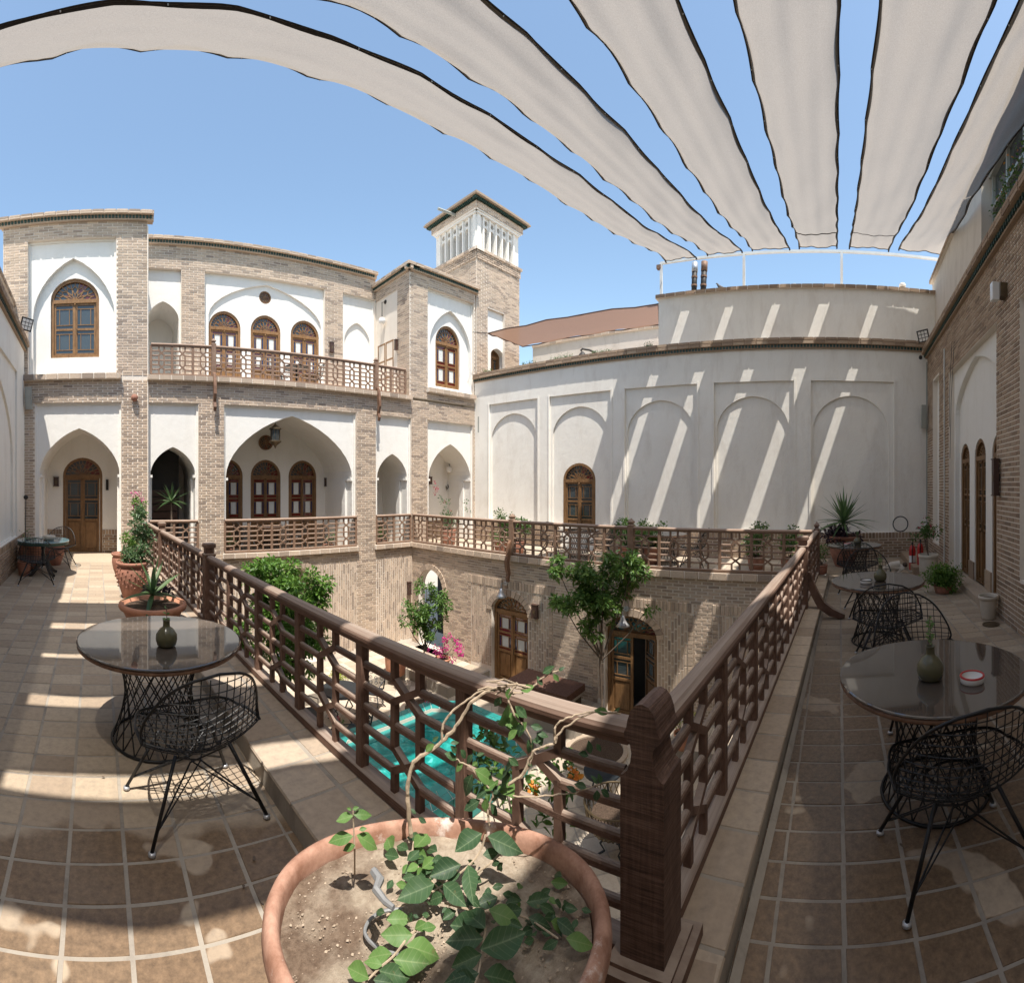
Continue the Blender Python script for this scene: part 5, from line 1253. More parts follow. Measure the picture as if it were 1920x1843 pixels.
# back gallery
def bx(x, d): return B.pt(B.u(x, d), 0, d)
P_ = [(840, 1.6, .26, .5, 'leaf_dusty', 'bougainvillea sprawling over the rail corner in front of the painted lettering', True), (940, 1.9, .2, .35, 'leaf_green', 'leafy shrub in a dark pot by the first post of the far rail', False), (970, 1.7, .2, .35, 'leaf_green', 'second leafy shrub in a dark pot right of the first post', False),
      (1176, 1.5, .24, .42, 'leaf_green', 'spiky shrub in a brown pot left of the second rail post', False), (1222, 1.6, .24, .42, 'leaf_bright', 'broad bright shrub right of the second rail post', False), (1418, 1.7, .2, .3, 'leaf_green', 'rounded shrub behind the rail under the fourth blind arch', False), (1482, 1.9, .22, .3, 'leaf_green', 'shrub behind the far rail near its right end', False)]
for x, d, r, h, lm, lb, bou in P_:
    p = bx(x, d); bl = clumps(p + Vector((0, 0, h + .38)), .36, 13, .17, .95)
    if bou: bl = clumps(p + Vector((0, 0, h + .35)), .3, 8, .15, .9) + clumps(p + Vector((-.1, .1, h + .9)), .2, 4, .09, 1.6) + clumps(p + Vector((.5, -.3, h + .7)), .2, 3, .07, 1)
    T, c = potted(lb, p, r, h, bl, 'dark_terracotta', 'cyl', lm, .07, 260, flowers=(clumps(p + Vector((-.25, .35, h + 1.25)), .12, 5, .06, 2.4) + clumps(p + Vector((.1, 0, h + .75)), .3, 3, .05, .6), 'leaf_red', .035, 420) if bou else None)
p = bx(1180, 1.7); T = thing('potted_plant', 'agave with long grey blades beside the second rail post', 'potted plant', p, 'potted plants on the galleries'); c = pot(T, p, .22, .42, 'dark_terracotta', 'cyl'); yucca(T, c, 16, .6, .07)
for x, lb in ((475, 'green potted plant at the left end of the wide arch rail'), (628, 'bushy potted plant at the right end of the wide arch rail'), (728, 'potted plant behind the narrow arch rail')):
    p = A.pt(A.u(x if x != 475 else 432), 0, -.4); potted(lb, p, .15, .2, clumps(p + Vector((0, 0, .42)), .2, 6, .11, .9), 'dark_terracotta', 'cyl', 'leaf_green', .05, 230)
# right gallery
p = Vector((11.0, -.35, 0)); T = thing('potted_plant', 'tall yucca over dark purple leaves in a big pot by the white wall', 'potted plant', p, 'potted plants on the galleries'); c = pot(T, p, .36, .72, 'dark_terracotta', 'belly'); stems(T, [[c, c + Vector((0, 0, .35))]], 'bark', .045); yucca(T, c + Vector((0, 0, .36)), 44, .82, .065); leafy(T, 'underplanting', clumps(c + Vector((0, 0, .1)), .45, 12, .13, .35), 'leaf_purple', .13, .25, 330)
p = Vector((9.15, -1.98, 0)); T, c = potted('cream fluted pot with a red-flowered bougainvillea beside the fire extinguishers', p, .2, .52, clumps(p + Vector((.0, .05, 1.02)), .24, 8, .13, .9) + [((p.x, p.y + .3, .85), .1)], 'glaze_cream', 'cyl', 'leaf_green', .065, 240, flowers=(clumps(p + Vector((0, 0, 1.1)), .26, 5, .04, .9), 'leaf_red', .04, 520), n_st=4)
p = Vector((8.0, -2.0, 0)); potted('dense round bright green bush against the right wall', p, .17, .14, clumps(p + Vector((0, 0, .28)), .26, 20, .17, .85), 'dark_terracotta', 'cyl', 'leaf_bright', .05, 480)
p = Vector((6.25, -2.22, .0)); T, c = potted('empty flared clay pot by the near brick pier', p, .14, .34, None, 'glaze_cream', 'bell')
p = fl(1509, 1052); p = Vector((10.0, .62, 0)); potted('small shrub beyond the far end of the right rail', p + Vector((0, -.45, 0)), .14, .2, clumps(p + Vector((0, -.45, .5)), .2, 7, .12, .9), 'dark_terracotta', 'cyl', 'leaf_green', .055, 240)
# trees of the courtyard
leafm('tree_leaf', [(0, (.035, .085, .018)), (.5, (.075, .155, .032)), (1, (.18, .28, .065))])
def tree(label, base, lobes, m, L, per, tr=.035, forks=6, group='small trees in the courtyard', name='citrus_tree'):
    T = thing(name, label, 'tree', base, group); bl = []
    for (x, y, r, ra, n) in lobes: bl += clumps(p3(x, y, r), ra * 1.3, int(n * 1.5), ra * .36, .8)
    leafy(T, 'crown', bl, m, L, .42, per, .9, .25)
    ctr = sum((p3(x, y, r) for x, y, r, *_ in lobes), Vector()) / len(lobes); fk = base.lerp(ctr, .55); fk.z = base.z + (ctr.z - base.z) * .55
    stems(T, [[base, base.lerp(fk, .5) + Vector((.05, .04, 0)), fk + Vector((-.02, .03, 0)), fk.lerp(ctr, .6)]], 'bark', tr, 'trunk')
    stems(T, [[fk, fk.lerp(p3(x, y, r), .6) + Vector((0, 0, -.08)), p3(x, y, r)] for x, y, r, *_ in lobes] , 'bark', tr * .5, 'branch'); return T
tree('slender citrus tree in front of the open courtyard door', rt(1130, 9.35, YARD), [(1045, 1065, 9.0, .22, 8), (1085, 1085, 9.2, .28, 9), (1130, 1068, 9.0, .3, 12), (1190, 1055, 9.1, .27, 11), (1120, 1125, 9.1, .34, 16), (1165, 1105, 9.3, .25, 8), (1060, 1142, 8.9, .27, 9), (1105, 1175, 9.0, .22, 8), (1215, 1140, 8.9, .14, 4), (1150, 1155, 9.2, .18, 5)], 'tree_leaf', .1, 420)
tree('young tree with pale green leaves near the arched opening in the inner corner', rt(797, 11.0, YARD), [(800, 1100, 11, .22, 7), (818, 1125, 11, .28, 9), (775, 1140, 11, .25, 8), (800, 1160, 11, .34, 12), (835, 1140, 11, .18, 5), (762, 1165, 11, .18, 4), (800, 1182, 11, .25, 6)], 'tree_leaf', .085, 420, .028)
tree('large bright green tree by the left rail, its top just above the handrail', rt(545, 8.8, YARD), [(505, 1080, 8.6, .38, 14), (550, 1110, 8.8, .5, 20), (480, 1085, 8.6, .25, 7), (590, 1130, 8.8, .3, 10), (520, 1150, 8.6, .45, 16), (570, 1190, 8.6, .42, 14), (500, 1210, 8.5, .4, 12), (455, 1180, 8.5, .3, 8), (560, 1250, 8.6, .3, 8)], 'leaf_bright', .1, 360, .05)
# courtyard pots
p = p3(742, 1213, 12.0); p.z = PLINTH; T, c = potted('smooth terracotta pot with a small agave near the courtyard back wall', p, .29, .56, None, 'terracotta', 'cyl', group='pots on the courtyard floor'); yucca(T, c, 14, .34, .045)
p = rt(830, 12.0, PLINTH); T, c = potted('pot overflowing with pink bougainvillea in the sunny courtyard corner', p, .2, .42, clumps(p + Vector((.1, -.1, .8)), .4, 8, .13, .7), 'terracotta', 'bell', 'leaf_dusty', .05, 90, 'pots on the courtyard floor', flowers=(clumps(p + Vector((.05, -.1, .65)), .52, 26, .08, .75), 'leaf_pink', .05, 330))
p = rt(632, 11.2, YARD); T, c = potted('bright lime green bush behind the iron table in the courtyard', p, .22, .35, clumps(p + Vector((0, 0, .55)), .28, 9, .15, .6), 'terracotta', 'bell', 'leaf_yellow', .05, 330, 'pots on the courtyard floor')
p = rt(1280, 8.6, PLINTH); T, c = potted('small shrub at the foot of the chevron panel right of the open door', p + Vector((0, 0, .0)), .16, .3, clumps(p + Vector((0, 0, .55)), .25, 6, .12, .9), 'terracotta', 'bell', 'leaf_yellow', .06, 200, 'pots on the courtyard floor')
for x, r, lb in ((635, 9.2, 'round flower pot with red blossoms near the pool edge'), (800, 9.9, 'little pot with red flowers by the young tree')):
    p = rt(x, r, YARD); potted(lb, p, .15, .25, clumps(p + Vector((0, 0, .4)), .15, 4, .1, .7), 'terracotta', 'bell', 'leaf_green', .05, 200, 'pots on the courtyard floor', flowers=(clumps(p + Vector((0, 0, .5)), .15, 3, .04, .6), 'leaf_red', .04, 400))
# vine bush in the urn below the corner
p = rt(1010, 4.6, YARD); T, c = potted('tall flowering shrub rising from the courtyard just behind the near rail', p, .3, .5, clumps(p3(930, 1420, 4.5), .3, 7, .14, .8) + clumps(p3(1015, 1490, 4.5), .32, 8, .14, .9) + clumps(p3(1060, 1460, 4.4), .2, 4, .12, .8), 'terracotta', 'bell', 'leaf_green', .1, 110, 'pots on the courtyard floor', flowers=([(p3(1075, 1455, 4.2), .07), (p3(1000, 1480, 4.3), .05)], 'leaf_orange', .05, 700), n_st=6)
# round planting holes in the courtyard floor
for x, r, R, lb in ((1118, 8.9, .52, 'round dark planting hole near the open door'), (800, 10.6, .5, 'round planting hole of the young tree')):
    p = rt(x, r, YARD); T = thing('planting_hole', lb, 'planting hole', p); b = MB(); b.lathe([(R, .02), (.001, .03)], p, 26); ob('soil', b, 'dark_soil', T); b = MB(); b.lathe([(R, 0), (R, .05), (R + .09, .05), (R + .09, 0)], p, 30); ob('rim', b, 'curb_tile', T)
# the big planter right below the camera
cP = rt(818, 1.43); PF = thing('planter', 'large weathered terracotta planter with dry soil and creeping plants in the foreground', 'planter', cP)
ang = -az(818); hP = .58; ru, rv = .515, .405
def oval(prof, n=64, jit=0):
    b = MB(); ca, sa = cos(ang), sin(ang)
    for (k, z) in prof:
        for q in range(n):
            t = 2 * pi * q / n; x = cos(t) * ru * k; y = sin(t) * rv * k; jj = 1 + jit * sin(3 * t + 1) ; x *= jj; y *= jj
            b.v.append((cP.x + x * ca - y * sa, cP.y + x * sa + y * ca, cP.z + z + (.004 * sin(2 * t) if z > .4 else 0)))
    for k in range(len(prof) - 1):
        for q in range(n): A_ = k * n + q; B_ = k * n + (q + 1) % n; b.f.append((A_, B_, B_ + n, A_ + n)); b.r.append(0)
    return b
b = oval([(.5, 0), (.58, .03), (.72, .18), (.85, .36), (.92, .46), (.95, .49), (1.0, .497), (1.035, .51), (1.05, .535), (1.045, .565), (1.025, .588), (.995, .597), (.965, .594), (.945, .578), (.938, .55), (.93, .45)], 96, .006)
def rim_mat(t, b_):
    v = vec(t, 'pos'); n = noise(t, v, 12, 7, .7); s = noise(t, v, 3.3, 7, .7)
    c = mixc(t, ramp(t, n, [(.35, (0, 0, 0)), (.65, (1, 1, 1))]), (.26, .13, .085), (.47, .275, .2)); c = mixc(t, ramp(t, s, [(.56, (0, 0, 0)), (.62, (.8, .8, .8))]), c, (.7, .62, .57)); c = mixc(t, ramp(t, noise(t, v, 5, 4), [(.3, (.6, .6, .6)), (.45, (0, 0, 0))]), c, (.2, .09, .055))
    setb(t, b_, c, .78, 0, .3, n, .45, .006)
mat('weathered_terracotta', rim_mat); ob('pot', b, 'weathered_terracotta', PF, smooth=True)
b = MB(); n = 70; ca, sa = cos(ang), sin(ang); nr = 36
import mathutils
for i in range(nr + 1):
    for q in range(n):
        t = 2 * pi * q / n; k = .93 * i / nr; x = cos(t) * ru * k; y = sin(t) * rv * k; X, Y_ = cP.x + x * ca - y * sa, cP.y + x * sa + y * ca
        nz = mathutils.noise.noise(Vector((X * 7, Y_ * 7, 0))) * .018 + mathutils.noise.noise(Vector((X * 30, Y_ * 30, 2))) * .009 + mathutils.noise.noise(Vector((X * 85, Y_ * 85, 5))) * .004
        b.v.append((X, Y_, .525 + nz + .01 * (i / nr)))
for i in range(nr):
    for q in range(n): A_ = i * n + q; B_ = i * n + (q + 1) % n; b.f.append((A_, B_, B_ + n, A_ + n)); b.r.append(0)
ob('soil', b, 'dry_soil', PF, smooth=True)
g = MB()
for _ in range(1500):
    t = random.random() * 2 * pi; k = .9 * sqrt(random.random()); x = cos(t) * ru * k; y = sin(t) * rv * k; p = Vector((cP.x + x * ca - y * sa, cP.y + x * sa + y * ca, .534)); s = random.choice((.0012, .0016, .002, .0028, .0045)); i = len(g.v)
    rx = [Vector((random.uniform(-1, 1), random.uniform(-1, 1), random.uniform(.1, 1))) * s for _ in range(2)]
    o6 = [p + Vector(q_) * s * random.uniform(.7, 1.4) for q_ in ((1.3, 0, 0), (0, 1, 0), (-1.2, 0, 0), (0, -1, 0), (0, 0, .8), (0, 0, -.8))]; g.v += [tuple(q_) for q_ in o6]; c4 = random.random()
    for f_ in ((0, 1, 4), (1, 2, 4), (2, 3, 4), (3, 0, 4), (1, 0, 5), (2, 1, 5), (3, 2, 5), (0, 3, 5)): g.f.append(tuple(i + q_ for q_ in f_)); g.r.append(c4)
ob('pebbles', g, 'curb_tile', PF, joined=True, kind='stuff')
b = MB(); b.tube([p3(*q) for q in ((700, 1633, 1.36), (712, 1650, 1.33), (705, 1668, 1.3), (722, 1690, 1.27), (738, 1702, 1.25))], [.012, .014, .012, .009, .007], 7); ob('bandage_strip', b, 'hose_grey', PF, label='strip of grey plastic on the soil')
hz = .548; b = MB(); b.tube(smooth([fl(*q, hz) + Vector((0, 0, .006)) for q in ((755, 1708), (720, 1712), (694, 1728), (684, 1752), (700, 1775), (730, 1790), (770, 1792))]), .0055, 7); ob('watering_hose', b, 'hose_grey', PF)
# its plants: every leaf is a leaf of its own
def ovate(m, q):
    b = MB(); n = 10; W_ = [0, .36, .7, .92, 1, .95, .8, .58, .3, .0]; bend = (-.16, -.34, .08, -.05)[q]; tw = (.0, .5, -.5, .3)[q]; asy = (1, .9, 1.1, 1.0)[q]; fold = (.22, .1, .42, .3)[q]
    for i in range(n):
        t = i / (n - 1); w = W_[i] * .262 * asy; z = bend * t * t; wv = .03 * sin(t * 17 + q)
        for k, s_ in enumerate((-1, -.5, 0, .5, 1)):
            y = s_ * w * (1 if s_ < 0 else 2 - asy); b.v.append((t, y + .02 * sin(t * 5 + q), z + abs(s_) ** 1.5 * w * fold + wv * abs(s_) * w * 3 + tw * y * t * .6))
    for i in range(n - 1):
        for k in range(4): A_ = i * 5 + k; b.f.append((A_, A_ + 1, A_ + 6, A_ + 5)); b.r.append(0)
    return b.mesh('leaf', m, True)
def veined(name, dark, light, vein):
    def fn(t, b_):
        out = t.nodes['Material Output']; tc = _n(t, 'ShaderNodeTexCoord'); sp = _n(t, 'ShaderNodeSeparateXYZ'); t.links.new(tc.outputs['Object'], sp.inputs[0])
        ay_ = math_(t, 'ABSOLUTE', sp.outputs[1]); mid = ramp(t, ay_, [(.006, (1, 1, 1)), (.018, (0, 0, 0))])
        w = math_(t, 'SINE', math_(t, 'MULTIPLY', math_(t, 'SUBTRACT', sp.outputs[0], math_(t, 'MULTIPLY', ay_, .75)), 42.0)); sv = ramp(t, w, [(.9, (0, 0, 0)), (1, (1, 1, 1))])
        o = _n(t, 'ShaderNodeObjectInfo').outputs['Random']; n = noise(t, vec(t, 'pos'), 14, 4)
        c = mixc(t, o, dark, light); c = mixc(t, math_(t, 'MULTIPLY', n, .4), c, tuple(x * 1.7 for x in light)); bl_ = ramp(t, noise(t, vec(t, 'pos'), 38, 5, .7), [(.62, (0, 0, 0)), (.68, (1, 1, 1))]); c = mixc(t, math_(t, 'MULTIPLY', bl_, .5), c, (.2, .15, .07)); c = mixc(t, math_(t, 'ADD', math_(t, 'MULTIPLY', mid, .7), math_(t, 'MULTIPLY', sv, .45)), c, vein)
        setb(t, b_, c, .5, 0, .35, math_(t, 'SUBTRACT', n, math_(t, 'MULTIPLY', sv, .3)), .3, .003)
        tr = _n(t, 'ShaderNodeBsdfTranslucent'); t.links.new(mixc(t, .5, c, tuple(min(1, x * 1.8) for x in light)), tr.inputs[0]); m = _n(t, 'ShaderNodeMixShader'); m.inputs[0].default_value = .25
        t.links.new(b_.outputs[0], m.inputs[1]); t.links.new(tr.outputs[0], m.inputs[2]); t.links.new(m.outputs[0], out.inputs[0])
    return mat(name, fn)
veined('creeper_leaf', (.022, .05, .026), (.045, .092, .036), (.15, .21, .11)); veined('young_leaf', (.06, .13, .035), (.11, .2, .055), (.22, .3, .12))
LO = {m_: [ovate(m_, q_) for q_ in range(4)] for m_ in ('creeper_leaf', 'young_leaf')}
def put_leaf(T, a, c, m='creeper_leaf', lift=.0, nrm=None, k=1.04):
    d = (c - a) * k; L = d.length; x = d.normalized(); view = (Vector((0, 0, H)) - a).normalized(); n = nrm or (view * 1.15 + Vector((random.uniform(-.35, .35), random.uniform(-.35, .35), .6))); n = (n - x * n.dot(x)).normalized(); y = n.cross(x)
    M = Matrix(((x.x * L, y.x * L, n.x * L, a.x), (x.y * L, y.y * L, n.y * L, a.y), (x.z * L, y.z * L, n.z * L, a.z), (0, 0, 0, 1))); inst('leaf', random.choice(LO[m]), M, T)
CV = thing('creeping_vine', 'vine with large veined leaves growing from the planter and climbing onto the handrail', 'vine', cP + Vector((0, 0, .53)))
K8 = lambda x, y: (480 + x * .3542, 1480 + y * .3542)
low = [(1195, 230, 1055, 335, .16), (1225, 250, 1390, 315, .16), (1120, 400, 1140, 550, .12), (1085, 395, 925, 460, .11), (945, 500, 755, 575, .07), (990, 500, 1100, 600, .09), (1280, 570, 1170, 610, .06), (1215, 735, 1105, 640, .1), (1215, 735, 1040, 725, .07), (1230, 640, 1400, 690, .08), (1205, 790, 1010, 800, .08), (1185, 850, 1415, 770, .1),
       (1195, 870, 1040, 940, .08), (1180, 970, 1000, 990, .08), (1205, 985, 1405, 1000, .08), (1170, 1015, 1020, 1020, .08), (830, 770, 665, 770, .05), (795, 830, 985, 870, .06), (725, 900, 915, 920, .06), (720, 870, 590, 880, .05), (670, 930, 575, 900, .06), (650, 960, 805, 1000, .06), (600, 1000, 495, 950, .07), (620, 1010, 720, 1020, .07), (840, 740, 895, 710, .04), (880, 740, 955, 720, .04), (690, 690, 820, 680, .03),
       (1440, 680, 1560, 720, .04), (1560, 700, 1650, 740, .05), (1640, 790, 1780, 820, .05), (1600, 800, 1515, 840, .05), (1590, 690, 1680, 750, .05), (1500, 610, 1580, 650, .03), (1430, 600, 1555, 570, .03), (1390, 530, 1410, 480, .06), (1340, 560, 1400, 590, .04), (1560, 490, 1650, 500, .02), (870, 255, 800, 250, .05), (800, 380, 860, 330, .06), (860, 400, 800, 430, .05), (880, 420, 940, 370, .06), (740, 500, 800, 510, .03), (850, 470, 910, 420, .04), (720, 330, 700, 270, .04), (840, 310, 900, 250, .06), (1290, 380, 1240, 400, .1), (1290, 400, 1300, 445, .1), (1200, 350, 1300, 330, .1),
       (1250, 520, 1310, 510, .06), (1000, 560, 900, 590, .05), (1060, 640, 990, 690, .05), (1120, 560, 1180, 620, .06), (1300, 650, 1400, 640, .06), (1330, 700, 1410, 735, .06), (1010, 480, 1080, 440, .08), (930, 380, 1010, 370, .07), (1500, 560, 1560, 530, .04), (1620, 620, 1700, 640, .03), (1380, 750, 1320, 720, .05), (960, 330, 900, 300, .05)]
for _ in range(34):
    x0, y0 = random.gauss(1150, 190), random.gauss(650, 120); a_ = random.uniform(0, 6.28); L_ = random.uniform(35, 80); low.append((x0, y0, x0 + L_ * cos(a_), y0 + L_ * .7 * sin(a_), random.uniform(.01, .06)))
for _ in range(22):
    x0, y0 = random.gauss(1540, 80), random.gauss(640, 70); a_ = random.uniform(0, 6.28); low.append((x0, y0, x0 + 60 * cos(a_), y0 + 40 * sin(a_), random.uniform(.01, .04)))
for _ in range(26):
    x0, y0 = random.gauss(850, 70), random.gauss(400, 70); a_ = random.uniform(0, 6.28); low.append((x0, y0, x0 + 70 * cos(a_), y0 + 50 * sin(a_), random.uniform(.01, .05)))
def lowp(x, y, lift): q = K8(x, y); return fl(q[0], q[1], .545 + lift)
for (x0, y0, x1, y1, lf) in low: put_leaf(CV, lowp(x0, y0, lf), lowp(x1, y1, max(.01, lf - random.uniform(-.01, .035))), 'young_leaf' if (x0 in (690, 830, 795, 600, 840, 880, 850, 860, 740, 720, 1560, 1640) or random.random() < .12) else 'creeper_leaf')
for s in ([(1215, 240, .16), (1190, 320, .12), (1130, 400, .09), (1000, 500, .04), (880, 570, .02), (760, 620, .005), (690, 670, 0)], [(1215, 735, .07), (1205, 800, .06), (1195, 870, .06), (1180, 960, .07), (1160, 1030, .08)], [(850, 740, .03), (800, 790, .04), (730, 880, .045), (660, 940, .05), (580, 1020, .05)], [(1000, 600, .02), (1150, 640, .05), (1300, 660, .05), (1430, 680, .03), (1600, 790, .04)], [(840, 250, .03), (830, 330, .04), (850, 400, .03), (900, 450, .02), (1000, 560, .01)], [(1300, 330, .1), (1230, 400, .08), (1100, 480, .03)]):
    s = smooth([lowp(*q) for q in s]); b = MB(); b.tube(s, [.004 - .0015 * i / len(s) for i in range(len(s))], 6); ob('stem', b, 'pale_vine', CV)
K2 = lambda x, y: (600 + x * .3759, 1150 + y * .3759)
def hip(x, y, r=None):
    q = K2(x, y); return p3(q[0], q[1], r or (1.72 if q[0] < 950 else 1.62))
hi = [(q[0] + dx_, q[1] + dy_, q[2] + dx_, q[3] + dy_) for q in [(950, 480, 1010, 540), (1010, 560, 960, 610), (1060, 610, 1090, 680), (860, 860, 800, 900), (880, 880, 940, 840), (850, 900, 850, 970), (740, 720, 700, 770)] for dx_, dy_ in ((22, -18), (-25, 20))] + [(1110, 300, 1170, 265), (1165, 300, 1190, 340), (1190, 290, 1215, 265), (1110, 360, 1085, 315), (1000, 385, 1070, 365), (945, 370, 940, 425), (905, 415, 865, 470), (935, 460, 915, 545), (985, 460, 1010, 520), (955, 500, 985, 580), (1010, 540, 990, 615), (1050, 560, 1110, 575), (1080, 600, 1140, 605), (1060, 625, 1020, 705), (1060, 640, 1110, 625), (700, 680, 735, 725), (620, 700, 690, 720), (650, 650, 690, 640), (570, 650, 530, 690), (560, 640, 590, 615), (780, 710, 820, 700), (785, 740, 760, 760), (770, 780, 880, 840), (760, 800, 700, 920), (900, 850, 960, 890), (890, 870, 930, 950), (870, 860, 890, 830), (800, 930, 715, 980), (850, 950, 880, 1010), (860, 890, 810, 900),
      (1280, 890, 1235, 860), (1330, 870, 1270, 850), (1385, 850, 1360, 810), (1400, 850, 1390, 800), (1380, 880, 1380, 950), (1400, 880, 1450, 915), (1350, 700, 1340, 640), (1380, 650, 1400, 690), (1440, 500, 1370, 480), (1470, 500, 1490, 470), (1340, 710, 1290, 700), (480, 1000, 455, 975), (490, 1020, 530, 1045), (1030, 740, 1060, 760), (940, 720, 990, 760), (960, 760, 900, 780), (680, 700, 650, 660)]
for (x0, y0, x1, y1) in hi: put_leaf(CV, hip(x0, y0), hip(x1, y1), 'young_leaf' if random.random() < .35 else 'creeper_leaf')
for s, r0, m_ in (([(455, 1110), (440, 960), (440, 850), (470, 740), (560, 680), (640, 610), (700, 530), (760, 440), (840, 390), (900, 375), (980, 350)], .0085, 'pale_vine'), ([(610, 640), (615, 560), (660, 490), (740, 430), (820, 380), (930, 370)], .005, 'pale_vine'), ([(940, 855), (1010, 800), (1060, 700), (1100, 670), (1170, 650), (1190, 600), (1250, 550), (1340, 500), (1480, 490)], .005, 'pale_vine'), ([(1170, 640), (1180, 560), (1240, 520), (1330, 495), (1500, 500)], .004, 'pale_vine'),
                ([(960, 912), (1160, 908), (1300, 885), (1400, 850)], .003, 'pale_vine'), ([(845, 1060), (838, 980), (860, 900), (800, 830), (740, 760), (680, 730)], .004, 'pale_vine'), ([(980, 350), (940, 430), (980, 520), (1040, 600), (1060, 700), (1020, 800), (940, 860)], .004, 'pale_vine'), ([(980, 350), (1060, 370), (1110, 320), (1190, 285)], .004, 'pale_vine')):
    s = smooth([hip(*q) for q in s]); b = MB(); b.tube([p_ + Vector((random.gauss(0, .0015), random.gauss(0, .0015), random.gauss(0, .0015))) for p_ in s], [r0 * (1 - .4 * i / len(s)) * random.uniform(.88, 1.14) for i in range(len(s))], 7); ob('stem', b, m_, CV)
for k in range(7):
    b = MB(); x, y = random.uniform(830, 960), random.uniform(335, 385); b.tube([hip(x - 50, y + random.uniform(-15, 30)), hip(x, y), hip(x + 40, y + random.uniform(-10, 20)), hip(x + 90, y + random.uniform(0, 30))], .003, 5); ob('tendril', b, 'pale_vine', CV)
SD = thing('seedling', 'thin upright seedling with paired leaves at the left of the planter', 'seedling', fl(665, 1610, .55))
sdp = [fl(665, 1640, .55), p3(665, 1590, 1.5), p3(663, 1550, 1.51), p3(662, 1520, 1.52)]
b = MB(); b.tube(sdp, [.003, .0028, .0025, .002], 6); ob('stem', b, 'pale_vine', SD)
for (x0, y0, x1, y1) in ((515, 245, 380, 265), (530, 245, 655, 300), (525, 290, 455, 320), (545, 215, 585, 205), (515, 140, 425, 165), (515, 135, 610, 130), (510, 105, 545, 95), (505, 110, 480, 100)):
    a_, c_ = K8(x0, y0), K8(x1, y1); put_leaf(SD, p3(*a_, 1.5), p3(*c_, 1.5), 'young_leaf')
# ------------------------------------------------------------------ wire tables and chairs
def rod(name, me, T, M): o = bpy.data.objects.new(name, me); COL.objects.link(o); o.parent = T; o.matrix_basis = M; return o
def make_table(glass='table_glass', R=.62, rimm='bracket_wood'):
    T = bpy.data.objects.new('wire_table', None); COL.objects.link(T); WL[T.name] = Vector()
    b = MB(); b.lathe([(.001, .727), (R - .012, .727), (R - .004, .73), (R, .735), (R - .003, .741), (R - .012, .743), (.001, .743)], (0, 0, 0), 64); ob_local('tabletop', b, glass, T)
    b = MB(); b.lathe([(R - .05, .7), (R - .012, .7), (R - .004, .708), (R - .006, .722), (R - .012, .7265), (R - .05, .7265)], (0, 0, 0), 64, cap=False); ob_local('rim', b, rimm, T, True)
    for z, r_, th in ((.695, .33, .009), (.012, .35, .011)):
        b = MB(); b.tube([(r_ * cos(2 * pi * i / 40), r_ * sin(2 * pi * i / 40), z) for i in range(41)], th, 6, cap=False); ob_local('ring', b, 'black_iron', T, True)
    for sg in (1, -1):
        b = MB(); a = 1.2 * sg; b.tube([(.345, 0, .012), (.35 * cos(a * .5) * .72, .35 * sin(a * .5) * .72, .35), (.33 * cos(a), .33 * sin(a), .695)], .0052, 4); me = b.mesh('rod', 'black_iron')
        for k in range(20): rod('rod', me, T, Matrix.Rotation(2 * pi * k / 20, 4, 'Z'))
    b = MB(); b.box(-.33, .33, -.02, .02, .69, .715); ob_local('cross_bar', b, 'black_iron', T); return T
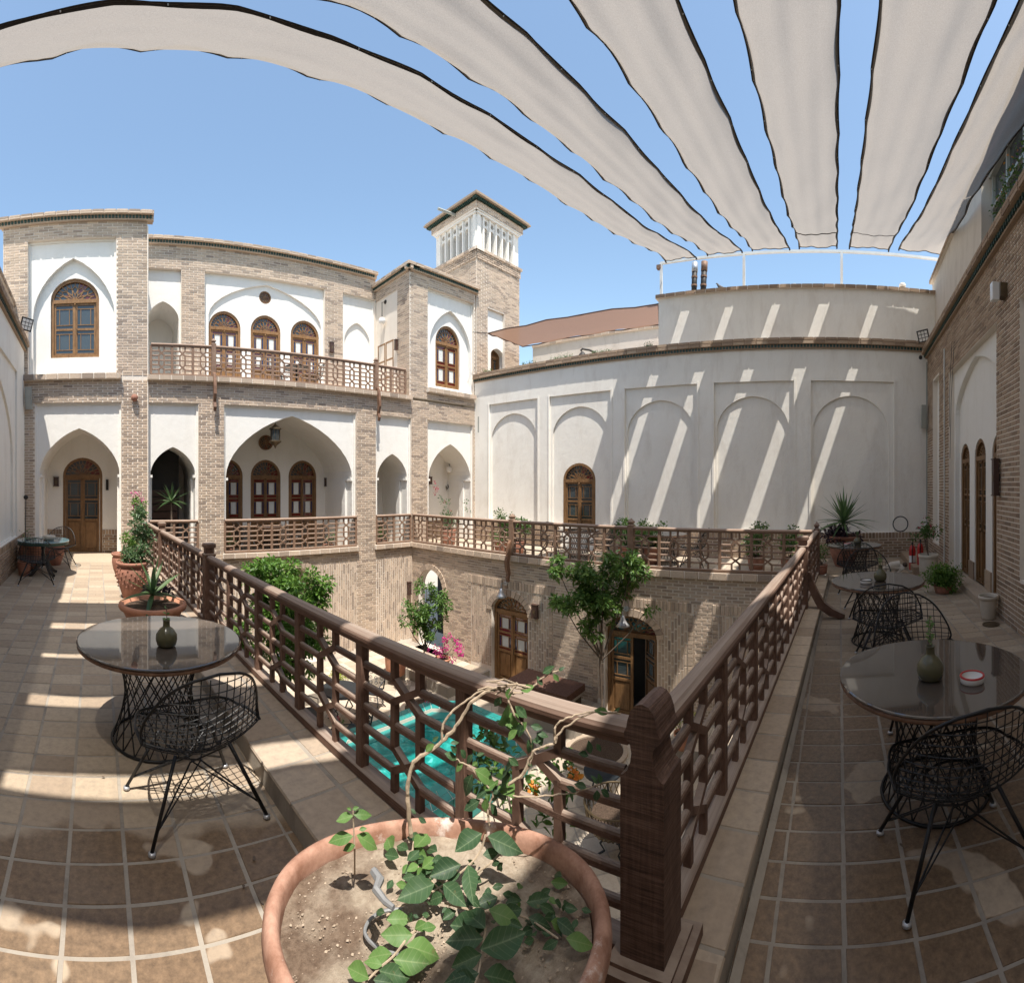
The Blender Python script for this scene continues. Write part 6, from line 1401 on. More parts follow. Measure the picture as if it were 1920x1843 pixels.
def make_chair():
    T = bpy.data.objects.new('wire_chair', None); COL.objects.link(T); WL[T.name] = Vector()
    # centre line of the shell from the front edge of the seat to the top of the back (y, z)
    cl = [(.27, .44), (.2, .42), (.1, .4), (0, .39), (-.1, .39), (-.19, .41), (-.25, .47), (-.285, .56), (-.305, .655), (-.325, .77), (-.335, .87)]
    wd_ = [.12, .235, .3, .325, .33, .33, .325, .305, .26, .19, .0]
    def at(t):
        f = t * 10; i = min(9, int(f)); u = f - i; w = wd_[i] * (1 - u) + wd_[i + 1] * u
        if t > .6: w = .33 * sqrt(max(0, 1 - ((t - .6) / .4) ** 2.2))
        if t < .25: w = .3 * sqrt(max(0, 1 - ((.25 - t) / .27) ** 2)) + .02 * t
        return [cl[i][k] * (1 - u) + cl[i + 1][k] * u for k in (0, 1)], w
    def S_(x, t):
        (y, z), w = at(t); q = (x / .33) ** 2; back = max(0, min(1, (t - .38) / .34)); back = back * back * (3 - 2 * back); return Vector((x, y + q * .17 * back, z + q * (.1 * (1 - back) + .0 * back)))
    for k in range(-7, 8):                                               # wires from front to back
        x = k * .0445; ts = [t / 40 for t in range(41) if at(t / 40)[1] >= abs(x) - .002]
        if len(ts) > 2: b = MB(); b.tube([S_(x, t) for t in ts], .0032, 4); ob_local('seat_wire', b, 'black_iron', T)
    for t in [.03 + .97 * i / 21 for i in range(21)]:
        w = at(t)[1]; b = MB(); b.tube([S_(w * (j / 6 - 1), t) + Vector((0, 0, -.004)) for j in range(13)], .0032, 4); ob_local('cross_wire', b, 'black_iron', T)
    b = MB(); rimp = [S_(at(t / 40)[1], t / 40) for t in range(41)] + [S_(-at(t / 40)[1], t / 40) for t in range(40, -1, -1)]; rimp.append(rimp[0]); b.tube(rimp, .0078, 6, cap=False); ob_local('rim', b, 'black_iron', T, True)
    hub = [(.1, .1), (-.1, .1), (-.1, -.1), (.1, -.1)]
    for (x, y) in ((1, 1), (-1, 1), (-1, -1), (1, -1)):
        b = MB(); b.tube([(x * .15, y * .13, .39), (x * .31, y * .25, .015)], .0105, 6); ob_local('leg', b, 'black_iron', T, True)
        b = MB(); b.lathe([(.006, .02), (.018, .015), (.02, .004), (.014, 0)], (x * .31, y * .25, 0), 10); ob_local('foot', b, 'grey_steel', T, True)
        b = MB(); b.tube([(x * .293, y * .237, .07), (x * .03, y * .03, .27), (-x * .14, -y * .0 + y * .12, .37)], .005, 5); ob_local('strut', b, 'black_iron', T)
        b = MB(); b.tube([(x * .287, y * .232, .08), (-x * .02, y * .05, .28), (-x * .13, -y * .12, .375)], .004, 5); ob_local('strut', b, 'black_iron', T)
    b = MB(); b.tube([(.16 * cos(2 * pi * i / 16), .14 * sin(2 * pi * i / 16), .385) for i in range(17)], .006, 5, cap=False); ob_local('seat_ring', b, 'black_iron', T); return T
t0 = make_table(); c0 = make_chair(); used = [False, False]
def place_table(x, y, label, s=1.0):
    o = t0 if not used[0] else copy_tree(t0); used[0] = True; o.location = (x, y, 0); o.scale = (s, s, 1)
    return tag(o, label, 'table', 'round glass tables on wire bases')
def place_chair(x, y, rz, label, z=0.0):
    o = c0 if not used[1] else copy_tree(c0); used[1] = True; o.location = (x, y, z + .009); o.rotation_euler = (0, 0, rz); o.scale = (1.09, 1.09, 1.05)
    return tag(o, label, 'chair', 'black wire chairs')
place_table(.47, 3.5, 'round dark glass table on a wire base, alone on the sunny left gallery', 1.0)
place_chair(.57, 2.69, radians(10), 'black wire chair in front of the left glass table, casting a net shadow')
place_table(2.84, -.66, 'nearest round glass table on the right gallery, holding the red-rimmed ashtray', .96)
place_chair(2.28, -.64, radians(-84), 'black wire chair nearest the camera at the right edge')
place_chair(3.85, -.75, radians(100), 'wire chair between the first and second right-hand tables')
place_table(5.67, -.6, 'second glass table on the right gallery, with a striped pot and a vase', .92)
place_chair(4.95, -.62, radians(-95), 'wire chair at the near side of the second right-hand table')
place_chair(6.9, -.6, radians(95), 'wire chair between the second and third right-hand tables')
place_table(9.1, -.5, 'farthest glass table on the right gallery, below the yucca', .85)
place_chair(8.35, -.5, radians(-90), 'wire chair at the near side of the farthest right-hand table')
for k, (x, d, lb) in enumerate(((1085, 1.0, 'glass table behind the far rail, before the small arched door'), (1247, 1.0, 'glass table behind the far rail, right of the second post'))):
    p = bx(x, d + .55); place_table(p.x, p.y, lb, .85)
for x, a, lb in ((1040, 1.2, 'wire chair left of the table before the small arched door'), (1128, -1.0, 'wire chair right of the table before the small arched door'), (1205, 1.3, 'wire chair left of the table beyond the second rail post'), (1300, -1.4, 'wire chair right of the table beyond the second rail post')):
    p = bx(x, 1.75); place_chair(p.x, p.y, a + pi / 2, lb)
p = A.pt(A.u(530), 0, -1.0); place_table(p.x, p.y, 'round table under the wide arch of the arcade', .8)
for x, a, lb in ((478, -1.5, 'wire chair left of the table under the wide arch'), (580, 1.4, 'wire chair right of the table under the wide arch')): p = A.pt(A.u(x), 0, -.95); place_chair(p.x, p.y, a, lb)
for x, a, lb in ((545, -1.3, 'dark chair on the upper balcony left of the small table'), (605, 1.4, 'dark chair on the upper balcony right of the small table')): p = A.pt(A.u(x), 0, -.7); place_chair(p.x, p.y, a, lb, ZB - .1)
p = A.pt(A.u(574), ZB - .1, -.7); T = thing('side_table', 'small dark pedestal table on the upper balcony', 'table', p)
b = MB(); b.lathe([(.22, 0), (.03, .05), (.03, .68), (.36, .7), (.36, .74), (.001, .745)], p, 20); ob('pedestal', b, 'black_iron', T)
# blue-green pedestal table in the far left corner
p = Vector((-1.12, 9.85, 0)); T = thing('pedestal_table', 'round blue-green glass table on a black claw foot in the far left corner', 'table', p)
b = MB(); b.lathe([(.001, .72), (.55, .72), (.56, .735), (.55, .75), (.001, .75)], p, 40); ob('tabletop', b, 'table_glass_blue', T); b = MB(); b.lathe([(.5, .66), (.545, .665), (.55, .715), (.5, .718)], p, 40, cap=False); ob('apron', b, 'teal_tile', T)
b = MB(); b.lathe([(.06, .2), (.035, .26), (.05, .4), (.03, .5), (.05, .6), (.16, .68)], p, 14); ob('column', b, 'black_iron', T, True)
for k in range(4):
    a = pi / 4 + k * pi / 2; q = Vector((cos(a), sin(a), 0)); scurve('claw', [(p + q * .04 + Vector((0, 0, .3)), .03), (p + q * .12 + Vector((0, 0, .26)), .04), (p + q * .2 + Vector((0, 0, .14)), .035), (p + q * .3 + Vector((0, 0, .05)), .03), (p + q * .37 + Vector((0, 0, .03)), .025)], .04, Vector((-q.y, q.x, 0)), 'black_iron', T)
place_chair(-1.15, 8.95, .1, 'wire chair in front of the blue-green corner table'); place_chair(-.85, 10.75, pi - .2, 'wire chair behind the blue-green corner table')
for (x, y, r, h, lb) in ((-1.45, 10.4, .3, .62, 'large brown clay jar behind the corner table'), (-1.0, 11.1, .26, .55, 'brown clay jar nearest the arcade in the left corner')):
    q = Vector((x, y, 0)); T = thing('clay_jar', lb, 'jar', q, 'brown clay jars in the left corner'); pot(T, q, r, h, 'dark_terracotta', 'belly')
q = Vector((-1.5, 9.7, .0)); potted('wispy dark plant against the left white wall', q, .14, .3, clumps(q + Vector((0, 0, .8)), .22, 7, .07, .8), 'dark_terracotta', 'cyl', 'leaf_dusty', .06, 120)
b = MB(); b.tube([(-1.68, 10.95, .02), (-1.74, 11.5, 1.55)], .012, 6); T = thing('broom', 'broom leaning in the far left corner', 'broom', (-1.7, 11.2, 0)); ob('handle', b, 'near_black', T); b = MB(); b.sphere((-1.745, 11.52, 1.6), .06, 8, 6); ob('brush_head', b, 'near_black', T)
b = MB(); b.lathe([(.09, 0), (.13, .05), (.13, .1), (.11, .1), (.08, .03)], (-.98, 9.75, .75), 18); tag(ob('wooden_bowl', b, 'glaze_cream', smooth=True), 'small tan bowl on the blue-green corner table', 'bowl')
# small things on the tables
def vase(x, y, z, s, label, sprig='leaf_yellow', n=9, h=.16):
    T = thing('vase', label, 'vase', (x, y, z), 'olive vases on the glass tables'); b = MB()
    b.lathe([(.045 * s, 0), (.068 * s, .012 * s), (.078 * s, .05 * s), (.076 * s, .085 * s), (.05 * s, .125 * s), (.028 * s, .14 * s), (.025 * s, .15 * s), (.025 * s, .185 * s), (.029 * s, .19 * s), (.022 * s, .19 * s), (.02 * s, .15 * s)], (x, y, z), 28); ob('body', b, 'olive_glaze', T, True)
    st = [Vector((x, y, z + .15 * s)), Vector((x + .004, y, z + .15 * s + h * .6)), Vector((x - .004, y + .005, z + .17 * s + h))]; b = MB(); b.tube(st, .003, 5); ob('stem', b, 'bark', T)
    for k in range(n):
        t = k / n; p_ = st[0].lerp(st[2], .25 + .75 * t); a = k * 2.4
        for sg in (0, pi): put_leaf(T, p_, p_ + Vector((cos(a + sg) * .028, sin(a + sg) * .028, .012)), 'young_leaf')
vase(.505, 3.32, .743, 1.0, 'olive vase with a bare twig on the left glass table', n=3, h=.14)
vase(2.72, -.6, .743, 1.05, 'olive vase with a bright sprig on the nearest right-hand table', n=10, h=.2)
vase(5.62, -.62, .743, 1.0, 'olive vase with yellowing leaves on the second right-hand table', n=6, h=.15)
vase(9.05, -.55, .743, 1.0, 'small olive vase on the farthest right-hand table', n=4, h=.1)
def dish(x, y, z, label, striped=False):
    T = thing('ashtray', label, 'ashtray', (x, y, z)); b = MB(); b.lathe([(.062, 0), (.07, .004), (.073, .036), (.071, .04), (.063, .04), (.06, .012), (.001, .01)], (x, y, z), 32); ob('bowl', b, 'white_ceramic', T, True)
    b = MB(); b.lathe([(.0735, .034), (.0745, .039), (.072, .0425), (.062, .0425), (.0615, .038)], (x, y, z), 32, cap=False); ob('painted_rim', b, 'near_black' if striped else 'red_paint', T, True)
dish(2.62, -.83, .743, 'white ceramic ashtray with a red rim'); dish(5.5, -.44, .743, 'pale ashtray with a dark stripe beside the olive vase', True); dish(9.0, -.36, .743, 'small white dish on the farthest right-hand table')
# ------------------------------------------------------------------ lamps, boxes and other things on the walls
def sconce(W, u, z, off, label, w=.14, h=.24):
    T = thing('wall_lamp', label, 'wall lamp', W.pt(u, z, off), 'dark wooden wall lamps'); b = MB(); b.wbox(W, u - w / 2, u + w / 2, z - h / 2, z + h / 2, off + .03, off + .11); ob('box', b, 'dark_brown', T)
    b = MB(); b.wbox(W, u - w / 2 - .012, u + w / 2 + .012, z + h / 2, z + h / 2 + .015, off + .02, off + .12); ob('lid', b, 'dark_brown', T); b = MB(); b.wbox(W, u - w / 2 - .012, u + w / 2 + .012, z - h / 2 - .015, z - h / 2, off + .02, off + .12); ob('bottom', b, 'dark_brown', T)
    b = MB(); b.wbox(W, u - .03, u + .03, z - .05, z + .05, off, off + .03); ob('mount', b, 'near_black', T); b = MB(); b.wbox(W, u - .028, u + .028, z - .06, z + .03, off + .11, off + .114); ob('cut_out', b, 'bronze', T)
sconce(A, A.u(106, -1.5), A.z(106, 903, -1.5), -1.5, 'square dark lamp left of the gallery door'); sconce(A, A.u(611, -1.9), A.z(611, 904, -1.9), -1.9, 'tilted dark lamp at the right end under the wide arch'); sconce(A, A.u(804, -1.2), A.z(804, 901, -1.2), -1.2, 'dark lamp among red flowers in the right arch')
sconce(S, S.u(620.5), S.z(620, 652), 0, 'dark lamp on the brick strip of the set-back wall', .13, .3); sconce(RS, RS.u(746), RS.z(746, 647), 0, 'dark lamp beside the balcony side door', .1, .3)
sconce(BL, BL.u(1006), BL.z(1006, 1145), 0, 'brown lamp right of the closed courtyard door', .16, .3); sconce(A, A.u(765), A.z(765, 1102), 0, 'brown lamp on the chevron wall near the inner corner', .12, .36); sconce(C, C.u(1875), C.z(1875, 895), 0, 'dark slab lamp on the near brick pier', .1, .5)
p = A.pt(A.u(201, -1.5), A.z(201, 908, -1.5), -1.45); b = MB(); b.wbox(A, A.u(198.5, -1.5), A.u(203.5, -1.5), A.z(201, 919, -1.5), A.z(201, 899, -1.5), -1.5, -1.46); tag(ob('wall_ornament', b, 'near_black'), 'slim dark ornament hanging right of the gallery door', 'ornament')
def lantern(c, label):
    T = thing('hanging_lantern', label, 'lantern', c); b = MB(); b.lathe([(.001, .34), (.03, .3), (.1, .24), (.17, .2), (.17, .17), (.13, .165)], c, 12); ob('roof', b, 'bronze', T)
    b = MB(); b.lathe([(.125, -.13), (.125, .165)], c, 12); ob('glass', b, 'glass_dark', T)
    for k in range(12): b = MB(); a = 2 * pi * k / 12; b.tube([c + Vector((.13 * cos(a), .13 * sin(a), -.13)), c + Vector((.13 * cos(a), .13 * sin(a), .165))], .006, 4); ob('bar', b, 'bronze', T)
    b = MB(); b.lathe([(.13, -.13), (.17, -.14), (.17, -.17), (.08, -.24), (.04, -.27), (.001, -.36)], c, 12); ob('base', b, 'bronze', T); b = MB(); b.tube([c + Vector((0, 0, .33)), c + Vector((0, 0, .62))], .006, 5); ob('chain', b, 'bronze', T)
r_ = A.r(516, -.3); lantern(p3(516, 817, r_), 'brass lantern hanging in the wide pointed arch')
def floodlight(c, d, up, label, s=.17):
    T = thing('floodlight', label, 'floodlight', c, 'flat led floodlights'); d = d.normalized(); x = d.cross(up).normalized(); y = x.cross(d).normalized()
    def bxx(a0, a1, b0, b1, o0, o1, nm_, m_):
        b = MB(); b.hexa([c + x * a + y * bb + d * o for o in (o1, o0) for a, bb in ((a0, b0), (a1, b0), (a1, b1), (a0, b1))]); ob(nm_, b, m_, T)
    bxx(-s, s, -s, s, -.03, .0, 'housing', 'near_black')
    for i in range(3):
        for j in range(3): bxx(-s * .8 + i * s * .56, -s * .8 + i * s * .56 + s * .46, -s * .8 + j * s * .56, -s * .8 + j * s * .56 + s * .46, .0, .012, 'led_panel', 'white_ceramic')
    b = MB(); b.tube([c - d * .03, c - d * .15], .015, 5); ob('arm', b, 'near_black', T)
floodlight(p3(1731, 630, 11.9), Vector((-.8, .35, -.3)), Vector((.15, .1, 1)), 'floodlight at the corner of the white wall and the right facade', .15); floodlight(p3(50, 608, 11.3), Vector((.35, -.8, -.25)), Vector((.2, 0, 1)), 'floodlight on the brick corner above the left arch', .15)
def speaker(c, W, label, tilt=.12, h=.5, w=.13):
    T = thing('speaker', label, 'speaker', c, 'grey column speakers'); M_ = Matrix.Translation(c) @ Matrix.Rotation(tilt, 4, W.d.xyz) ; b = MB(); P = lambda u, z, o: M_ @ (W.d * u + W.n * o + Vector((0, 0, z)))
    b.hexa([P(-w / 2, -h / 2, .1), P(w / 2, -h / 2, .1), P(w / 2, h / 2, .1), P(-w / 2, h / 2, .1), P(-w / 2, -h / 2, 0), P(w / 2, -h / 2, 0), P(w / 2, h / 2, 0), P(-w / 2, h / 2, 0)]); ob('cabinet', b, 'speaker_grey', T)
    b = MB(); b.hexa([P(-w * .35, -h * .42, .105), P(w * .35, -h * .42, .105), P(w * .35, h * .42, .105), P(-w * .35, h * .42, .105), P(-w * .35, -h * .42, .099), P(w * .35, -h * .42, .099), P(w * .35, h * .42, .099), P(-w * .35, h * .42, .099)]); ob('grille', b, 'dark_brown' if False else 'speaker_grey', T)
    b = MB(); b.tube([c, c - W.n * .14], .02, 5); ob('mount', b, 'near_black', T)
speaker(A.pt(A.u(56), A.z(56, 748), .12), A, 'tilted column speaker on the brick corner over the left arch', .2, .55, .16); speaker(A.pt(A.u(893), A.z(893, 797), .1), A, 'small column speaker where the facade meets the white wall', .0, .55); speaker(B.pt(B.u(1729), B.z(1729, 783), .14), B, 'column speaker on the white wall by the right corner', .12, .62, .14)
p = p3(1726, 671, 11.8); T = thing('security_camera', 'small dark security camera below the right corner floodlight', 'camera', p); b = MB(); b.tube([p, p + Vector((.25, -.05, .1))], .045, 8); ob('body', b, 'near_black', T); b = MB(); b.tube([p + Vector((.2, -.04, .08)), p + Vector((.5, -.15, .12))], .015, 5); ob('arm', b, 'glaze_cream', T)
p = C.pt(C.u(1886), C.z(1886, 548), .0); T = thing('alarm_box', 'white box with a dark lamp high on the right brick wall', 'alarm', p); b = MB(); u_, z_ = C.u(1886), C.z(1886, 548); b.wbox(C, u_ - .09, u_ + .02, z_ - .12, z_ + .12, .1, .2); ob('box', b, 'white_ceramic', T); b = MB(); b.wbox(C, u_ - .07, u_ + .08, z_ - .09, z_ + .1, 0, .1); ob('mount', b, 'bronze', T)
c = A.pt(A.u(252), A.z(252, 747), .08); T = thing('alarm_bell', 'round dark red bell on the brick pillar', 'bell', c); b = MB(); b.sphere(c, .09, 12, 8); ob('dome', b, 'dark_terracotta', T, True); b = MB(); b.tube([c, c - A.n * .08], .03, 6); ob('mount', b, 'near_black', T)
def globe(c, n, label):
    T = thing('globe_lamp', label, 'lamp', c, 'white globe lamps'); b = MB(); b.sphere(c, .12, 14, 10); ob('globe', b, 'white_ceramic', T, True); b = MB(); b.tube([c + Vector((0, 0, .1)), c + Vector((0, 0, .62)), c + Vector((0, 0, .66)) - n * .15], .013, 5); ob('rod', b, 'near_black', T); b = MB(); b.tube([c + Vector((0, 0, .66)) - n * .12, c + Vector((0, 0, .66)) - n * .2], .07, 10); ob('rose', b, 'near_black', T)
globe(RS.pt(RS.u(722), RS.z(722, 603), .12), RS.n, 'white globe lamp on the side wall of the upper block'); globe(A.pt(A.u(843, -1.0), A.z(843, 880, -1.0), -1.02), A.n, 'white globe lamp above the painted lettering')
def bell_lamp(W, u, z, label):
    c = W.pt(u, z, .22); T = thing('wall_lamp', label, 'wall lamp', c, 'metal bell lamps over the courtyard doors'); b = MB(); b.lathe([(.15, -.12), (.1, -.07), (.05, .02), (.04, .1)], c, 16); ob('shade', b, 'grey_steel', T, True); b = MB(); b.tube([c + Vector((0, 0, .1)), c + Vector((0, 0, .22)), c + Vector((0, 0, .2)) - W.n * .2], .013, 5); ob('arm', b, 'grey_steel', T); b = MB(); b.tube([c + Vector((0, 0, .2)) - W.n * .16, c + Vector((0, 0, .2)) - W.n * .22], .06, 8); ob('rose', b, 'grey_steel', T)
bell_lamp(BL, BL.u(950), BL.z(950, 1108), 'silver bell lamp over the closed courtyard door'); bell_lamp(BL, BL.u(1176), BL.z(1176, 1158), 'silver bell lamp over the open courtyard door')
# fire extinguishers and the cat
for (x, y, h, r, lb, bl) in ((10.25, -1.85, .62, .075, 'red fire extinguisher with a white label beside the cream pot', 1), (10.0, -1.98, .7, .07, 'taller dark-headed fire extinguisher against the right wall', 0)):
    p = Vector((x, y, .0)); T = thing('fire_extinguisher', lb, 'fire extinguisher', p, 'fire extinguishers'); z0 = .17 if y < -1.95 or True else 0
    p = Vector((x, y, .0)); b = MB(); b.lathe([(r * .9, 0), (r, .02), (r, h * .75), (r * .8, h * .85), (r * .3, h * .92)], p, 16); ob('cylinder', b, 'red_paint', T, True); b = MB(); b.lathe([(r * .32, h * .9), (r * .3, h), (.001, h)], p, 8); b.box(x - .07, x + .03, y - .012, y + .012, h - .01, h + .02); ob('valve', b, 'near_black', T)
    b = MB(); b.tube([p + Vector((-.03, 0, h)), p + Vector((-.1, .02, h * .85)), p + Vector((-.1, .02, h * .3))], .012, 5); ob('hose', b, 'near_black', T)
    if bl: b = MB(); b.lathe([(r + .002, h * .3), (r + .002, h * .55)], p, 16); ob('paper_label', b, 'white_ceramic', T)
b = MB(); b.tube([(10.5 , -1.62 + .17 * cos(t * pi / 12), 1.02 + .17 * sin(t * pi / 12)) for t in range(25)], .014, 5); tag(ob('hose_hoop', b, 'near_black'), 'black hoop standing out above the fire extinguishers', 'hoop')
cat_ = thing('cat', 'white and brown cat crouching nose-down beside the step', 'cat', (9.9, -1.3, 0))
def skin(name, nodes, edges, m, parent):
    me = bpy.data.meshes.new(name); me.from_pydata([n_[0] for n_ in nodes], edges, []); o = bpy.data.objects.new(name, me); link(o, parent)
    md = o.modifiers.new('skin', 'SKIN'); md.use_smooth_shade = True
    for i, n_ in enumerate(nodes): me.skin_vertices[0].data[i].radius = (n_[1], n_[1])
    me.skin_vertices[0].data[0].use_root = True; o.modifiers.new('sub', 'SUBSURF').render_levels = 2; me.materials.append(MATS[m]); return o
cx, cy = 9.9, -1.42
nd = [((cx, cy, .19), .095), ((cx, cy + .12, .17), .085), ((cx, cy + .22, .12), .05), ((cx, cy + .3, .085), .052), ((cx, cy + .36, .06), .03), ((cx, cy - .13, .21), .1), ((cx + .01, cy - .22, .15), .05), ((cx + .02, cy - .3, .05), .02), ((cx + .03, cy - .42, .03), .016),
      ((cx - .06, cy + .14, .1), .032), ((cx - .06, cy + .2, .02), .022), ((cx + .06, cy + .14, .1), .032), ((cx + .06, cy + .2, .02), .022), ((cx - .07, cy - .13, .12), .05), ((cx - .08, cy - .05, .05), .028), ((cx - .08, cy + .02, .015), .022), ((cx + .07, cy - .13, .12), .05), ((cx + .08, cy - .05, .05), .028), ((cx + .08, cy + .02, .015), .022),
      ((cx - .03, cy + .29, .135), .014), ((cx - .035, cy + .29, .16), .006), ((cx + .03, cy + .29, .135), .014), ((cx + .035, cy + .29, .16), .006)]
for i, ((x, y, z), r) in enumerate(nd): nd[i] = ((x, y, z), r)
sk = skin('body', nd, [(0, 1), (1, 2), (2, 3), (3, 4), (0, 5), (5, 6), (6, 7), (7, 8), (1, 9), (9, 10), (1, 11), (11, 12), (5, 13), (13, 14), (14, 15), (5, 16), (16, 17), (17, 18), (3, 19), (19, 20), (3, 21), (21, 22)], 'cat_fur', cat_)
b = MB(); b.sphere((cx - .005, cy + .31, .1), .05, 10, 7, 0, (1.08, .9, .9)); ob('brown_head_patch', b, 'cat_dark', cat_, True)
b = MB(); b.sphere((cx - .03, cy - .2, .2), .062, 10, 7, 0, (1, .9, .9)); ob('brown_rump_patch', b, 'cat_dark', cat_, True)
# drain cover
p = fl(1858, 1172); b = MB(); b.lathe([(.12, .01), (.12, .016), (.1, .018), (.09, .014), (.001, .014)], p, 24); tag(ob('drain_cover', b, 'bronze'), 'small round metal drain cover in the right gallery floor', 'drain cover')
# ------------------------------------------------------------------ on the roofs
for (x, xt, yb, yt, r_, lb, mt_) in ((1301, 1303, 548, 493, .085, 'dark stove pipe with a silver cap on the parapet', 'grey_steel'), (1318, 1321, 545, 491, .09, 'rusty capped stove pipe right of the silver-capped one', 'rusty_steel')):
    R_ = PB.r(x, -.6); p, q_ = p3(x, 556, R_), p3(xt, yt, R_); T = thing('stove_pipe', lb, 'chimney', p, 'stove pipes on the parapet')
    m1 = p.lerp(q_, .75); b = MB(); b.tube([p, m1], r_, 10); ob('pipe', b, 'near_black', T, True)
    for k in (.3, .55): b = MB(); c_ = p.lerp(q_, k); b.tube([c_, c_ + Vector((0, 0, .05))], r_ * 1.12, 10); ob('clamp', b, 'rusty_steel', T)
    b = MB(); b.tube([m1 - Vector((0, 0, .02)), q_], r_ * 1.12, 10); ob('cap', b, mt_, T, True)
for x, y, h, r_, lb in ((1692, 535, .22, .1, 'white vent pipe on the parapet near the right facade'), (1490, 532, .1, .12, 'low white vent cap in the middle of the parapet'), (1619, 536, .07, .1, 'tiny white vent cap right of the middle post'), (1262, 547, .07, .14, 'low pale vent cap at the left end of the parapet')):
    R_ = PB.r(x, -.25); p = p3(x, y, R_); p.z = zP + .1; T = thing('roof_vent', lb, 'vent', p, 'vent pipes on the parapet'); b = MB(); b.lathe([(r_ * .8, -.1), (r_ * .8, h * .7)], p, 14); ob('pipe', b, 'glaze_cream', T, True); b = MB(); b.lathe([(r_, h * .7), (r_, h), (r_ * .7, h * 1.15), (.001, h * 1.18)], p, 14); ob('cap', b, 'white_ceramic', T, True)
p = p3(1352, 541, PB.r(1352, -.1)); p.z = zP + .16; T = thing('pigeon', 'grey pigeon perched on the parapet edge', 'pigeon', p)
skin('body', [((p.x, p.y, p.z + .02), .055), ((p.x, p.y + .07, p.z + .06), .045), ((p.x, p.y + .1, p.z + .12), .03), ((p.x, p.y + .12, p.z + .145), .024), ((p.x, p.y + .155, p.z + .14), .006), ((p.x, p.y - .1, p.z - .02), .03), ((p.x, p.y - .2, p.z - .05), .018), ((p.x + .02, p.y, p.z - .06), .008), ((p.x - .02, p.y, p.z - .06), .008)], [(0, 1), (1, 2), (2, 3), (3, 4), (0, 5), (5, 6), (0, 7), (0, 8)], 'pigeon_grey', T)
R_ = B.r(1100, -.4); T = thing('roof_lamp', 'black curved lamp standing on the edge of the roof terrace', 'lamp', p3(1092, 672, R_)); b = MB(); b.tube([p3(1125, 668, R_), p3(1118, 662, R_), p3(1105, 656, R_), p3(1092, 654, R_), p3(1089, 658, R_)], .035, 6); ob('arm', b, 'near_black', T); b = MB(); c_ = p3(1092, 667, R_); b.lathe([(.16, -.04), (.1, .04), (.04, .12), (.001, .14)], c_, 12); ob('shade', b, 'near_black', T)
for x0, x1, lb, n_, m_ in ((975, 1000, 'small green weeds on the roof edge near the tower', 5, 'leaf_dusty'), (1028, 1068, 'dry weeds on the roof edge', 9, 'leaf_orange'), (1108, 1142, 'weeds beside the roof lamp', 6, 'leaf_dusty'), (905, 918, 'weeds at the foot of the tower', 4, 'leaf_green'), (1205, 1220, 'dry grass tufts by the parapet corner', 4, 'leaf_dusty')):
    b = MB(); pc_ = B.pt(B.u((x0 + x1) / 2, -.1), zB + .26, -.1); T = thing('weeds', lb, 'weeds', pc_, 'weeds on the roof edge')
    for k in range(n_ * 9):
        u_ = random.uniform(B.u(x0), B.u(x1)); p = B.pt(u_, zB + .24, random.uniform(-.25, -.05)); hh = random.uniform(.08, .24); d = Vector((random.uniform(-.4, .4), random.uniform(-.4, .4), 1)).normalized(); b.leaf(p, d, Vector((1, 0, 0)), hh, .015, random.random(), .1)
        for _ in range(3): b.leaf(p + d * hh * random.uniform(.4, 1), Vector((random.uniform(-1, 1), random.uniform(-1, 1), .4)), Vector((0, 0, 1)), .05, .02, random.random())
    ob('blades', b, 'leaf_dusty' if m_ == 'leaf_orange' else m_, T, joined=True, kind='stuff')
# flower box and plants over the right cornice
T = thing('flower_box', 'long planter with yellow flowers on the cornice below the penthouse panes', 'flower box', C.pt(C.u(1905), zC + .25, -.2)); ub_ = C.u(1858)
b = MB(); b.wbox(C, ub_, ub_ + 4.2, zC + .22, zC + .42, -.35, -.08); ob('box', b, 'brown_brick', T)
bl = [(C.pt(ub_ + .15 + .22 * k, zC + .72 + .12 * sin(k * 2.1) + (.3 if k % 3 == 2 else 0), -.12), .17) for k in range(18)]; leafy(T, 'foliage', bl, 'leaf_green', .05, .5, 260); leafy(T, 'flowers', [(Vector(c_) + Vector((0, 0, .25)), .12) for c_, _ in bl[::2]], 'leaf_orange', .04, .8, 60)
# ------------------------------------------------------------------ courtyard furniture
p = rt(1045, 9.75, PLINTH); p = BL.pt(BL.u(1052), PLINTH, .62); T = thing('chest', 'carved chest covered with a fringed dark carpet between the two courtyard doors', 'chest', p)
u_ = BL.u(1052); b = MB(); b.wbox(BL, u_ - .72, u_ + .72, PLINTH, PLINTH + .46, .3, .95); ob('box', b, 'bronze', T)
for k in range(6):
    for j in range(2): b = MB(); b.wbox(BL, u_ - .68 + k * .23, u_ - .68 + k * .23 + .2, PLINTH + .04 + j * .2, PLINTH + .21 + j * .2, .95, .965); wbar(b, BL, (u_ - .68 + k * .23, PLINTH + .05 + j * .2), (u_ - .48 + k * .23, PLINTH + .2 + j * .2), .02, .965, .975); ob('carved_panel', b, 'dark_brown', T)
CPT = thing('carpet', 'dark red patterned carpet with fringes draped over the chest', 'carpet', BL.pt(u_, PLINTH + .47, .62)); b = MB(); b.wbox(BL, u_ - .78, u_ + .78, PLINTH + .462, PLINTH + .482, .24, 1.0); b.wbox(BL, u_ - .78, u_ + .78, PLINTH + .36, PLINTH + .4615, .985, 1.0); b.wbox(BL, u_ + .765, u_ + .78, PLINTH + .33, PLINTH + .4615, .24, .984); ob('pile', b, 'carpet', CPT)
b = MB()
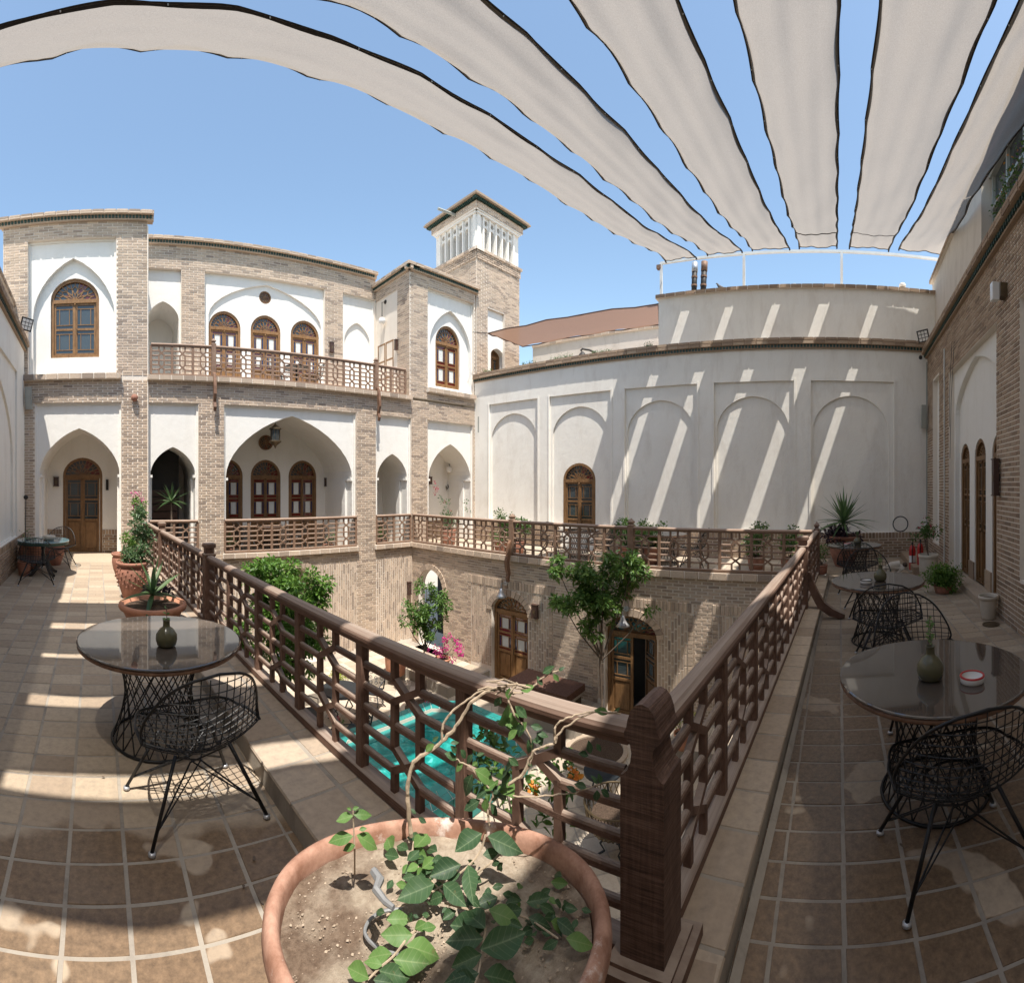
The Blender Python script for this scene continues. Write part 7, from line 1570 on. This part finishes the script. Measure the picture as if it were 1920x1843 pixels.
for k in range(60): a_ = u_ - .77 + k * .026; b.wbox(BL, a_, a_ + .012, PLINTH + .29, PLINTH + .36, .988, .996)
for k in range(28): o_ = .25 + k * .026; b.wbox(BL, u_ + .768, u_ + .776, PLINTH + .26, PLINTH + .33, o_, o_ + .012)
ob('fringe', b, 'glaze_cream', CPT, kind='stuff')
def iron_chair(c, a, label):
    T = thing('cast_iron_chair', label, 'chair', c, 'ornate cast iron garden chairs'); R_ = Matrix.Rotation(a, 3, 'Z'); P = lambda x, y, z: c + R_ @ Vector((x, y, z))
    b = MB(); b.hexa([P(x, y, z) for z in (.42, .44) for x, y in ((-.2, -.2), (.2, -.2), (.2, .2), (-.2, .2))]); ob('seat', b, 'cast_iron', T)
    for x in (-1, 1):
        for y in (-1, 1): b = MB(); b.tube([P(x * .17, y * .17, .42), P(x * .22, y * .22, .25), P(x * .17, y * .17, .12), P(x * .24, y * .24, 0)], .014, 5); ob('leg', b, 'cast_iron', T)
    b = MB(); b.tube([P(-.2, -.2, .42), P(-.22, -.24, .62), P(-.16, -.27, .8), P(0, -.28, .88), P(.16, -.27, .8), P(.22, -.24, .62), P(.2, -.2, .42)], .016, 6); ob('back_frame', b, 'cast_iron', T, True)
    for k in range(9):
        x0, z0 = -.13 + .13 * (k % 3), .52 + .11 * (k // 3); b = MB(); b.tube([P(x0 + .05 * (1 - t / 14) * cos(t * .8 + k), -.24 - .02 * (k // 3), z0 + .05 * (1 - t / 14) * sin(t * .8 + k)) for t in range(11)], .008, 4); ob('scroll', b, 'cast_iron', T)
    for x in (-1, 1): b = MB(); b.tube([P(x * .22, -.22, .62), P(x * .25, 0, .66), P(x * .22, .18, .6), P(x * .2, .18, .44)], .012, 5); ob('armrest', b, 'cast_iron', T)
pt_ = rt(640, 10.0, YARD); T = thing('garden_table', 'round ornate iron table on the sunny courtyard floor left of the pool', 'table', pt_); b = MB(); b.lathe([(.001, .7), (.45, .7), (.46, .72), (.45, .735), (.001, .735)], pt_, 30); ob('tabletop', b, 'cast_iron', T)
for k in range(4): a = k * pi / 2 + .4; b = MB(); b.tube([pt_ + Vector((.1 * cos(a), .1 * sin(a), .7)), pt_ + Vector((.3 * cos(a), .3 * sin(a), .45)), pt_ + Vector((.12 * cos(a), .12 * sin(a), .25)), pt_ + Vector((.36 * cos(a), .36 * sin(a), 0))], .016, 5); ob('leg', b, 'cast_iron', T)
iron_chair(rt(583, 9.6, YARD), -1.9, 'ornate iron chair left of the courtyard table'); iron_chair(rt(668, 8.9, YARD), .6, 'ornate iron chair in front of the courtyard table'); iron_chair(rt(698, 10.6, YARD), 2.2, 'ornate iron chair behind the courtyard table')
pu = rt(1150, 6.4, YARD); T = thing('garden_urn', 'pierced cast iron pedestal planter seen through the near rail', 'urn', pu)
for k in range(28):
    a = 2 * pi * k / 28
    for sg in (1, -1): b = MB(); b.tube([pu + Vector((r * cos(a + sg * tt), r * sin(a + sg * tt), z)) for r, z, tt in ((.16, .34, 0), (.3, .42, .22), (.37, .58, .45), (.4, .78, .65))], .008, 4); ob('lattice_strip', b, 'bronze', T)
for r, z in ((.4, .78), (.16, .34), (.34, .5)): b = MB(); b.tube([pu + Vector((r * cos(2 * pi * i / 28), r * sin(2 * pi * i / 28), z)) for i in range(29)], .014, 5); ob('ring', b, 'bronze', T)
for k in range(3): a = k * 2.1; b = MB(); b.tube([pu + Vector((.05 * cos(a), .05 * sin(a), .36)), pu + Vector((.18 * cos(a), .18 * sin(a), .2)), pu + Vector((.12 * cos(a), .12 * sin(a), .1)), pu + Vector((.3 * cos(a), .3 * sin(a), 0))], .016, 5); ob('leg', b, 'cast_iron', T)
b = MB(); b.lathe([(.3, .62), (.001, .66)], pu, 20); ob('soil', b, 'dark_soil', T)
pb_ = rt(1130, 7.3, YARD); T = thing('side_table', 'small round dark table behind the pierced planter', 'table', pb_); b = MB(); b.lathe([(.001, .62), (.3, .62), (.3, .65), (.001, .65)], pb_, 24); ob('tabletop', b, 'cast_iron', T)
for k in range(3): a = k * 2.1; b = MB(); b.tube([pb_ + Vector((.1 * cos(a), .1 * sin(a), .62)), pb_ + Vector((.26 * cos(a), .26 * sin(a), 0))], .014, 5); ob('leg', b, 'cast_iron', T)
p = rt(640, 7.3, YARD); b = MB(); b.hexa([tuple(p + Vector((x, y, z))) for z in (.02, .12) for x, y in ((-.25, -.2), (.25, -.2), (.25, .2), (-.25, .2))]); tag(ob('glass_panel', b, 'glass_clear'), 'grey-blue glazed box standing beside the pool', 'panel')

# fallen petals and leaves
b = MB()
for _ in range(90):
    p = random.choice([Vector((random.uniform(-1.4, 1.1), random.uniform(2, 9), .012)), Vector((random.uniform(2, 9), random.uniform(-2, .1), .012)), Vector((random.gauss(1.05, .25), random.gauss(1.9, .4), .158 if False else .012))])
    if p.x > xl(p.y) - LI - .02 and p.y > .3: continue
    a = random.uniform(0, 6.28); b.leaf(p, Vector((cos(a), sin(a), .1)), Vector((0, 0, 1)), random.uniform(.02, .045), .015, random.random(), .05)
tag(ob('fallen_leaves', b, 'bark', joined=True), kind='stuff')
